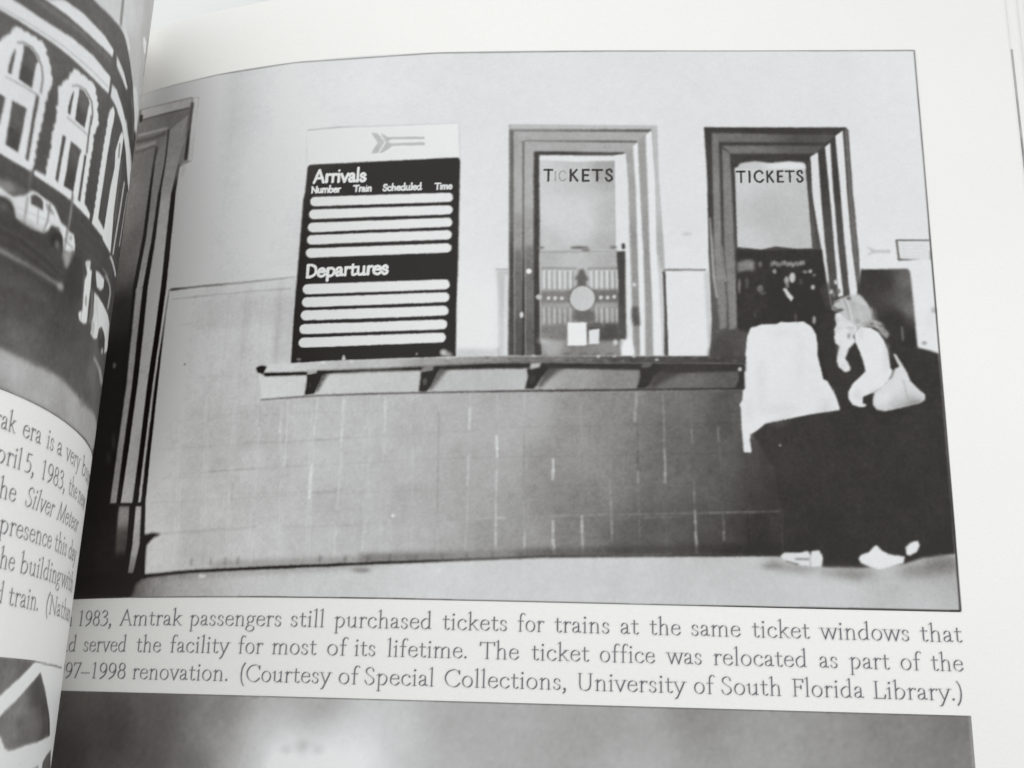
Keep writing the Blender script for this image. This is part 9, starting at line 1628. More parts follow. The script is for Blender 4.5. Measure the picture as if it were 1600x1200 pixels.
('pavement',[(-87.3,-73.0,176),(-85.0,-73.1,180),(-79.4,-73.2,168),(-69.0,-72.9,160),(-70.7,-75.2,150),(-61.6,-73.8,150),(-86.8,-75.3,152),(-55.6,-74.4,150)],'-2339 -1774 27 -1 28 0 28 0 30 0 32 1 35 -1 37 0 40 -1 44 0 47 3 51 5 60 -1 68 1 59 -7 67 -5 79 -4 105 4 154 14 126 -4 107 -10 -4 -36 -5 -36 -172 -48 -172 4 -168 -2 -125 -2 -65 0 -58 0 -52 2 -47 -2 -43 -1 -40 0 -36 0 -34 1 -32 1 -32 2 -32 3 -30 3 -28 3 -28 4 -5 27 -5 27 -6 28',0.321,1.0),
(None,112,'-2097 -1760 -1 -5 -7 -4 -8 -2 -6 1 -1 4 4 5 8 3 8 1',0.257,0.7),
(None,112,'-1998 -1766 -3 -5 -8 -5 -9 -2 -8 1 -1 4 5 5 10 4 9 0',0.257,0.7),
(None,112,'-1923 -1763 -3 -5 -9 -5 -11 -3 -8 2 -1 4 6 5 10 4 11 1',0.257,0.7),
(None,112,'-1792 -1759 -3 -6 -12 -5 -15 -4 -10 0 -1 5 7 6 14 5 14 1',0.257,0.7),
(None,112,'-1574 -1773 -6 -6 -19 -7 -22 -6 -16 0 -2 4 12 7 21 7 21 3',0.257,0.7),
(None,112,'-1558 -1783 -6 -6 -20 -8 -23 -5 -16 0 -2 4 13 7 22 7 22 3',0.257,0.7),
(None,'-8','-1764 -1832 -6 -5 -18 -7 -24 -8 -24 -5 -17 -3 -7 2 5 4 16 7 23 7 24 6 20 3',0.482,1.0),
(None,'-8','-1812 -1778 -4 -6 -14 -8 -20 -8 -20 -4 -15 -1 -6 3 3 7 12 7 19 7 21 5 16 1',0.482,1.0),
(None,'-8','-1813 -1864 -7 -6 -20 -7 -23 -5 -15 -1 -1 3 13 7 22 7 21 4',0.482,1.0),
(None,'-6','-1749 -1733 -8 -6 -25 -10 -33 -11 -31 -8 -22 -4 -9 1 7 5 20 9 31 10 33 9 26 6',0.482,1.0),
(None,'-6','-1686 -1807 -9 -8 -29 -12 -38 -12 -37 -9 -26 -3 -11 3 7 8 23 10 35 12 39 9 32 4',0.482,1.0),
(None,'+8','-1952 -1890 -5 -8 -16 -8 -19 -4 -14 2 -2 7 11 8 19 6 18 2',0.482,1.0),
(None,'-6','-2032 -1915 -4 -4 -12 -5 -13 -3 -9 0 -1 3 8 5 13 4 13 2',0.482,1.0),
(None,'-8','-1483 -1726 -15 -9 -41 -13 -43 -11 -28 -4 -2 4 23 10 42 13 43 9',0.482,1.0),
(None,'-6','-1993 -1814 -5 -4 -15 -6 -20 -7 -20 -5 -15 -2 -5 0 5 4 13 6 19 7 21 5 16 3',0.482,1.0),
(None,'-6','-1928 -1886 -7 -5 -19 -7 -26 -8 -25 -6 -18 -3 -7 1 5 4 17 8 25 7 26 6 21 4',0.482,1.0),
(None,'-6','-1481 -1711 -13 -7 -38 -12 -46 -14 -42 -11 -30 -6 -10 -1 8 5 28 10 41 13 46 12 39 9',0.482,1.0),
(None,'-6','-2075 -1863 -3 -7 -11 -6 -12 -2 -9 2 -2 6 7 6 12 5 12 0',0.482,1.0),
(None,'+6','-1795 -1742 -7 -6 -19 -9 -27 -9 -26 -6 -19 -4 -7 2 5 5 17 8 26 9 26 7 22 4',0.482,1.0),
(None,'+6','-1940 -1855 -5 -5 -17 -8 -23 -7 -22 -5 -16 -2 -6 2 5 4 14 7 21 7 23 6 18 2',0.482,1.0),
(None,'-8','-1938 -1842 -2 -5 -11 -6 -13 -3 -9 2 -1 4 6 7 13 4 12 1',0.482,1.0),
(None,'+6','-1682 -1829 -8 -7 -26 -9 -34 -11 -33 -8 -24 -3 -9 2 6 6 22 9 31 9 35 9 28 4',0.482,1.0),
(None,'-6','-2100 -1884 -2 -7 -6 -5 -10 -2 -6 4 -2 6 5 6 8 4 9 -1',0.482,1.0),
(None,'+6','-1858 -1883 -5 -6 -15 -6 -20 -7 -21 -5 -15 -1 -6 3 4 5 13 6 20 6 21 5 16 2',0.482,1.0),
(None,'-8','-1994 -1853 -6 -5 -15 -8 -21 -7 -21 -4 -15 -2 -6 3 4 5 14 7 20 6 22 6 16 2',0.482,1.0),
(None,'-8','-1588 -1817 -8 -7 -24 -9 -28 -7 -19 0 -3 4 15 8 27 8 27 5',0.482,1.0),
(None,'+6','-1694 -1725 -10 -8 -27 -11 -30 -8 -21 -2 -2 5 18 9 29 10 29 6',0.482,1.0),
(None,'-8','-1856 -1871 -6 -7 -20 -10 -28 -8 -27 -6 -20 -2 -8 3 5 7 18 9 26 8 28 7 22 2',0.482,1.0),
(None,'-6','-1976 -1891 -5 -5 -15 -7 -21 -7 -21 -4 -15 -2 -6 2 4 6 14 6 20 7 21 5 17 1',0.482,1.0),
(None,'+8','-1861 -1863 -7 -7 -19 -9 -26 -9 -26 -5 -19 -2 -8 3 6 6 16 9 25 8 27 6 21 2',0.482,1.0),
(None,'+6','-2050 -1855 -5 -3 -16 -6 -21 -7 -20 -5 -14 -3 -6 1 4 4 14 5 20 6 22 6 16 3',0.482,1.0),
(None,'+8','-1963 -1927 -4 -6 -14 -6 -15 -3 -11 0 -1 5 8 6 16 5 14 1',0.482,1.0),
(None,'-8','-2122 -1849 -4 -4 -13 -5 -17 -6 -16 -4 -12 -2 -5 2 3 3 12 5 16 6 17 4 13 2',0.482,1.0),
(None,'-8','-1702 -1846 -9 -5 -28 -10 -37 -11 -34 -8 -24 -4 -9 0 7 6 23 8 33 10 37 8 29 6',0.482,1.0),
(None,'-6','-1482 -1749 -16 -8 -44 -15 -55 -15 -49 -13 -34 -6 -12 0 10 6 31 11 47 14 55 14 47 10',0.482,1.0),
(None,'-8','-1843 -1900 -5 -7 -17 -9 -22 -7 -23 -4 -16 -1 -8 4 4 6 15 8 21 7 23 5 19 1',0.482,1.0),
(None,'+6','-1702 -1490 -9 -6 -27 -13 -35 -13 -33 -12 -24 -6 -9 0 7 6 22 11 32 13 36 12 28 8',0.482,1.0),
(None,'+5','-2132 -1618 -4 -5 -13 -6 -15 -4 -9 -1 -1 3 9 6 14 5 13 4',0.482,1.0),
(None,'+5','-1750 -1660 -11 -7 -32 -13 -42 -14 -39 -12 -28 -6 -10 0 8 6 26 11 38 13 42 13 34 9',0.482,1.0),
(None,'+6','-1692 -1425 -9 -10 -26 -13 -31 -10 -19 -3 -3 6 17 11 29 12 28 8',0.482,1.0),
(None,'+6','-2026 -1741 -4 -4 -10 -6 -14 -5 -15 -4 -11 -1 -4 1 3 4 10 5 14 6 15 3 11 2',0.482,1.0),
(None,'-4','-1998 -1571 -4 -4 -12 -7 -16 -6 -16 -6 -12 -2 -5 1 3 4 11 6 16 6 17 6 13 3',0.482,1.0),
(None,'+5','-2093 -1505 -5 -7 -16 -9 -22 -9 -22 -8 -15 -2 -7 2 5 6 15 8 20 10 23 7 17 4',0.482,1.0),
(None,'-4','-2027 -1402 -5 -5 -12 -9 -18 -8 -18 -6 -14 -3 -5 2 4 5 12 8 17 9 18 6 14 3',0.482,1.0),
(None,'+6','-2129 -1698 -4 -5 -11 -6 -16 -7 -17 -4 -11 -2 -5 2 3 4 11 6 16 6 16 5 13 2',0.482,1.0),
(None,'-5','-1718 -1574 -11 -9 -33 -15 -43 -16 -40 -12 -28 -6 -11 2 8 7 25 13 39 15 43 13 35 8',0.482,1.0),
(None,'-4','-2078 -1696 -3 -6 -11 -6 -14 -6 -15 -4 -11 0 -5 3 3 5 10 7 14 6 15 4 12 0',0.482,1.0),
(None,'-5','-2110 -1627 -4 -5 -10 -6 -12 -3 -8 0 -1 3 7 6 12 4 11 2',0.482,1.0),
(None,'-4','-2190 -1425 -2 -5 -10 -7 -13 -7 -13 -4 -10 -1 -4 3 2 5 9 7 13 6 13 4 11 2',0.482,1.0),
(None,'-4','-2141 -1760 -5 -5 -14 -7 -19 -6 -19 -6 -14 -1 -5 1 4 5 13 6 18 7 20 5 15 2',0.482,1.0),
(None,'+5','-1966 -1363 -7 -8 -21 -13 -28 -12 -27 -10 -19 -5 -8 1 6 8 18 10 26 13 28 11 22 6',0.482,1.0),
(None,'-4','-1698 -1262 -12 -8 -32 -16 -41 -18 -39 -16 -26 -9 -10 -1 8 6 26 13 37 17 42 17 33 12',0.482,1.0),
(None,'+5','-1741 -1455 -6 -5 -17 -8 -24 -10 -23 -8 -17 -4 -6 0 4 4 16 8 22 10 24 8 19 5',0.482,1.0),
(None,'+5','-1909 -1475 -5 -9 -14 -10 -17 -5 -13 1 -2 7 9 9 17 8 16 3',0.482,1.0),
(None,'+6','-1676 -1344 -12 -8 -32 -15 -41 -17 -39 -15 -26 -9 -10 0 8 6 25 12 38 16 41 16 34 11',0.482,1.0),
(None,'+6','-1602 -1243 -14 -11 -43 -22 -54 -23 -49 -19 -34 -11 -14 -1 10 10 32 16 47 21 55 22 45 15',0.482,1.0),
(None,'-5','-2065 -1571 -5 -5 -14 -7 -20 -8 -19 -6 -14 -3 -5 1 4 4 13 7 19 8 19 6 15 4',0.482,1.0),
(None,'+5','-2010 -1703 -3 -6 -9 -7 -14 -6 -14 -3 -10 0 -4 4 2 6 8 6 14 6 14 3 11 0',0.482,1.0),
(None,'-5','-2063 -1546 -5 -6 -15 -8 -21 -9 -20 -7 -15 -2 -6 1 5 5 13 8 20 8 21 7 16 4',0.482,1.0),
(None,'+5','-2032 -1666 -6 -7 -18 -10 -24 -9 -23 -6 -17 -3 -7 3 5 6 15 8 23 10 24 6 20 4',0.482,1.0),
(None,'-4','-2002 -1639 -6 -5 -20 -10 -26 -9 -25 -8 -19 -4 -6 1 5 5 17 8 25 9 26 9 21 4',0.482,1.0),
(None,'-5','-1968 -1400 -4 -5 -14 -7 -19 -9 -19 -7 -14 -4 -5 1 4 4 13 7 18 8 19 8 15 4',0.482,1.0),
(None,'-5','-1727 -1295 -12 -7 -31 -15 -40 -17 -37 -16 -26 -8 -10 -2 9 6 24 12 37 16 40 16 32 12',0.482,1.0),
(None,'+6','-1657 -1432 -9 -7 -25 -12 -35 -14 -32 -11 -23 -6 -9 0 6 7 21 11 31 13 35 11 28 8',0.482,1.0),
(None,'+5','-2084 -1592 -3 -5 -10 -6 -11 -3 -8 1 -1 4 7 6 10 5 11 1',0.482,1.0),
(None,'-4','-1836 -1426 -6 -6 -17 -10 -23 -10 -23 -8 -16 -4 -7 2 5 6 15 8 21 10 24 8 19 5',0.482,1.0),
(None,'-4','-1856 -1683 -6 -7 -18 -10 -25 -10 -24 -6 -18 -2 -8 3 5 7 16 9 23 9 25 7 21 3',0.482,1.0),
(None,'+5','-2135 -1666 -2 -5 -9 -6 -13 -6 -13 -3 -9 0 -5 3 3 6 8 5 13 6 12 3 11 1',0.482,1.0),
(None,'+5','-1960 -1599 -7 -5 -18 -8 -25 -10 -24 -7 -16 -4 -7 0 5 4 16 8 24 9 25 8 19 5',0.482,1.0),
(None,'-4','-2152 -1572 -6 -6 -14 -8 -19 -8 -19 -6 -14 -2 -6 1 4 5 14 8 18 8 20 6 15 3',0.482,1.0),
(None,'-4','-2176 -1426 -2 -6 -9 -5 -10 -4 -7 1 -1 4 6 6 9 5 10 2',0.482,1.0),
(None,'+6','-1938 -1356 -6 -7 -21 -11 -27 -13 -26 -9 -18 -6 -8 1 6 6 17 9 26 12 27 11 22 6',0.482,1.0),
(None,'-4','-1673 -1406 -9 -10 -27 -12 -30 -11 -21 -3 -1 5 16 11 29 12 30 8',0.482,1.0),
(None,'-5','-2206 -1497 -4 -5 -14 -6 -17 -8 -18 -6 -13 -3 -5 1 4 4 12 7 17 7 18 6 14 4',0.482,1.0),
(None,'+5','-1474 -1462 -17 -12 -45 -18 -48 -15 -30 -5 -3 5 25 13 46 17 48 13',0.482,1.0),
(None,'-4','-2096 -1438 -4 -4 -11 -6 -16 -7 -15 -6 -11 -2 -5 1 4 4 10 6 15 6 16 6 12 3',0.482,1.0),
(None,80,'-2318 -1886 46 -6 50 -5 54 -4 102 -2 129 3 174 -2 123 2 166 1 163 -6 31 9 -181 3 -172 -3 -126 -2 -176 2 -130 -4 -102 2 -54 5 -50 4 -47 6',0.08,0.9),
(None,120,'-1776 -1364 11 -45 11 -44 8 -69 9 2 -8 70 -12 44 -11 45',0.144,0.6),
(None,176,'-1605 -1397 65 -53 18 -44 17 5 -19 45 -67 52',0.161,0.6),
(None,150,'-1637 -1484 64 10 9 -50 -45 5',0.225,0.6),
(None,120,'-1705 -1434 3 -12 -1 -9 -5 -5 -8 0 -8 6 -7 10 -3 11 2 9 5 6 7 -1 9 -6',0.161,0.6)]
OPS_M=[
('photograph_print',[(-69.4,-108.6,226),(-54.2,-113.4,228),(-66.6,-120.6,222),(-54.5,-109.9,218),(-48.9,-120.5,224)],'-2154 -2680 32 -2 34 -2 36 -2 39 -2 42 -2 93 -4 56 -2 64 -3 154 -6 118 -3 188 0 177 -10 -1 -29 -2 -28 0 -28 -1 -27 -1 -28 -2 -28 0 -27 -2 -27 -1 -28 -1 -27 0 -27 -2 -27 -1 -27 -2 -26 -1 -27 0 -26 -2 -27 -1 -26 -1 -26 0 -26 -2 -26 -2 -26 0 -25 -1 -26 -1 -25 -2 -26 0 -25 -1 -25 -2 -25 12 -3 10 -2 10 -3 -82 11 -229 34 -120 18 -91 14 -75 12 -66 10 -57 8 -51 8 -47 7 -42 6 -6 21 -6 22 -6 22 -6 21 -6 21 -5 22 -6 21 -6 22 -6 21 -5 22 -6 21 -5 22 -6 21 -6 22 -5 21 -5 21 -6 22 -5 22 -5 21 -6 22 -5 21 -5 22 -5 22 -5 21 -6 22 -4 21 -6 22 -5 22 -5 21 -5 22 -5 22',0.08,1.0),
(None,[(-78.2,-109.6,104),(-71.7,-108.2,92),(-76.1,-111.5,112)],'-2156 -2676 33 -3 34 -3 37 -2 39 -4 43 -2 92 -4 78 -2 95 -2 -47 -22 -42 -21 -39 -20 -37 -17 -34 -16 -31 -17 -33 -14 -31 -13 -28 -14 -28 -13 -26 -13 -25 -12 -4 21 -6 21 -5 22 -5 21 -5 22 -5 21 -5 22 -5 21 -4 21',0.161,1.0),
('roof_truss',[(-66.2,-110.1,70),(-63.0,-113.4,74),(-59.1,-116.8,80),(-71.6,-114.2,120),(-75.0,-114.9,110),(-72.4,-117.3,118),(-65.4,-117.4,100),(-71.0,-115.7,84)],'-1649 -2734 67 -42 41 -31 46 -31 39 -30 44 -31 38 -44 -190 -15 -83 -4 -70 -5 -105 -10 -35 9 -40 35 -47 1 -42 2 -40 2 -36 1 -35 1 9 -36 24 15 26 15 28 16 29 15 31 16 32 16 41 21 44 21 32 18 35 18 38 19',0.177,1.0),
(None,56,'-1654 -2736 90 -57 52 -41 59 -43 65 -65 30 -1 -71 66 -65 43 -54 42 -94 57',0.144,0.8),
(None,86,'-1908 -2838 114 -4 222 4 -5 7 -219 -5 -112 4',0.401,0.35),
(None,150,'-1904 -2851 115 -2 224 3 -5 6 -222 -4 -113 2',0.401,0.35),
(None,160,'-1899 -2864 114 -1 227 3 -5 6 -225 -3 -113 0',0.401,0.35),
(None,160,'-1894 -2878 114 1 229 2 -5 6 -227 -2 -114 -1',0.401,0.35),
(None,150,'-1890 -2891 114 3 232 0 -5 7 -230 -2 -114 -3',0.401,0.35),
(None,150,'-1886 -2904 115 4 235 0 -6 6 -232 0 -115 -5',0.401,0.35),
(None,160,'-1881 -2918 115 6 237 -1 -5 7 -236 0 -115 -6',0.401,0.35),
(None,86,'-1876 -2931 115 7 239 -1 -5 6 -239 1 -115 -7',0.401,0.35),
(None,150,'-1872 -2944 115 8 243 -2 -5 6 -242 2 -115 -8',0.401,0.35),
(None,86,'-1867 -2958 115 10 246 -2 -5 6 -246 2 -115 -10',0.401,0.35),
(None,88,'-1446 -3025 59 19 99 17 44 -32 70 -35 62 -34 -2 -31 -1 -31 -321 23 -2 26 -3 26 -3 26',0.193,1.0),
(None,120,'-1747 -3024 118 10 171 13 -12 4 -167 -13 -116 -10',0.193,0.8),
(None,112,'-1706 -3061 58 9 66 10 80 10 24 -38 26 -37 -121 1 -93 0 -77 -1 18 23',0.321,1.0),
(None,70,'-2154 -2681 54 -3 61 -4 68 -3 95 -5 117 -4 154 -7 310 -5 7 8 -315 2 -155 6 -118 4 -95 4 -68 3 -61 3 -54 4',0.096,0.9)]
WORDS=[('T1', 'In', -147.76, -144.56), ('T1', '1983,', -143.36, -135.33), ('T1', 'Amtrak', -133.68, -121.38), ('T1', 'passengers', -119.95, -103.84), ('T1', 'still', -102.46, -96.81), ('T1', 'purchased', -95.3, -79.85), ('T1', 'tickets', -78.27, -68.23), ('T1', 'for', -66.76, -62.66), ('T1', 'trains', -61.1, -52.65), ('T1', 'at', -51.1, -48.29), ('T1', 'the', -46.65, -41.92), ('T1', 'same', -40.43, -32.93), ('T1', 'ticket', -31.25, -22.62), ('T1', 'windows', -21.0, -7.81), ('T1', 'that', -6.31, -0.16), ('T2', 'had', -148.56, -142.8), ('T2', 'served', -141.14, -131.67), ('T2', 'the', -129.71, -124.79), ('T2', 'facility', -123.15, -112.43), ('T2', 'for', -110.88, -106.65), ('T2', 'most', -105.15, -97.83), ('T2', 'of', -96.18, -92.92), ('T2', 'its', -91.81, -88.39), ('T2', 'lifetime.', -86.64, -74.15), ('T2', 'The', -72.35, -66.36), ('T2', 'ticket', -64.52, -55.77), ('T2', 'office', -54.21, -45.84), ('T2', 'was', -44.04, -38.78), ('T2', 'relocated', -37.15, -23.14), ('T2', 'as', -21.44, -18.61), ('T2', 'part', -16.97, -11.05), ('T2', 'of', -9.51, -6.48), ('T2', 'the', -5.03, -0.3), ('T3', '1997–1998', -148.64, -131.14), ('T3', 'renovation.', -129.84, -111.98), ('T3', '(Courtesy', -110.15, -95.25), ('T3', 'of', -94.03, -90.81), ('T3', 'Special', -90.01, -79.09), ('T3', 'Collections,', -77.69, -59.04), ('T3', 'University', -57.6, -41.41), ('T3', 'of', -40.17, -37.11), ('T3', 'South', -36.16, -27.09), ('T3', 'Florida', -25.68, -15.1), ('T3', 'Library.)', -13.82, -0.69)]
LWORDS=[('L1', 'trak', -87.85, -82.82), ('L1', 'era', -81.31, -76.7), ('L1', 'is', -75.01, -72.71), ('L1', 'a', -71.56, -69.56), ('L1', 'very', -67.9, -60.3), ('L1', 'busy', -58.26, -44.54), ('L2', 'pril', -85.63, -80.49), ('L2', '5,', -79.75, -77.17), ('L2', '1983,', -75.55, -66.23), ('L2', 'the', -64.58, -59.28), ('L2', 'new', -58.25, -50.02), ('L3', 'the', -85.36, -80.6), ('L3', '/Silver', -78.57, -69.69), ('L3', '/Meteor', -68.1, -55.16), ('L4', 'presence', -83.05, -68.69), ('L4', 'this', -67.33, -60.87), ('L4', 'day', -59.55, -52.75), ('L5', 'the', -83.13, -78.57), ('L5', 'building', -77.22, -62.27), ('L5', 'with', -61.7, -51.76), ('L6', 'and', -84.25, -80.09), ('L6', 'train.', -78.87, -70.03), ('L6', '(Nathan', -67.38, -49.21)]

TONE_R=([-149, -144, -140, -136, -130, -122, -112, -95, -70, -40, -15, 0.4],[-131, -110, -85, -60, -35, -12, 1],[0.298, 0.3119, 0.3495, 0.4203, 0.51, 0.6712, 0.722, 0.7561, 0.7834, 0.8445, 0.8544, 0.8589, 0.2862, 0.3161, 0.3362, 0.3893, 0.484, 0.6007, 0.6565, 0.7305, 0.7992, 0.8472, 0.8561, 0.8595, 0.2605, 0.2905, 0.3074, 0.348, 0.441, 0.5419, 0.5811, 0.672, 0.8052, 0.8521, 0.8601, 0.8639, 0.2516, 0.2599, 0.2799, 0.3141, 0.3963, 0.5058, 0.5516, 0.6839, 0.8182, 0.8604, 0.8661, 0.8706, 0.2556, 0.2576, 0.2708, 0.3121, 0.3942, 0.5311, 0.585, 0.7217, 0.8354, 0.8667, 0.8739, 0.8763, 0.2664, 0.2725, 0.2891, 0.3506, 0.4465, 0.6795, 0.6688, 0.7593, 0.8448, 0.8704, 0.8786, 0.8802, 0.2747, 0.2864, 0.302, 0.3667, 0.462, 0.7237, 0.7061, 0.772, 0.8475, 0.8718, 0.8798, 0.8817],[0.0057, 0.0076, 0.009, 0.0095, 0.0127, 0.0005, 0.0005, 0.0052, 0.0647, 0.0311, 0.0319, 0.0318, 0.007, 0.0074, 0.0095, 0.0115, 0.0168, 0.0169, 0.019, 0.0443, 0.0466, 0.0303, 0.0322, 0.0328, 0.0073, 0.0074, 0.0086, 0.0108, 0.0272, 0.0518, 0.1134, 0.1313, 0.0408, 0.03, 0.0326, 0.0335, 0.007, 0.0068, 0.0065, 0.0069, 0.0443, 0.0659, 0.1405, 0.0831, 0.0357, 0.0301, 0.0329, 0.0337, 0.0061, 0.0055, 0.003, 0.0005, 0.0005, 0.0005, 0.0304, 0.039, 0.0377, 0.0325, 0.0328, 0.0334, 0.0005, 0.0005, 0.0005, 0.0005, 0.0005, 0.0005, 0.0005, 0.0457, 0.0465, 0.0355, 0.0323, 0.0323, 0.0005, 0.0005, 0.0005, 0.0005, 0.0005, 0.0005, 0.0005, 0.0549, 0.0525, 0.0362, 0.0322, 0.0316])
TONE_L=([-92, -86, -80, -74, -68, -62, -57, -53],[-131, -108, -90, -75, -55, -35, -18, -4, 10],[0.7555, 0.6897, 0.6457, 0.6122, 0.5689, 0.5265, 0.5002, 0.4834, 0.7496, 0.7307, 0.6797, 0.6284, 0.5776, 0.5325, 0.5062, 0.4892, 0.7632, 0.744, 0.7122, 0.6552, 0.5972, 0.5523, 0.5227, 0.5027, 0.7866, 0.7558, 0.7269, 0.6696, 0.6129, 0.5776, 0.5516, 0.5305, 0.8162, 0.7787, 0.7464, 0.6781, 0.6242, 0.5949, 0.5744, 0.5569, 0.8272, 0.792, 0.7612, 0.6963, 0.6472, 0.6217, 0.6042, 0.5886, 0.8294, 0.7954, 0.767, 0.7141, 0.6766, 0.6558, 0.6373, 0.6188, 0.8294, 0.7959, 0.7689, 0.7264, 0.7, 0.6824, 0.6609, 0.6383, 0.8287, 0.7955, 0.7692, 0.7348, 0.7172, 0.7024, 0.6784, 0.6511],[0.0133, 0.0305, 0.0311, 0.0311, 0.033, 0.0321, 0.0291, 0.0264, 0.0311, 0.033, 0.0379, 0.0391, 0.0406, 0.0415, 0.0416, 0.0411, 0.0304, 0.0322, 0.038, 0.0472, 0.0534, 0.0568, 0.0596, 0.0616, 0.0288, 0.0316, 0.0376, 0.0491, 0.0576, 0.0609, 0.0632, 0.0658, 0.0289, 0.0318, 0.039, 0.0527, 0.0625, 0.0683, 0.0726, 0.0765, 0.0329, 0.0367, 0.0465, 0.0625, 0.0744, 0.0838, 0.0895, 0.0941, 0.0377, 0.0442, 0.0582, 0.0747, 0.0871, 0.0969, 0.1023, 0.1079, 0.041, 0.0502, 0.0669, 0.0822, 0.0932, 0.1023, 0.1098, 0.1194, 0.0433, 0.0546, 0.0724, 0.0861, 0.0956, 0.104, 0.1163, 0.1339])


# ------------------------------------------------------------------ page surfaces
def spline(xk, yk):
    xk = np.asarray(xk, float); yk = np.asarray(yk, float)
    n = len(xk); h = np.diff(xk); A = np.eye(n); b = np.zeros(n)
    for i in range(1, n - 1):
        A[i, i-1] = h[i-1]; A[i, i] = 2 * (h[i-1] + h[i]); A[i, i+1] = h[i]
        b[i] = 6 * ((yk[i+1] - yk[i]) / h[i] - (yk[i] - yk[i-1]) / h[i-1])
    Q = np.linalg.solve(A, b)
    def f(x):
        i = np.clip(np.searchsorted(xk, x) - 1, 0, n - 2); t = x - xk[i]; hh = h[i]
        a = (Q[i+1] - Q[i]) / (6 * hh); c = (yk[i+1] - yk[i]) / hh - hh * (2 * Q[i] + Q[i+1]) / 6
        return yk[i] + t * (c + t * (Q[i] / 2 + t * a))
    return f
GX = -131.0
xr = np.linspace(GX, 20, 3001)
zr = spline(XK, ZK)(xr)
ur = np.r_[0, np.cumsum(np.hypot(np.diff(xr), np.diff(zr)))]
ur = (ur - np.interp(0, xr, ur)) * 1.22
P = np.array(LP)
dk = np.r_[0, np.cumsum(np.linalg.norm(np.diff(P, axis=0), axis=1))]
tl = np.linspace(0, dk[-1], 3001)
xl = spline(dk, P[:, 0])(tl); zl = spline(dk, P[:, 1])(tl)
ul = -tl[::-1] * 1.22; xl = xl[::-1]; zl = zl[::-1]

def surf(side, u, y, off=0.0):
    """page millimetres -> metres in space; off = millimetres above the sheet"""
    if side == 'R':
        x = np.interp(u, ur, xr); z = np.interp(u, ur, zr)
        dx = np.interp(u + .3, ur, xr) - np.interp(u - .3, ur, xr); dz = np.interp(u + .3, ur, zr) - np.interp(u - .3, ur, zr)
    else:
        x = np.interp(u, ul, xl); z = np.interp(u, ul, zl)
        dx = np.interp(u + .3, ul, xl) - np.interp(u - .3, ul, xl); dz = np.interp(u + .3, ul, zl) - np.interp(u - .3, ul, zl)
    n = np.hypot(dx, dz) + 1e-12
    return np.stack([(x - dz / n * off / 1.22) * SC, y / 1000.0, (z + dx / n * off / 1.22) * SC], -1)

# ------------------------------------------------------------------ materials
def nodes(name):
    m = bpy.data.materials.new(name); m.use_nodes = True
    nt = m.node_tree
    return m, nt, nt.nodes["Principled BSDF"], nt.nodes, nt.links

def paper_material(name, base, rough, attr):
    m, nt, b, N, L = nodes(name)
    tc = N.new("ShaderNodeTexCoord")
    n1 = N.new("ShaderNodeTexNoise"); n1.inputs["Scale"].default_value = 35; n1.inputs["Detail"].default_value = 3
    n2 = N.new("ShaderNodeTexNoise"); n2.inputs["Scale"].default_value = 2600; n2.inputs["Detail"].default_value = 2
    L.new(tc.outputs["Object"], n1.inputs["Vector"]); L.new(tc.outputs["Object"], n2.inputs["Vector"])
    cr = N.new("ShaderNodeValToRGB")
    cr.color_ramp.elements[0].position = .3; cr.color_ramp.elements[0].color = tuple(c * .985 for c in base) + (1,)
    cr.color_ramp.elements[1].position = .7; cr.color_ramp.elements[1].color = tuple(base) + (1,)
    L.new(n1.outputs["Fac"], cr.inputs[0])
    mr = N.new("ShaderNodeMapRange"); mr.inputs[1].default_value = .3; mr.inputs[2].default_value = .7
    mr.inputs[3].default_value = .965; mr.inputs[4].default_value = 1.0
    L.new(n2.outputs["Fac"], mr.inputs[0])
    mx = N.new("ShaderNodeMix"); mx.data_type = 'RGBA'; mx.blend_type = 'MULTIPLY'; mx.inputs[0].default_value = 1
    L.new(cr.outputs[0], mx.inputs[6]); L.new(mr.outputs[0], mx.inputs[7])
    out = mx.outputs[2]
    if attr:
        at = N.new("ShaderNodeVertexColor"); at.layer_name = "ink"
        m2 = N.new("ShaderNodeMix"); m2.data_type = 'RGBA'; m2.blend_type = 'MULTIPLY'; m2.inputs[0].default_value = 1
        L.new(out, m2.inputs[6]); L.new(at.outputs[0], m2.inputs[7]); out = m2.outputs[2]
    L.new(out, b.inputs["Base Color"])
    b.inputs["Roughness"].default_value = rough
    b.inputs["IOR"].default_value = 1.46
    bp = N.new("ShaderNodeBump"); bp.inputs["Strength"].default_value = .05; bp.inputs["Distance"].default_value = .00002
    L.new(n2.outputs["Fac"], bp.inputs["Height"]); L.new(bp.outputs[0], b.inputs["Normal"])
    return m
PAPER = (0.875, 0.865, 0.84)
MAT_PAPER = paper_material("coated_paper", PAPER, .42, False)
MAT_PRINT = paper_material("printed_paper", PAPER, .42, True)

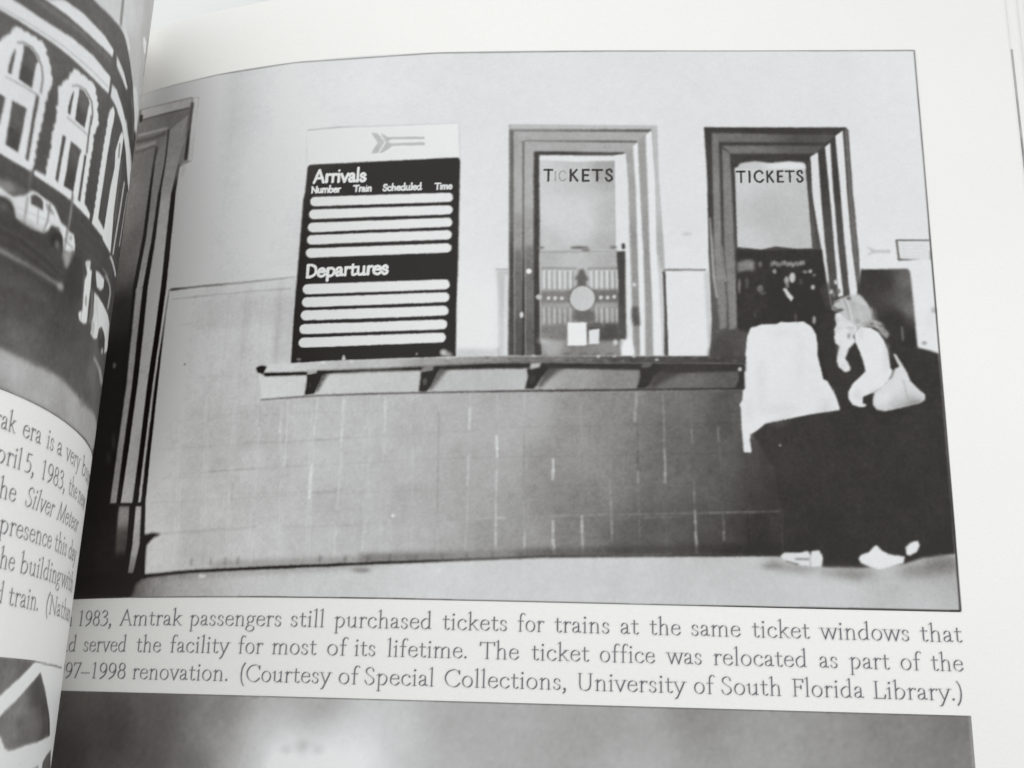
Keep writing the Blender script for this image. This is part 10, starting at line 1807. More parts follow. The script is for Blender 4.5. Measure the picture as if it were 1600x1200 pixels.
def edge_material():
    m, nt, b, N, L = nodes("page_edges")
    tc = N.new("ShaderNodeTexCoord"); wv = N.new("ShaderNodeTexWave"); wv.bands_direction = 'Z'
    wv.inputs["Scale"].default_value = 900; wv.inputs["Distortion"].default_value = 1.5
    L.new(tc.outputs["Object"], wv.inputs["Vector"])
    cr = N.new("ShaderNodeValToRGB")
    cr.color_ramp.elements[0].color = (.60, .55, .46, 1); cr.color_ramp.elements[1].color = (.84, .80, .70, 1)
    L.new(wv.outputs["Fac"], cr.inputs[0]); L.new(cr.outputs[0], b.inputs["Base Color"])
    b.inputs["Roughness"].default_value = .8
    return m
MAT_EDGE = edge_material()
def simple(name, c0, c1, scale, rough):
    m, nt, b, N, L = nodes(name)
    tc = N.new("ShaderNodeTexCoord"); n = N.new("ShaderNodeTexNoise"); n.inputs["Scale"].default_value = scale; n.inputs["Detail"].default_value = 5
    L.new(tc.outputs["Object"], n.inputs["Vector"])
    cr = N.new("ShaderNodeValToRGB"); cr.color_ramp.elements[0].position = .35; cr.color_ramp.elements[1].position = .65
    cr.color_ramp.elements[0].color = c0 + (1,); cr.color_ramp.elements[1].color = c1 + (1,)
    L.new(n.outputs["Fac"], cr.inputs[0]); L.new(cr.outputs[0], b.inputs["Base Color"])
    b.inputs["Roughness"].default_value = rough
    return m
MAT_COVER = simple("cover_card", (.10, .07, .05), (.13, .09, .065), 60, .35)
MAT_TABLE = simple("white_tabletop", (.80, .82, .82), (.84, .86, .86), 14, .45)

# ------------------------------------------------------------------ mesh helpers
def mesh_object(name, verts, faces, mat, parent=None, colors=None, label=None, kind=None, smooth=True):
    me = bpy.data.meshes.new(name)
    verts = np.asarray(verts, np.float32).reshape(-1, 3)
    faces = np.asarray(faces, np.int32)
    nf, k = faces.shape
    me.vertices.add(len(verts)); me.vertices.foreach_set("co", verts.ravel())
    me.loops.add(nf * k); me.loops.foreach_set("vertex_index", faces.ravel())
    me.polygons.add(nf); me.polygons.foreach_set("loop_start", np.arange(nf, dtype=np.int32) * k)
    me.polygons.foreach_set("use_smooth", np.full(nf, smooth, dtype=bool))
    me.update(calc_edges=True)
    if colors is not None:
        ca = me.color_attributes.new("ink", 'FLOAT_COLOR', 'POINT')
        c4 = np.ones((len(verts), 4), np.float32); c4[:, :3] = colors
        ca.data.foreach_set("color", c4.ravel())
    me.materials.append(mat)
    o = bpy.data.objects.new(name, me)
    COL.objects.link(o)
    if parent: o.parent = parent
    if label: o["label"] = label
    if kind: o["kind"] = kind
    return o

def grid_faces(nu, nv):
    i = np.arange(nu - 1)[:, None] * nv + np.arange(nv - 1)[None, :]
    return np.stack([i, i + nv, i + nv + 1, i + 1], -1).reshape(-1, 4)

def slab(name, side, u0, u1, y0, y1, top, bot, mat, parent, nu=160, label=None, y_shift=0.0):
    """closed sheet or block following the page curve, from height top down to bot (mm)"""
    u = np.linspace(u0, u1, nu)
    yy = np.array([y0, y1])
    U, V = np.meshgrid(u, yy, indexing='ij')
    A = surf(side, U, V, top).reshape(-1, 3); B = surf(side, U, V, bot).reshape(-1, 3)
    F = grid_faces(nu, 2); n = len(A)
    fs = [F, F[:, ::-1] + n]
    i = np.arange(nu - 1)
    fs.append(np.stack([i*2, i*2 + n, (i+1)*2 + n, (i+1)*2], -1))
    fs.append(np.stack([i*2+1, (i+1)*2+1, (i+1)*2+1 + n, i*2+1 + n], -1))
    fs.append(np.array([[0, 1, 1 + n, n], [(nu-1)*2, (nu-1)*2 + n, (nu-1)*2+1 + n, (nu-1)*2+1]]))
    return mesh_object(name, np.concatenate([A, B]), np.concatenate(fs), mat, parent, label=label, smooth=False if nu < 40 else True)

# ------------------------------------------------------------------ printing: a small ink rasteriser working in page millimetres
class Canvas:
    def __init__(s, u0, u1, y0, y1, step, v):
        s.u0, s.y0, s.step = u0, y0, step
        s.nu = int(round((u1 - u0) / step)) + 1; s.ny = int(round((y1 - y0) / step)) + 1
        s.V = np.full((s.ny, s.nu), float(v), np.float32); s.ID = np.zeros((s.ny, s.nu), np.int16)
        s.names = ['photograph_print']; s.inst = []
    def cover(s, pts, soft):
        q = (np.asarray(pts, float) - [s.u0, s.y0]) / s.step
        pad = int(3 * soft / s.step) + 2
        i0 = max(0, int(q[:, 0].min()) - pad); i1 = min(s.nu, int(q[:, 0].max()) + pad + 2)
        j0 = max(0, int(q[:, 1].min()) - pad); j1 = min(s.ny, int(q[:, 1].max()) + pad + 2)
        if i1 <= i0 or j1 <= j0: return None
        SS = 4
        rows = (np.arange((j1 - j0) * SS) + .5) / SS - .5 + j0
        a = q; b = np.roll(q, -1, 0)
        ya, yb = a[:, 1][None], b[:, 1][None]; r = rows[:, None]
        hit = ((ya <= r) & (yb > r)) | ((yb <= r) & (ya > r))
        with np.errstate(divide='ignore', invalid='ignore'):
            X = a[:, 0][None] + (r - ya) / (yb - ya) * (b[:, 0] - a[:, 0])[None]
        X = np.where(hit, X, np.inf); X.sort(axis=1)
        kmax = int(hit.sum(1).max()) if len(rows) else 0
        cols = np.arange(i0, i1)[None] + .5
        cov = np.zeros((len(rows), i1 - i0), np.float32)
        for k in range(0, kmax - 1, 2):
            xa = X[:, k][:, None]; xb = X[:, k+1][:, None]
            ok = np.isfinite(xb)
            xa = np.where(ok, xa, 0); xb = np.where(ok, xb, 0)
            cov += np.clip(cols - xa, 0, 1) - np.clip(cols - xb, 0, 1)
        cov = cov.reshape(j1 - j0, SS, i1 - i0).mean(1)
        sg = soft / s.step
        if sg > .35:
            k = int(math.ceil(2.6 * sg)); x = np.arange(-k, k + 1); g = np.exp(-x * x / (2 * sg * sg)); g /= g.sum()
            c = np.pad(cov, k, mode='edge') if False else np.pad(cov, k)
            t = sum(g[m] * c[:, m:m + cov.shape[1]] for m in range(2 * k + 1))
            cov = sum(g[m] * t[m:m + cov.shape[0]] for m in range(2 * k + 1))
        return i0, i1, j0, j1, cov
    def fill(s, el, v, flat, soft, alpha):
        pts = np.array(flat, float).reshape(-1, 2)
        r = s.cover(pts, soft)
        if r is None: return
        i0, i1, j0, j1, cov = r
        sub = s.V[j0:j1, i0:i1]
        if isinstance(v, str):
            sub += cov * alpha * float(v)
            return
        if isinstance(v, (list, tuple)):
            if len(v) == 1: val = v[0][2]
            else:
                U = (s.u0 + np.arange(i0, i1) * s.step)[None]; Y = (s.y0 + np.arange(j0, j1) * s.step)[:, None]
                W = 0; A = 0; q = np.array([p_[:2] for p_ in v]); eps = .4 + (.0005 if s.step > .25 else .0016) * float(((q.max(0) - q.min(0)) ** 2).sum())
                for (a, b, c) in v:
                    ww = 1.0 / (((U - a) ** 2 + (Y - b) ** 2) + eps) ** 1.6
                    W = W + ww; A = A + ww * c
                val = A / W
        else: val = v
        sub += (val - sub) * (cov * alpha)
        if el:
            s.inst.append(el); n = len(s.inst)
            s.ID[j0:j1, i0:i1][cov > .5] = n
    def stroke(s, P, wd, v, soft, alpha=1.0):
        """P polyline in mm, wd widths in mm: soft-edged ink"""
        P = np.asarray(P, float); wd = np.asarray(wd, float)
        q = (P - [s.u0, s.y0]) / s.step; pad = int((wd.max() + 3 * soft) / s.step) + 2
        i0 = max(0, int(q[:, 0].min()) - pad); i1 = min(s.nu, int(q[:, 0].max()) + pad + 2)
        j0 = max(0, int(q[:, 1].min()) - pad); j1 = min(s.ny, int(q[:, 1].max()) + pad + 2)
        if i1 <= i0 or j1 <= j0: return None
        U = (s.u0 + np.arange(i0, i1) * s.step)[None]; Y = (s.y0 + np.arange(j0, j1) * s.step)[:, None]
        cov = np.zeros((j1 - j0, i1 - i0))
        for k in range(len(P) - 1):
            a, b = P[k], P[k+1]; d = b - a; L2 = d @ d + 1e-12
            t = np.clip(((U - a[0]) * d[0] + (Y - a[1]) * d[1]) / L2, 0, 1)
            D = np.hypot(U - a[0] - t * d[0], Y - a[1] - t * d[1]) - (wd[k] + (wd[k+1] - wd[k]) * t) / 2
            cov = np.maximum(cov, np.clip(.5 - D / (2 * soft), 0, 1))
        return i0, i1, j0, j1, cov * alpha

def smooth(pts, n=6, closed=False):
    p = np.array(pts, float)
    q = np.vstack([p[-1], p, p[0], p[1]]) if closed else np.vstack([2 * p[0] - p[1], p, 2 * p[-1] - p[-2]])
    out = []
    for i in range(1, len(q) - 2):
        for k in range(n):
            t = k / n
            out.append(.5 * (2 * q[i] + (q[i+1] - q[i-1]) * t + (2*q[i-1] - 5*q[i] + 4*q[i+1] - q[i+2]) * t*t + (3*q[i] - q[i-1] - 3*q[i+1] + q[i+2]) * t**3))
    out.append(q[-2])
    return np.array(out)

# letter skeletons, x-height = 1.  s = smooth curve, o = closed smooth curve, l = straight, F = foot serif, H = head flag, B = bar serif, D = dot
def ell(cx, cy, rx, ry): return [(cx + rx * math.cos(2*math.pi*k/10), cy + ry * math.sin(2*math.pi*k/10)) for k in range(10)]
G = {
'a': (.84, [('s', [(.13,.76),(.22,.94),(.4,1.0),(.55,.92),(.6,.7)]), ('l', [(.6,.7),(.6,.2)]), ('s', [(.6,.2),(.64,.04),(.8,.07)]), ('s', [(.6,.58),(.38,.5),(.16,.38),(.12,.2),(.22,.03),(.42,.05),(.6,.22)])]),
'b': (1.03, [('l', [(.2,0),(.2,1.72)]), ('H', (.2,1.72)), ('s', [(.2,.74),(.4,.96),(.62,.97),(.86,.75),(.88,.42),(.7,.08),(.45,-.02),(.2,.1)])]),
'c': (.88, [('s', [(.78,.78),(.66,.96),(.48,1.0),(.2,.82),(.12,.5),(.2,.18),(.46,0),(.66,.04),(.82,.2)]), ('D', (.74,.83,.09))]),
'd': (1.06, [('l', [(.8,1.72),(.8,.06)]), ('H', (.8,1.72)), ('l', [(.8,.05),(.96,.04)]), ('s', [(.8,.84),(.6,.99),(.4,.95),(.15,.7),(.12,.42),(.24,.08),(.46,0),(.66,.1),(.8,.26)])]),
'e': (.91, [('l', [(.13,.57),(.8,.6)]), ('s', [(.8,.6),(.75,.86),(.5,1.0),(.22,.86),(.12,.5),(.2,.16),(.48,0),(.68,.06),(.84,.24)])]),
'f': (.68, [('s', [(.7,1.6),(.62,1.71),(.46,1.68),(.33,1.5),(.3,1.25)]), ('l', [(.3,1.25),(.3,0)]), ('F', (.3,0)), ('l', [(.08,.97),(.58,.97)])]),
'g': (.9, [('o', ell(.42,.67,.28,.33)), ('l', [(.62,.9),(.88,.97)]), ('s', [(.3,.36),(.18,.2),(.26,.09),(.52,.04),(.76,-.08),(.8,-.3),(.6,-.5),(.3,-.52),(.08,-.38),(.1,-.15),(.28,.05)])]),
'h': (1.06, [('l', [(.24,0),(.24,1.72)]), ('H', (.24,1.72)), ('F', (.24,0)), ('s', [(.24,.72),(.42,.94),(.62,1.0),(.77,.88),(.82,.6)]), ('l', [(.82,.6),(.82,0)]), ('F', (.82,0))]),
'i': (.48, [('l', [(.24,0),(.24,1)]), ('H', (.24,1)), ('F', (.24,0)), ('D', (.24,1.44,.11))]),
'k': (.98, [('l', [(.22,0),(.22,1.72)]), ('H', (.22,1.72)), ('F', (.22,0)), ('l', [(.24,.44),(.74,.96)]), ('l', [(.4,.6),(.84,.02)]), ('B', (.74,.97)), ('l', [(.84,.03),(1.0,.0)])]),
'l': (.48, [('l', [(.24,0),(.24,1.72)]), ('H', (.24,1.72)), ('F', (.24,0))]),
'm': (1.64, [('l', [(.24,0),(.24,1)]), ('H', (.24,1)), ('F', (.24,0)), ('s', [(.24,.72),(.42,.94),(.6,1.0),(.76,.88),(.8,.6)]), ('l', [(.8,.6),(.8,0)]), ('F', (.8,0)), ('s', [(.8,.72),(.98,.94),(1.18,1.0),(1.35,.88),(1.39,.6)]), ('l', [(1.39,.6),(1.39,0)]), ('F', (1.39,0))]),
'n': (1.06, [('l', [(.24,0),(.24,1)]), ('H', (.24,1)), ('F', (.24,0)), ('s', [(.24,.72),(.42,.94),(.62,1.0),(.77,.88),(.82,.6)]), ('l', [(.82,.6),(.82,0)]), ('F', (.82,0))]),
'o': (1.0, [('o', ell(.5,.5,.39,.51))]),
'p': (1.06, [('l', [(.24,-.58),(.24,1)]), ('H', (.24,1)), ('F', (.24,-.58)), ('s', [(.24,.74),(.44,.97),(.66,.97),(.88,.75),(.9,.42),(.72,.08),(.48,-.01),(.24,.12)])]),
'r': (.72, [('l', [(.24,0),(.24,1)]), ('H', (.24,1)), ('F', (.24,0)), ('s', [(.24,.7),(.38,.92),(.54,1.0),(.66,.95)]), ('D', (.66,.93,.09))]),
's': (.74, [('s', [(.6,.78),(.5,.96),(.34,1.0),(.17,.86),(.2,.64),(.42,.5),(.6,.34),(.58,.12),(.4,0),(.22,.04),(.11,.22)])]),
't': (.66, [('l', [(.28,1.28),(.28,.28)]), ('s', [(.28,.28),(.32,.06),(.48,0),(.62,.1)]), ('l', [(.06,.96),(.6,.97)])]),
'u': (1.04, [('s', [(.22,.4),(.26,.12),(.45,0),(.64,.09),(.8,.3)]), ('l', [(.22,1),(.22,.38)]), ('H', (.22,1)), ('l', [(.8,1),(.8,.03)]), ('H', (.8,1)), ('l', [(.8,.04),(.96,.03)])]),
'v': (.92, [('l', [(.1,1),(.46,.0)]), ('l', [(.46,.0),(.82,1)]), ('B', (.1,1)), ('B', (.82,1))]),
'w': (1.4, [('l', [(.08,1),(.4,.0)]), ('l', [(.4,.0),(.7,.98)]), ('l', [(.7,.98),(1.02,.0)]), ('l', [(1.02,.0),(1.32,1)]), ('B', (.08,1)), ('B', (1.32,1)), ('B', (.7,1))]),
'y': (.94, [('l', [(.1,1),(.48,.0)]), ('s', [(.86,1),(.66,.46),(.44,-.1),(.28,-.46),(.14,-.54)]), ('B', (.1,1)), ('B', (.86,1))]),
'A': (1.34, [('l', [(.12,0),(.66,1.6)]), ('l', [(.66,1.6),(1.2,0)]), ('l', [(.3,.56),(1.02,.56)]), ('F', (.12,0)), ('F', (1.2,0))]),
'C': (1.42, [('s', [(1.3,1.28),(1.12,1.52),(.84,1.6),(.36,1.38),(.13,.8),(.36,.2),(.84,-.02),(1.12,.07),(1.34,.32)]), ('q', [(1.3,1.22),(1.3,1.5)])]),
'D': (1.3, [('l', [(.28,0),(.28,1.55)]), ('s', [(.28,1.55),(.7,1.5),(1.08,1.15),(1.08,.4),(.7,.05),(.28,0)])]),
'E': (1.05, [('l', [(.26,0),(.26,1.55)]), ('l', [(.26,1.55),(.95,1.55)]), ('l', [(.26,.8),(.85,.8)]), ('l', [(.26,0),(.98,0)])]),
'F': (1.02, [('l', [(.3,0),(.3,1.55)]), ('F', (.3,0)), ('l', [(.1,1.55),(.95,1.55)]), ('q', [(.95,1.55),(.97,1.3)]), ('l', [(.3,.84),(.8,.84)]), ('q', [(.8,.98),(.8,.7)])]),
'I': (.6, [('l', [(.3,0),(.3,1.55)]), ('F', (.3,0)), ('F', (.3,1.55))]),
'K': (1.2, [('l', [(.26,0),(.26,1.55)]), ('l', [(.28,.66),(1.0,1.55)]), ('l', [(.5,.9),(1.08,0)])]),
'L': (1.05, [('l', [(.3,0),(.3,1.55)]), ('F', (.3,1.55)), ('l', [(.1,0),(.98,0)]), ('q', [(.98,0),(1.03,.3)])]),
'M': (1.72, [('l', [(.2,0),(.3,1.55)]), ('l', [(.3,1.55),(.84,.08)]), ('l', [(.84,.08),(1.42,1.55)]), ('l', [(1.42,1.55),(1.5,0)]), ('F', (.2,0)), ('F', (1.5,0))]),
'N': (1.42, [('l', [(.25,0),(.25,1.5)]), ('l', [(.2,1.55),(1.2,0)]), ('l', [(1.2,0),(1.2,1.55)]), ('F', (.25,0)), ('F', (1.2,1.55)), ('B', (.16,1.55))]),
'S': (1.0, [('s', [(.82,1.28),(.72,1.53),(.5,1.6),(.22,1.42),(.22,1.1),(.5,.84),(.82,.56),(.84,.22),(.55,-.02),(.28,.04),(.12,.36)])]),
'T': (1.26, [('l', [(.06,1.53),(1.22,1.53)]), ('q', [(.06,1.55),(.03,1.28)]), ('q', [(1.22,1.55),(1.25,1.28)]), ('l', [(.64,1.55),(.64,0)]), ('F', (.64,0))]),
'U': (1.4, [('l', [(.26,1.55),(.26,.5)]), ('s', [(.26,.52),(.36,.12),(.7,-.02),(1.03,.14),(1.14,.52)]), ('l', [(1.14,.5),(1.14,1.55)]), ('F', (.26,1.55)), ('F', (1.14,1.55))]),
'1': (.8, [('l', [(.42,0),(.42,1.55)]), ('H', (.42,1.55)), ('F', (.42,0))]),
'3': (.8, [('s', [(.14,1.34),(.36,1.55),(.62,1.4),(.6,1.06),(.34,.86)]), ('s', [(.34,.86),(.66,.72),(.7,.32),(.46,.02),(.2,-.02),(.07,.08)])]),
'5': (.8, [('l', [(.26,1.5),(.7,1.54)]), ('l', [(.26,1.5),(.2,.9)]), ('s', [(.2,.9),(.48,.92),(.7,.66),(.66,.22),(.4,0),(.1,.02)])]),
'7': (.8, [('l', [(.08,1.5),(.74,1.52)]), ('l', [(.74,1.52),(.3,0)]), ('l', [(.08,1.52),(.07,1.3)])]),
'8': (.82, [('o', ell(.41,1.18,.25,.36)), ('o', ell(.41,.42,.31,.43))]),
'9': (.82, [('o', ell(.4,1.06,.3,.47)), ('s', [(.7,1.15),(.7,.66),(.5,.22),(.2,-.04)])]),
',': (.4, [('D', (.18,.06,.11)), ('s', [(.25,.06),(.22,-.15),(.1,-.3)])]),
'.': (.4, [('D', (.18,.08,.11))]),
'(': (.5, [('s', [(.44,1.75),(.24,1.35),(.15,.7),(.24,.0),(.44,-.42)])]),
')': (.5, [('s', [(.06,1.75),(.26,1.35),(.35,.7),(.26,.0),(.06,-.42)])]),
'–': (.9, [('l', [(.03,.5),(.87,.5)])]),
'j': (.4, []), ' ': (.5, [])}

def word_width(t, gap=0.0): return sum(G[c][0] + gap for c in t)

def glyph_strokes(ch, sans, wt):
    """list of (points, widths) in x-height units"""
    out = []
    for kind, *r in G[ch][1]:
        p = r[0]
        if kind == 'q':
            if sans: continue
            kind = 'l'
        if kind in 'slo':
            q = smooth(p, 6) if kind == 's' else (smooth(p, 4, True) if kind == 'o' else np.array(p, float))
            d = np.gradient(q, axis=0); th = np.arctan2(d[:, 1], d[:, 0])
            if sans: wv = np.full(len(q), wt)
            else: wv = .04 + .112 * np.abs(np.sin(th + math.radians(-157 if False else 22)))
            out.append((q, wv))
        elif kind == 'D':
            x, y, r0 = p
            out.append((np.array([(x, y), (x + .005, y)]), np.array([r0 * 2, r0 * 2]) * (1 if not sans else 1.4)))
        elif sans: continue
        elif kind == 'F':
            x, y = p; out.append((np.array([(x - .16, y), (x, y + .01), (x + .16, y)]), np.array([.045, .08, .045])))
        elif kind == 'H':
            x, y = p; out.append((np.array([(x - .2, y - .14), (x - .02, y - .02)]), np.array([.05, .12])))
        elif kind == 'B':
            x, y = p; out.append((np.array([(x - .19, y), (x + .19, y)]), np.array([.055, .055])))
    return out

def draw_word(cv, t, u0, u1, yb, xh, v, soft, sans=False, wt=.2, slope=0.0, alpha=1.0, cap=1.0, density=None, gap=0.0):
    italic = t.startswith('/')
    t = t.lstrip('/')
    sx = (u1 - u0) / (word_width(t, gap) - gap)
    u = u0
    for ch in t:
        for q, wv in glyph_strokes(ch, sans, wt):
            x = q[:, 0] + (.22 * q[:, 1] if italic else 0)
            Pm = np.stack([u + x * sx, yb + slope * (u + x * sx - u0) + q[:, 1] * xh], 1)
            r = cv.stroke(Pm, wv * (xh if sans else xh * .6 + sx * .4), v, soft, alpha)
            if r is None: continue
            i0, i1, j0, j1, c = r
            if density is not None:
                density[j0:j1, i0:i1] = np.maximum(density[j0:j1, i0:i1], c)
            else:
                sub = cv.V[j0:j1, i0:i1]; sub += (v - sub) * c
        u += (G[ch][0] + gap) * sx

def lin(v):
    v = np.clip(np.asarray(v, float) / 255.0, 0, 1)
    return np.where(v <= .04045, v / 12.92, ((v + .055) / 1.055) ** 2.4)

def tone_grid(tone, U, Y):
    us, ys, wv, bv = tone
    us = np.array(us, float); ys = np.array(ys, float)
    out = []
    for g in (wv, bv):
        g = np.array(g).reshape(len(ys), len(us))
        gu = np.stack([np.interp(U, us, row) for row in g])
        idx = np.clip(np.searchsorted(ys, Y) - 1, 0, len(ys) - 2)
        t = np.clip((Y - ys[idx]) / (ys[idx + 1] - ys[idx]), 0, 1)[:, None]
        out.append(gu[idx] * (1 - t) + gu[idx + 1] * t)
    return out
def ink_colour(V, white, sheen):
    """printed tone (0-255) -> reflectance of the ink layer relative to bare paper; cool highlights, warm blacks"""
    a = np.clip((lin(V) - sheen) / (white - sheen), .003, 1.0)
    t = np.clip((V - 60) / 150.0, 0, 1)
    rgb = np.stack([a * (1.06 - .092 * t) + .0045 * (1 - t), a * (1.0 - .018 * t), a * (.97 + .048 * t) - .001 * (1 - t)], -1)
    return np.clip(rgb, .0015, 1.0)

def run_ops(cv, ops):
    for o in ops:
        if o[0] == 'BORDER': continue
        if o[0] == 'TXT':
            _, t, v, (ua, ya, ub, yb), h, wd, kind = o
            capr = 1.6
            xh = h / 1.62 if kind == 0 else h / 1.55
            draw_word(cv, t, ua, ub, ya, xh, v, .05, True, wd / xh * 1.0, (yb - ya) / (ub - ua), gap=.3 if kind else -.04)
        else:
            el, v, enc, soft, al = o
            q = np.array(enc.split(), float).reshape(-1, 2).cumsum(0) / 25.0      # outline as steps of 0.04 mm
            cv.fill(el, v, q, soft, al)

def noise(shape, cell, r):
    """smooth random field with blobs about cell pixels wide, unit variance"""
    ny, nx = int(shape[0] / cell) + 3, int(shape[1] / cell) + 3
    g = r.normal(0, 1, (ny, nx))
    y = np.arange(shape[0]) / cell; x = np.arange(shape[1]) / cell
    j = y.astype(int); i = x.astype(int); fy = y - j; fx = x - i
    fy = (fy * fy * (3 - 2 * fy))[:, None]; fx = (fx * fx * (3 - 2 * fx))[None]
    n = (g[j][:, i] * (1 - fy) * (1 - fx) + g[j + 1][:, i] * fy * (1 - fx) + g[j][:, i + 1] * (1 - fy) * fx + g[j + 1][:, i + 1] * fy * fx)
    return n / n.std()

def sample(A, jy, ix):
    jy = np.clip(jy, 0, A.shape[0] - 1.001); ix = np.clip(ix, 0, A.shape[1] - 1.001)
    j = jy.astype(int); i = ix.astype(int); fy = jy - j; fx = ix - i
    return A[j, i] * (1-fy)*(1-fx) + A[j+1, i] * fy*(1-fx) + A[j, i+1] * (1-fy)*fx + A[j+1, i+1] * fy*fx

def grain(cv, amp, sig, seed, wobble=.018):
    """what printing and copying an old photograph does: ragged edges, a little edge contrast, mottled mid tones and grain"""
    r = np.random.RandomState(seed); sh = cv.V.shape; st = cv.step
    w_ = wobble / st
    dy = w_ * (noise(sh, .34 / st, r) * .7 + noise(sh, 1.1 / st, r) * .5); dx = w_ * (noise(sh, .34 / st, r) * .7 + noise(sh, 1.1 / st, r) * .5)
    J, I = np.meshgrid(np.arange(sh[0]), np.arange(sh[1]), indexing='ij')
    cv.V = sample(cv.V, J + dy, I + dx)
    k = max(1, int(.35 / st)); B = cv.V.copy()
    for ax in (0, 1):
        P_ = np.pad(B, [(k, k) if a == ax else (0, 0) for a in (0, 1)], mode='edge')
        c = np.cumsum(P_, axis=ax); c = np.insert(c, 0, 0, axis=ax)
        B = (np.take(c, np.arange(2*k+1, c.shape[ax]), axis=ax) - np.take(c, np.arange(0, c.shape[ax] - 2*k - 1), axis=ax)) / (2*k+1)
    cv.V += .07 * (cv.V - B)
    m = np.clip(1 - np.abs(cv.V - 128) / 105, 0, 1)
    n = r.normal(0, 1, sh)
    for ax in (0, 1): n = (np.roll(n, 1, ax) + 2 * n + np.roll(n, -1, ax)) / 4
    n /= n.std()
    n = n * .55 * amp + amp * (.55 * noise(sh, .45 / st, r) + .5 * noise(sh, 1.2 / st, r) + .5 * noise(sh, 4.5 / st, r)) 
    cv.V += n * (.3 + .9 * m)

def emit(cv, side, parent_base, white, sheen, off, base_name, base_label, labels, book, names_ok=None):
    """cut the printed sheet into its picture parts along the drawn shapes"""
    U = cv.u0 + np.arange(cv.nu) * cv.step; Y = cv.y0 + np.arange(cv.ny) * cv.step
    UU, YY = np.meshgrid(U, Y)
    pos = surf(side, UU.ravel(), YY.ravel(), off)
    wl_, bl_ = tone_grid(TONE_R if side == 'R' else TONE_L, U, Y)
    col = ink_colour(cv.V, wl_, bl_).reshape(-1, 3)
    i = np.arange(cv.ny - 1)[:, None] * cv.nu + np.arange(cv.nu - 1)[None]
    F = np.stack([i, i + 1, i + 1 + cv.nu, i + cv.nu], -1).reshape(-1, 4)
    fid = cv.ID[:-1, :-1].ravel()
    valid = cv.mask[:-1, :-1].ravel() if hasattr(cv, 'mask') else np.ones(len(F), bool)
    ids = [0] + [k + 1 for k in range(len(cv.inst))]
    base = None
    todo = []
    for k in ids:
        nm = base_name if k == 0 or cv.inst[k-1] == 'photograph_print' else cv.inst[k-1]
        todo.append((nm, k))
    groups = [(base_name, [k for nm, k in todo if nm == base_name])] + [(nm, [k]) for nm, k in todo if nm != base_name]
    seen = {}
    for nm, ks in groups:
        sel = np.isin(fid, ks) & valid
        n = int(sel.sum())
        if n < 12: continue
        f = F[sel]; vi, inv = np.unique(f, return_inverse=True)
        c = seen.get(nm, 0); seen[nm] = c + 1
        lab = base_label if nm == base_name else labels.get((nm, c), None)
        o = mesh_object(nm, pos[vi], inv.reshape(-1, 4), MAT_PRINT, book if base is None else base, col[vi], lab)
        if base is None: base = o
    return base

# ------------------------------------------------------------------ the book
book = bpy.data.objects.new("open_book", None)
COL.objects.link(book)
book["label"] = "open paperback history book with black and white station photographs and captions on curling glossy pages"
book["category"] = "book"
Y1 = YTOP; Y0 = YTOP - 235.0
RE = 16.3                    # top sheet's fore edge
UG = float(ur[0]) + .2
rp = slab("right_page", 'R', UG, RE, Y0, Y1, 0.0, -.09, MAT_PAPER, book, 260, "right hand page of glossy paper dipping into the gutter")
lp = slab("left_page", 'L', -158.0, -2.0, Y0, Y1, 0.0, -.09, MAT_PAPER, book, 260, "left hand page bulging up and over the gutter")
under = slab("sheet", 'R', UG, RE + 2.0, Y0, Y1 + .0, -.14, -.23, MAT_PAPER, book, 200, "sheet under the right hand page, its edge just showing")
slab("sheet", 'R', UG, RE + 3.3, Y0, Y1 - .1, -.30, -.39, MAT_PAPER, book, 200, "second sheet under the right hand page")
slab("page_block", 'R', UG, RE + 3.0, Y0 + .2, Y1 - .2, -.45, -8.5, MAT_EDGE, book, 200, "right hand stack of pages")
slab("page_block", 'L', -157.0, -3.0, Y0 + .2, Y1 - .2, -.16, -7.0, MAT_EDGE, book, 200, "left hand stack of pages")
slab("cover", 'R', UG, RE + 3.4, Y0 - .1, Y1 + .1, -8.52, -8.9, MAT_COVER, book, 160, "back cover under the right hand pages")
slab("cover", 'L', -158.0, -3.0, Y0 - .1, Y1 + .1, -7.02, -7.4, MAT_COVER, book, 160, "front cover behind the left hand pages")

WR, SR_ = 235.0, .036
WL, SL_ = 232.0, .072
def dens_mask(cv, poly):
    r = cv.cover(poly, 0.0)
    m = np.zeros((cv.ny, cv.nu), bool); i0, i1, j0, j1, c = r; m[j0:j1, i0:i1] = c > .5
    cv.mask = m

# main photograph
cv = Canvas(-151.0, .35, YPIC[1] - .35, .35, .14, WR)
run_ops(cv, OPS_R[:-3])
grain(cv, 3.0, 1, 3)
run_ops(cv, OPS_R[-3:])          # the ruled border is crisp
U_ = cv.u0 + np.arange(cv.nu) * cv.step; Y_ = cv.y0 + np.arange(cv.ny) * cv.step
cv.mask = ((U_[None] <= .14) & (Y_[:, None] <= .14) & (Y_[:, None] >= YPIC[1] - .14))
LABR = {('ticket_window', 0): "printed ticket window with round notice and papers behind the grille",
 ('ticket_window', 1): "printed ticket window with dark interior above the man in the white shirt",
 ('window_shade', 0): "pale shade lettered TICKETS with faded second and third letters",
 ('window_shade', 1): "pale shade lettered TICKETS in even dark letters",
 ('timetable_board', 0): "black arrivals and departures board with white strips",
 ('header_sign', 0): "white header with a faint arrow emblem above the board",
 ('white_shirt', 0): "back of a man in a loose white shirt at the counter",
 ('white_top', 0): "white top of the woman leaning forward", ('handbag', 0): "pale shoulder bag hanging at the woman's hip",
 ('shelf', 0): "long writing shelf on brackets under the windows", ('tiled_wall', 0): "grey tiled wall printed in tones from light to dark",
 ('doorway', 0): "dark panelled doorway running into the gutter"}
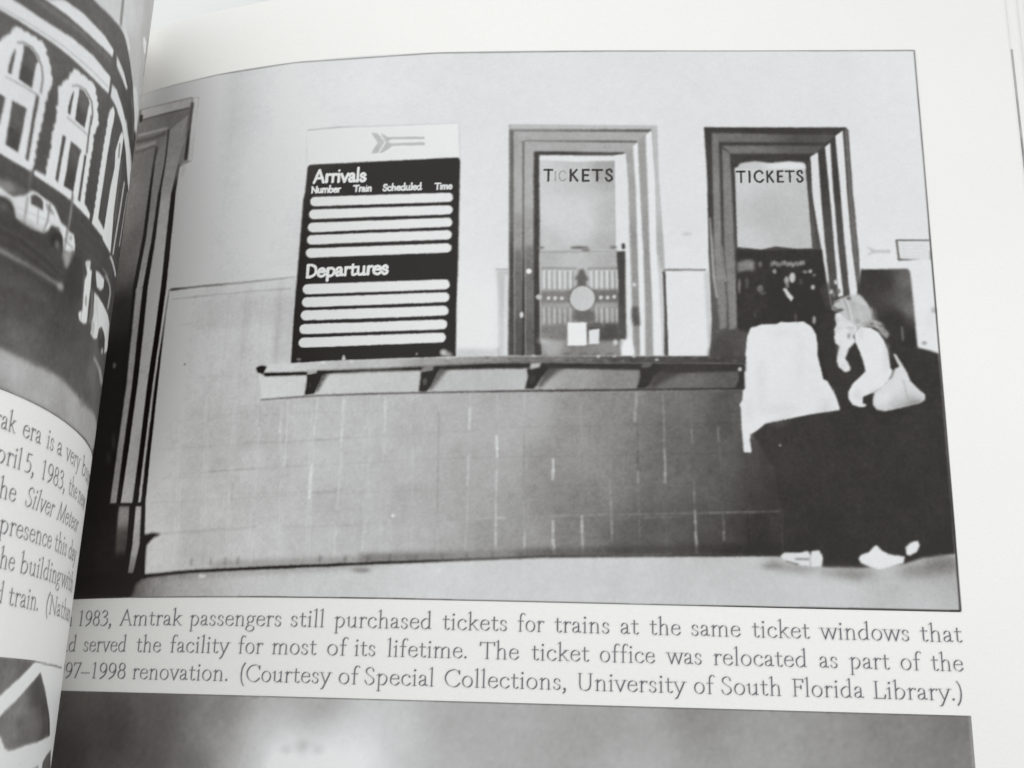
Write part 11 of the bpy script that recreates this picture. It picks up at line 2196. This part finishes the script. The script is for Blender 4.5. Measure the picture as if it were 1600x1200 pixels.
main = emit(cv, 'R', None, WR, SR_, .035, 'photograph_print', "printed photograph of two people at station ticket windows", LABR, book)

# lower photograph on the right page
cv = Canvas(-151.0, .35, -208.0, YPIC[2] + .35, .3, 150.0)
run_ops(cv, OPS_B); grain(cv, 2.2, 1, 5)
V = cv.V; jj, ii = np.meshgrid(np.arange(cv.ny), np.arange(cv.nu), indexing='ij')
U_ = cv.u0 + np.arange(cv.nu) * cv.step; Y_ = cv.y0 + np.arange(cv.ny) * cv.step
cv.mask = ((U_[None] <= .05) & (Y_[:, None] <= YPIC[2]) & (Y_[:, None] >= -207.8))
emit(cv, 'R', None, WR, SR_, .035, 'photograph_print', "top of the lower photograph, a dim hall with a glowing lamp", {}, book)

# narrow strip of grey bands on the sheet beneath
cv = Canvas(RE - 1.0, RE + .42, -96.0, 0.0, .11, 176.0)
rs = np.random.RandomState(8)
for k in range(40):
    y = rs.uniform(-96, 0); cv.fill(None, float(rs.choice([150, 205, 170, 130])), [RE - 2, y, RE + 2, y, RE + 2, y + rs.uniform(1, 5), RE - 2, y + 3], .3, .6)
emit(cv, 'R', None, WR, SR_, -.10, 'photograph_print', "narrow strip of grey bands on the sheet beneath", {}, book)

# left page photographs, blacks lifted so the ink colour carries the page sheen
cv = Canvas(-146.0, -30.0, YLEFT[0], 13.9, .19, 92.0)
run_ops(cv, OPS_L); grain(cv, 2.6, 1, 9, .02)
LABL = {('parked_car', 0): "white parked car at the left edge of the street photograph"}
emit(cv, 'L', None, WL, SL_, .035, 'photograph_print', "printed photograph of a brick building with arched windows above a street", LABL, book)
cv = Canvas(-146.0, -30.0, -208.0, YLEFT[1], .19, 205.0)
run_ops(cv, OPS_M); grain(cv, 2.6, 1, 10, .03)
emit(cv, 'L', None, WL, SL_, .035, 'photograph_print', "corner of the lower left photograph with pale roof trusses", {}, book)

# caption lines
XH = 1.55
def caption(side, words, keys, labels, white, step, sheen, inkv, xh=XH):
    for key in keys:
        ws = [w_ for w_ in words if w_[0] == key]
        yb = YL[key]
        ua = min(min(a, b) for _, _, a, b in ws) - .5; ub = max(max(a, b) for _, _, a, b in ws) + .6
        c = Canvas(ua, ub, yb - 1.5, yb + 3.2, step, 255)
        dens = np.zeros(c.V.shape)
        for _, t, a, b in ws:
            draw_word(c, t, a, b, yb, xh, 0, .075, density=dens, gap=.07)
        k = white
        V = dens
        rel = 1 - V * (1 - inkv)
        col = np.stack([rel + .012 * V, rel, rel + .03 * V], -1).reshape(-1, 3)
        U = c.u0 + np.arange(c.nu) * step; Y = c.y0 + np.arange(c.ny) * step
        UU, YY = np.meshgrid(U, Y)
        pos = surf(side, UU.ravel(), YY.ravel(), .03)
        i = np.arange(c.ny - 1)[:, None] * c.nu + np.arange(c.nu - 1)[None]
        F = np.stack([i, i + 1, i + 1 + c.nu, i + c.nu], -1).reshape(-1, 4)
        q = V > .001
        keep = (q[:-1, :-1] | q[1:, :-1] | q[:-1, 1:] | q[1:, 1:]).ravel()
        vi, inv = np.unique(F[keep], return_inverse=True)
        mesh_object("text_line", pos[vi], inv.reshape(-1, 4), MAT_PRINT, book, col[vi], labels[key])
caption('R', WORDS, ['T1', 'T2', 'T3'], {'T1': "first caption line, from 1983 to ticket windows that", 'T2': "second caption line, served the facility for most of its lifetime", 'T3': "third caption line, the courtesy credit to the university library"}, WR, .10, SR_, .075)
caption('L', LWORDS, ['L%d' % k for k in range(1, 7)], {'L1': "left page caption line reading era is a very", 'L2': "left page caption line reading April 5, 1983", 'L3': "left page caption line with italic train name", 'L4': "left page caption line reading presence this", 'L5': "left page caption line reading the building", 'L6': "last left page caption line ending in train"}, WL, .11, SL_, .09)

# ------------------------------------------------------------------ tabletop
t = .9
zt = min((o.matrix_world @ Vector(v.co)).z for o in book.children if o.name.startswith('cover') for v in o.data.vertices) - .0003
me_v = [(-t, -t, zt), (t, -t, zt), (t, t, zt), (-t, t, zt), (-t, -t, zt - .025), (t, -t, zt - .025), (t, t, zt - .025), (-t, t, zt - .025)]
tb = mesh_object("tabletop", me_v, [(0, 1, 2, 3), (7, 6, 5, 4), (0, 4, 5, 1), (1, 5, 6, 2), (2, 6, 7, 3), (3, 7, 4, 0)], MAT_TABLE, None, kind="structure", smooth=False)
tb["label"] = "plain white tabletop behind the book"
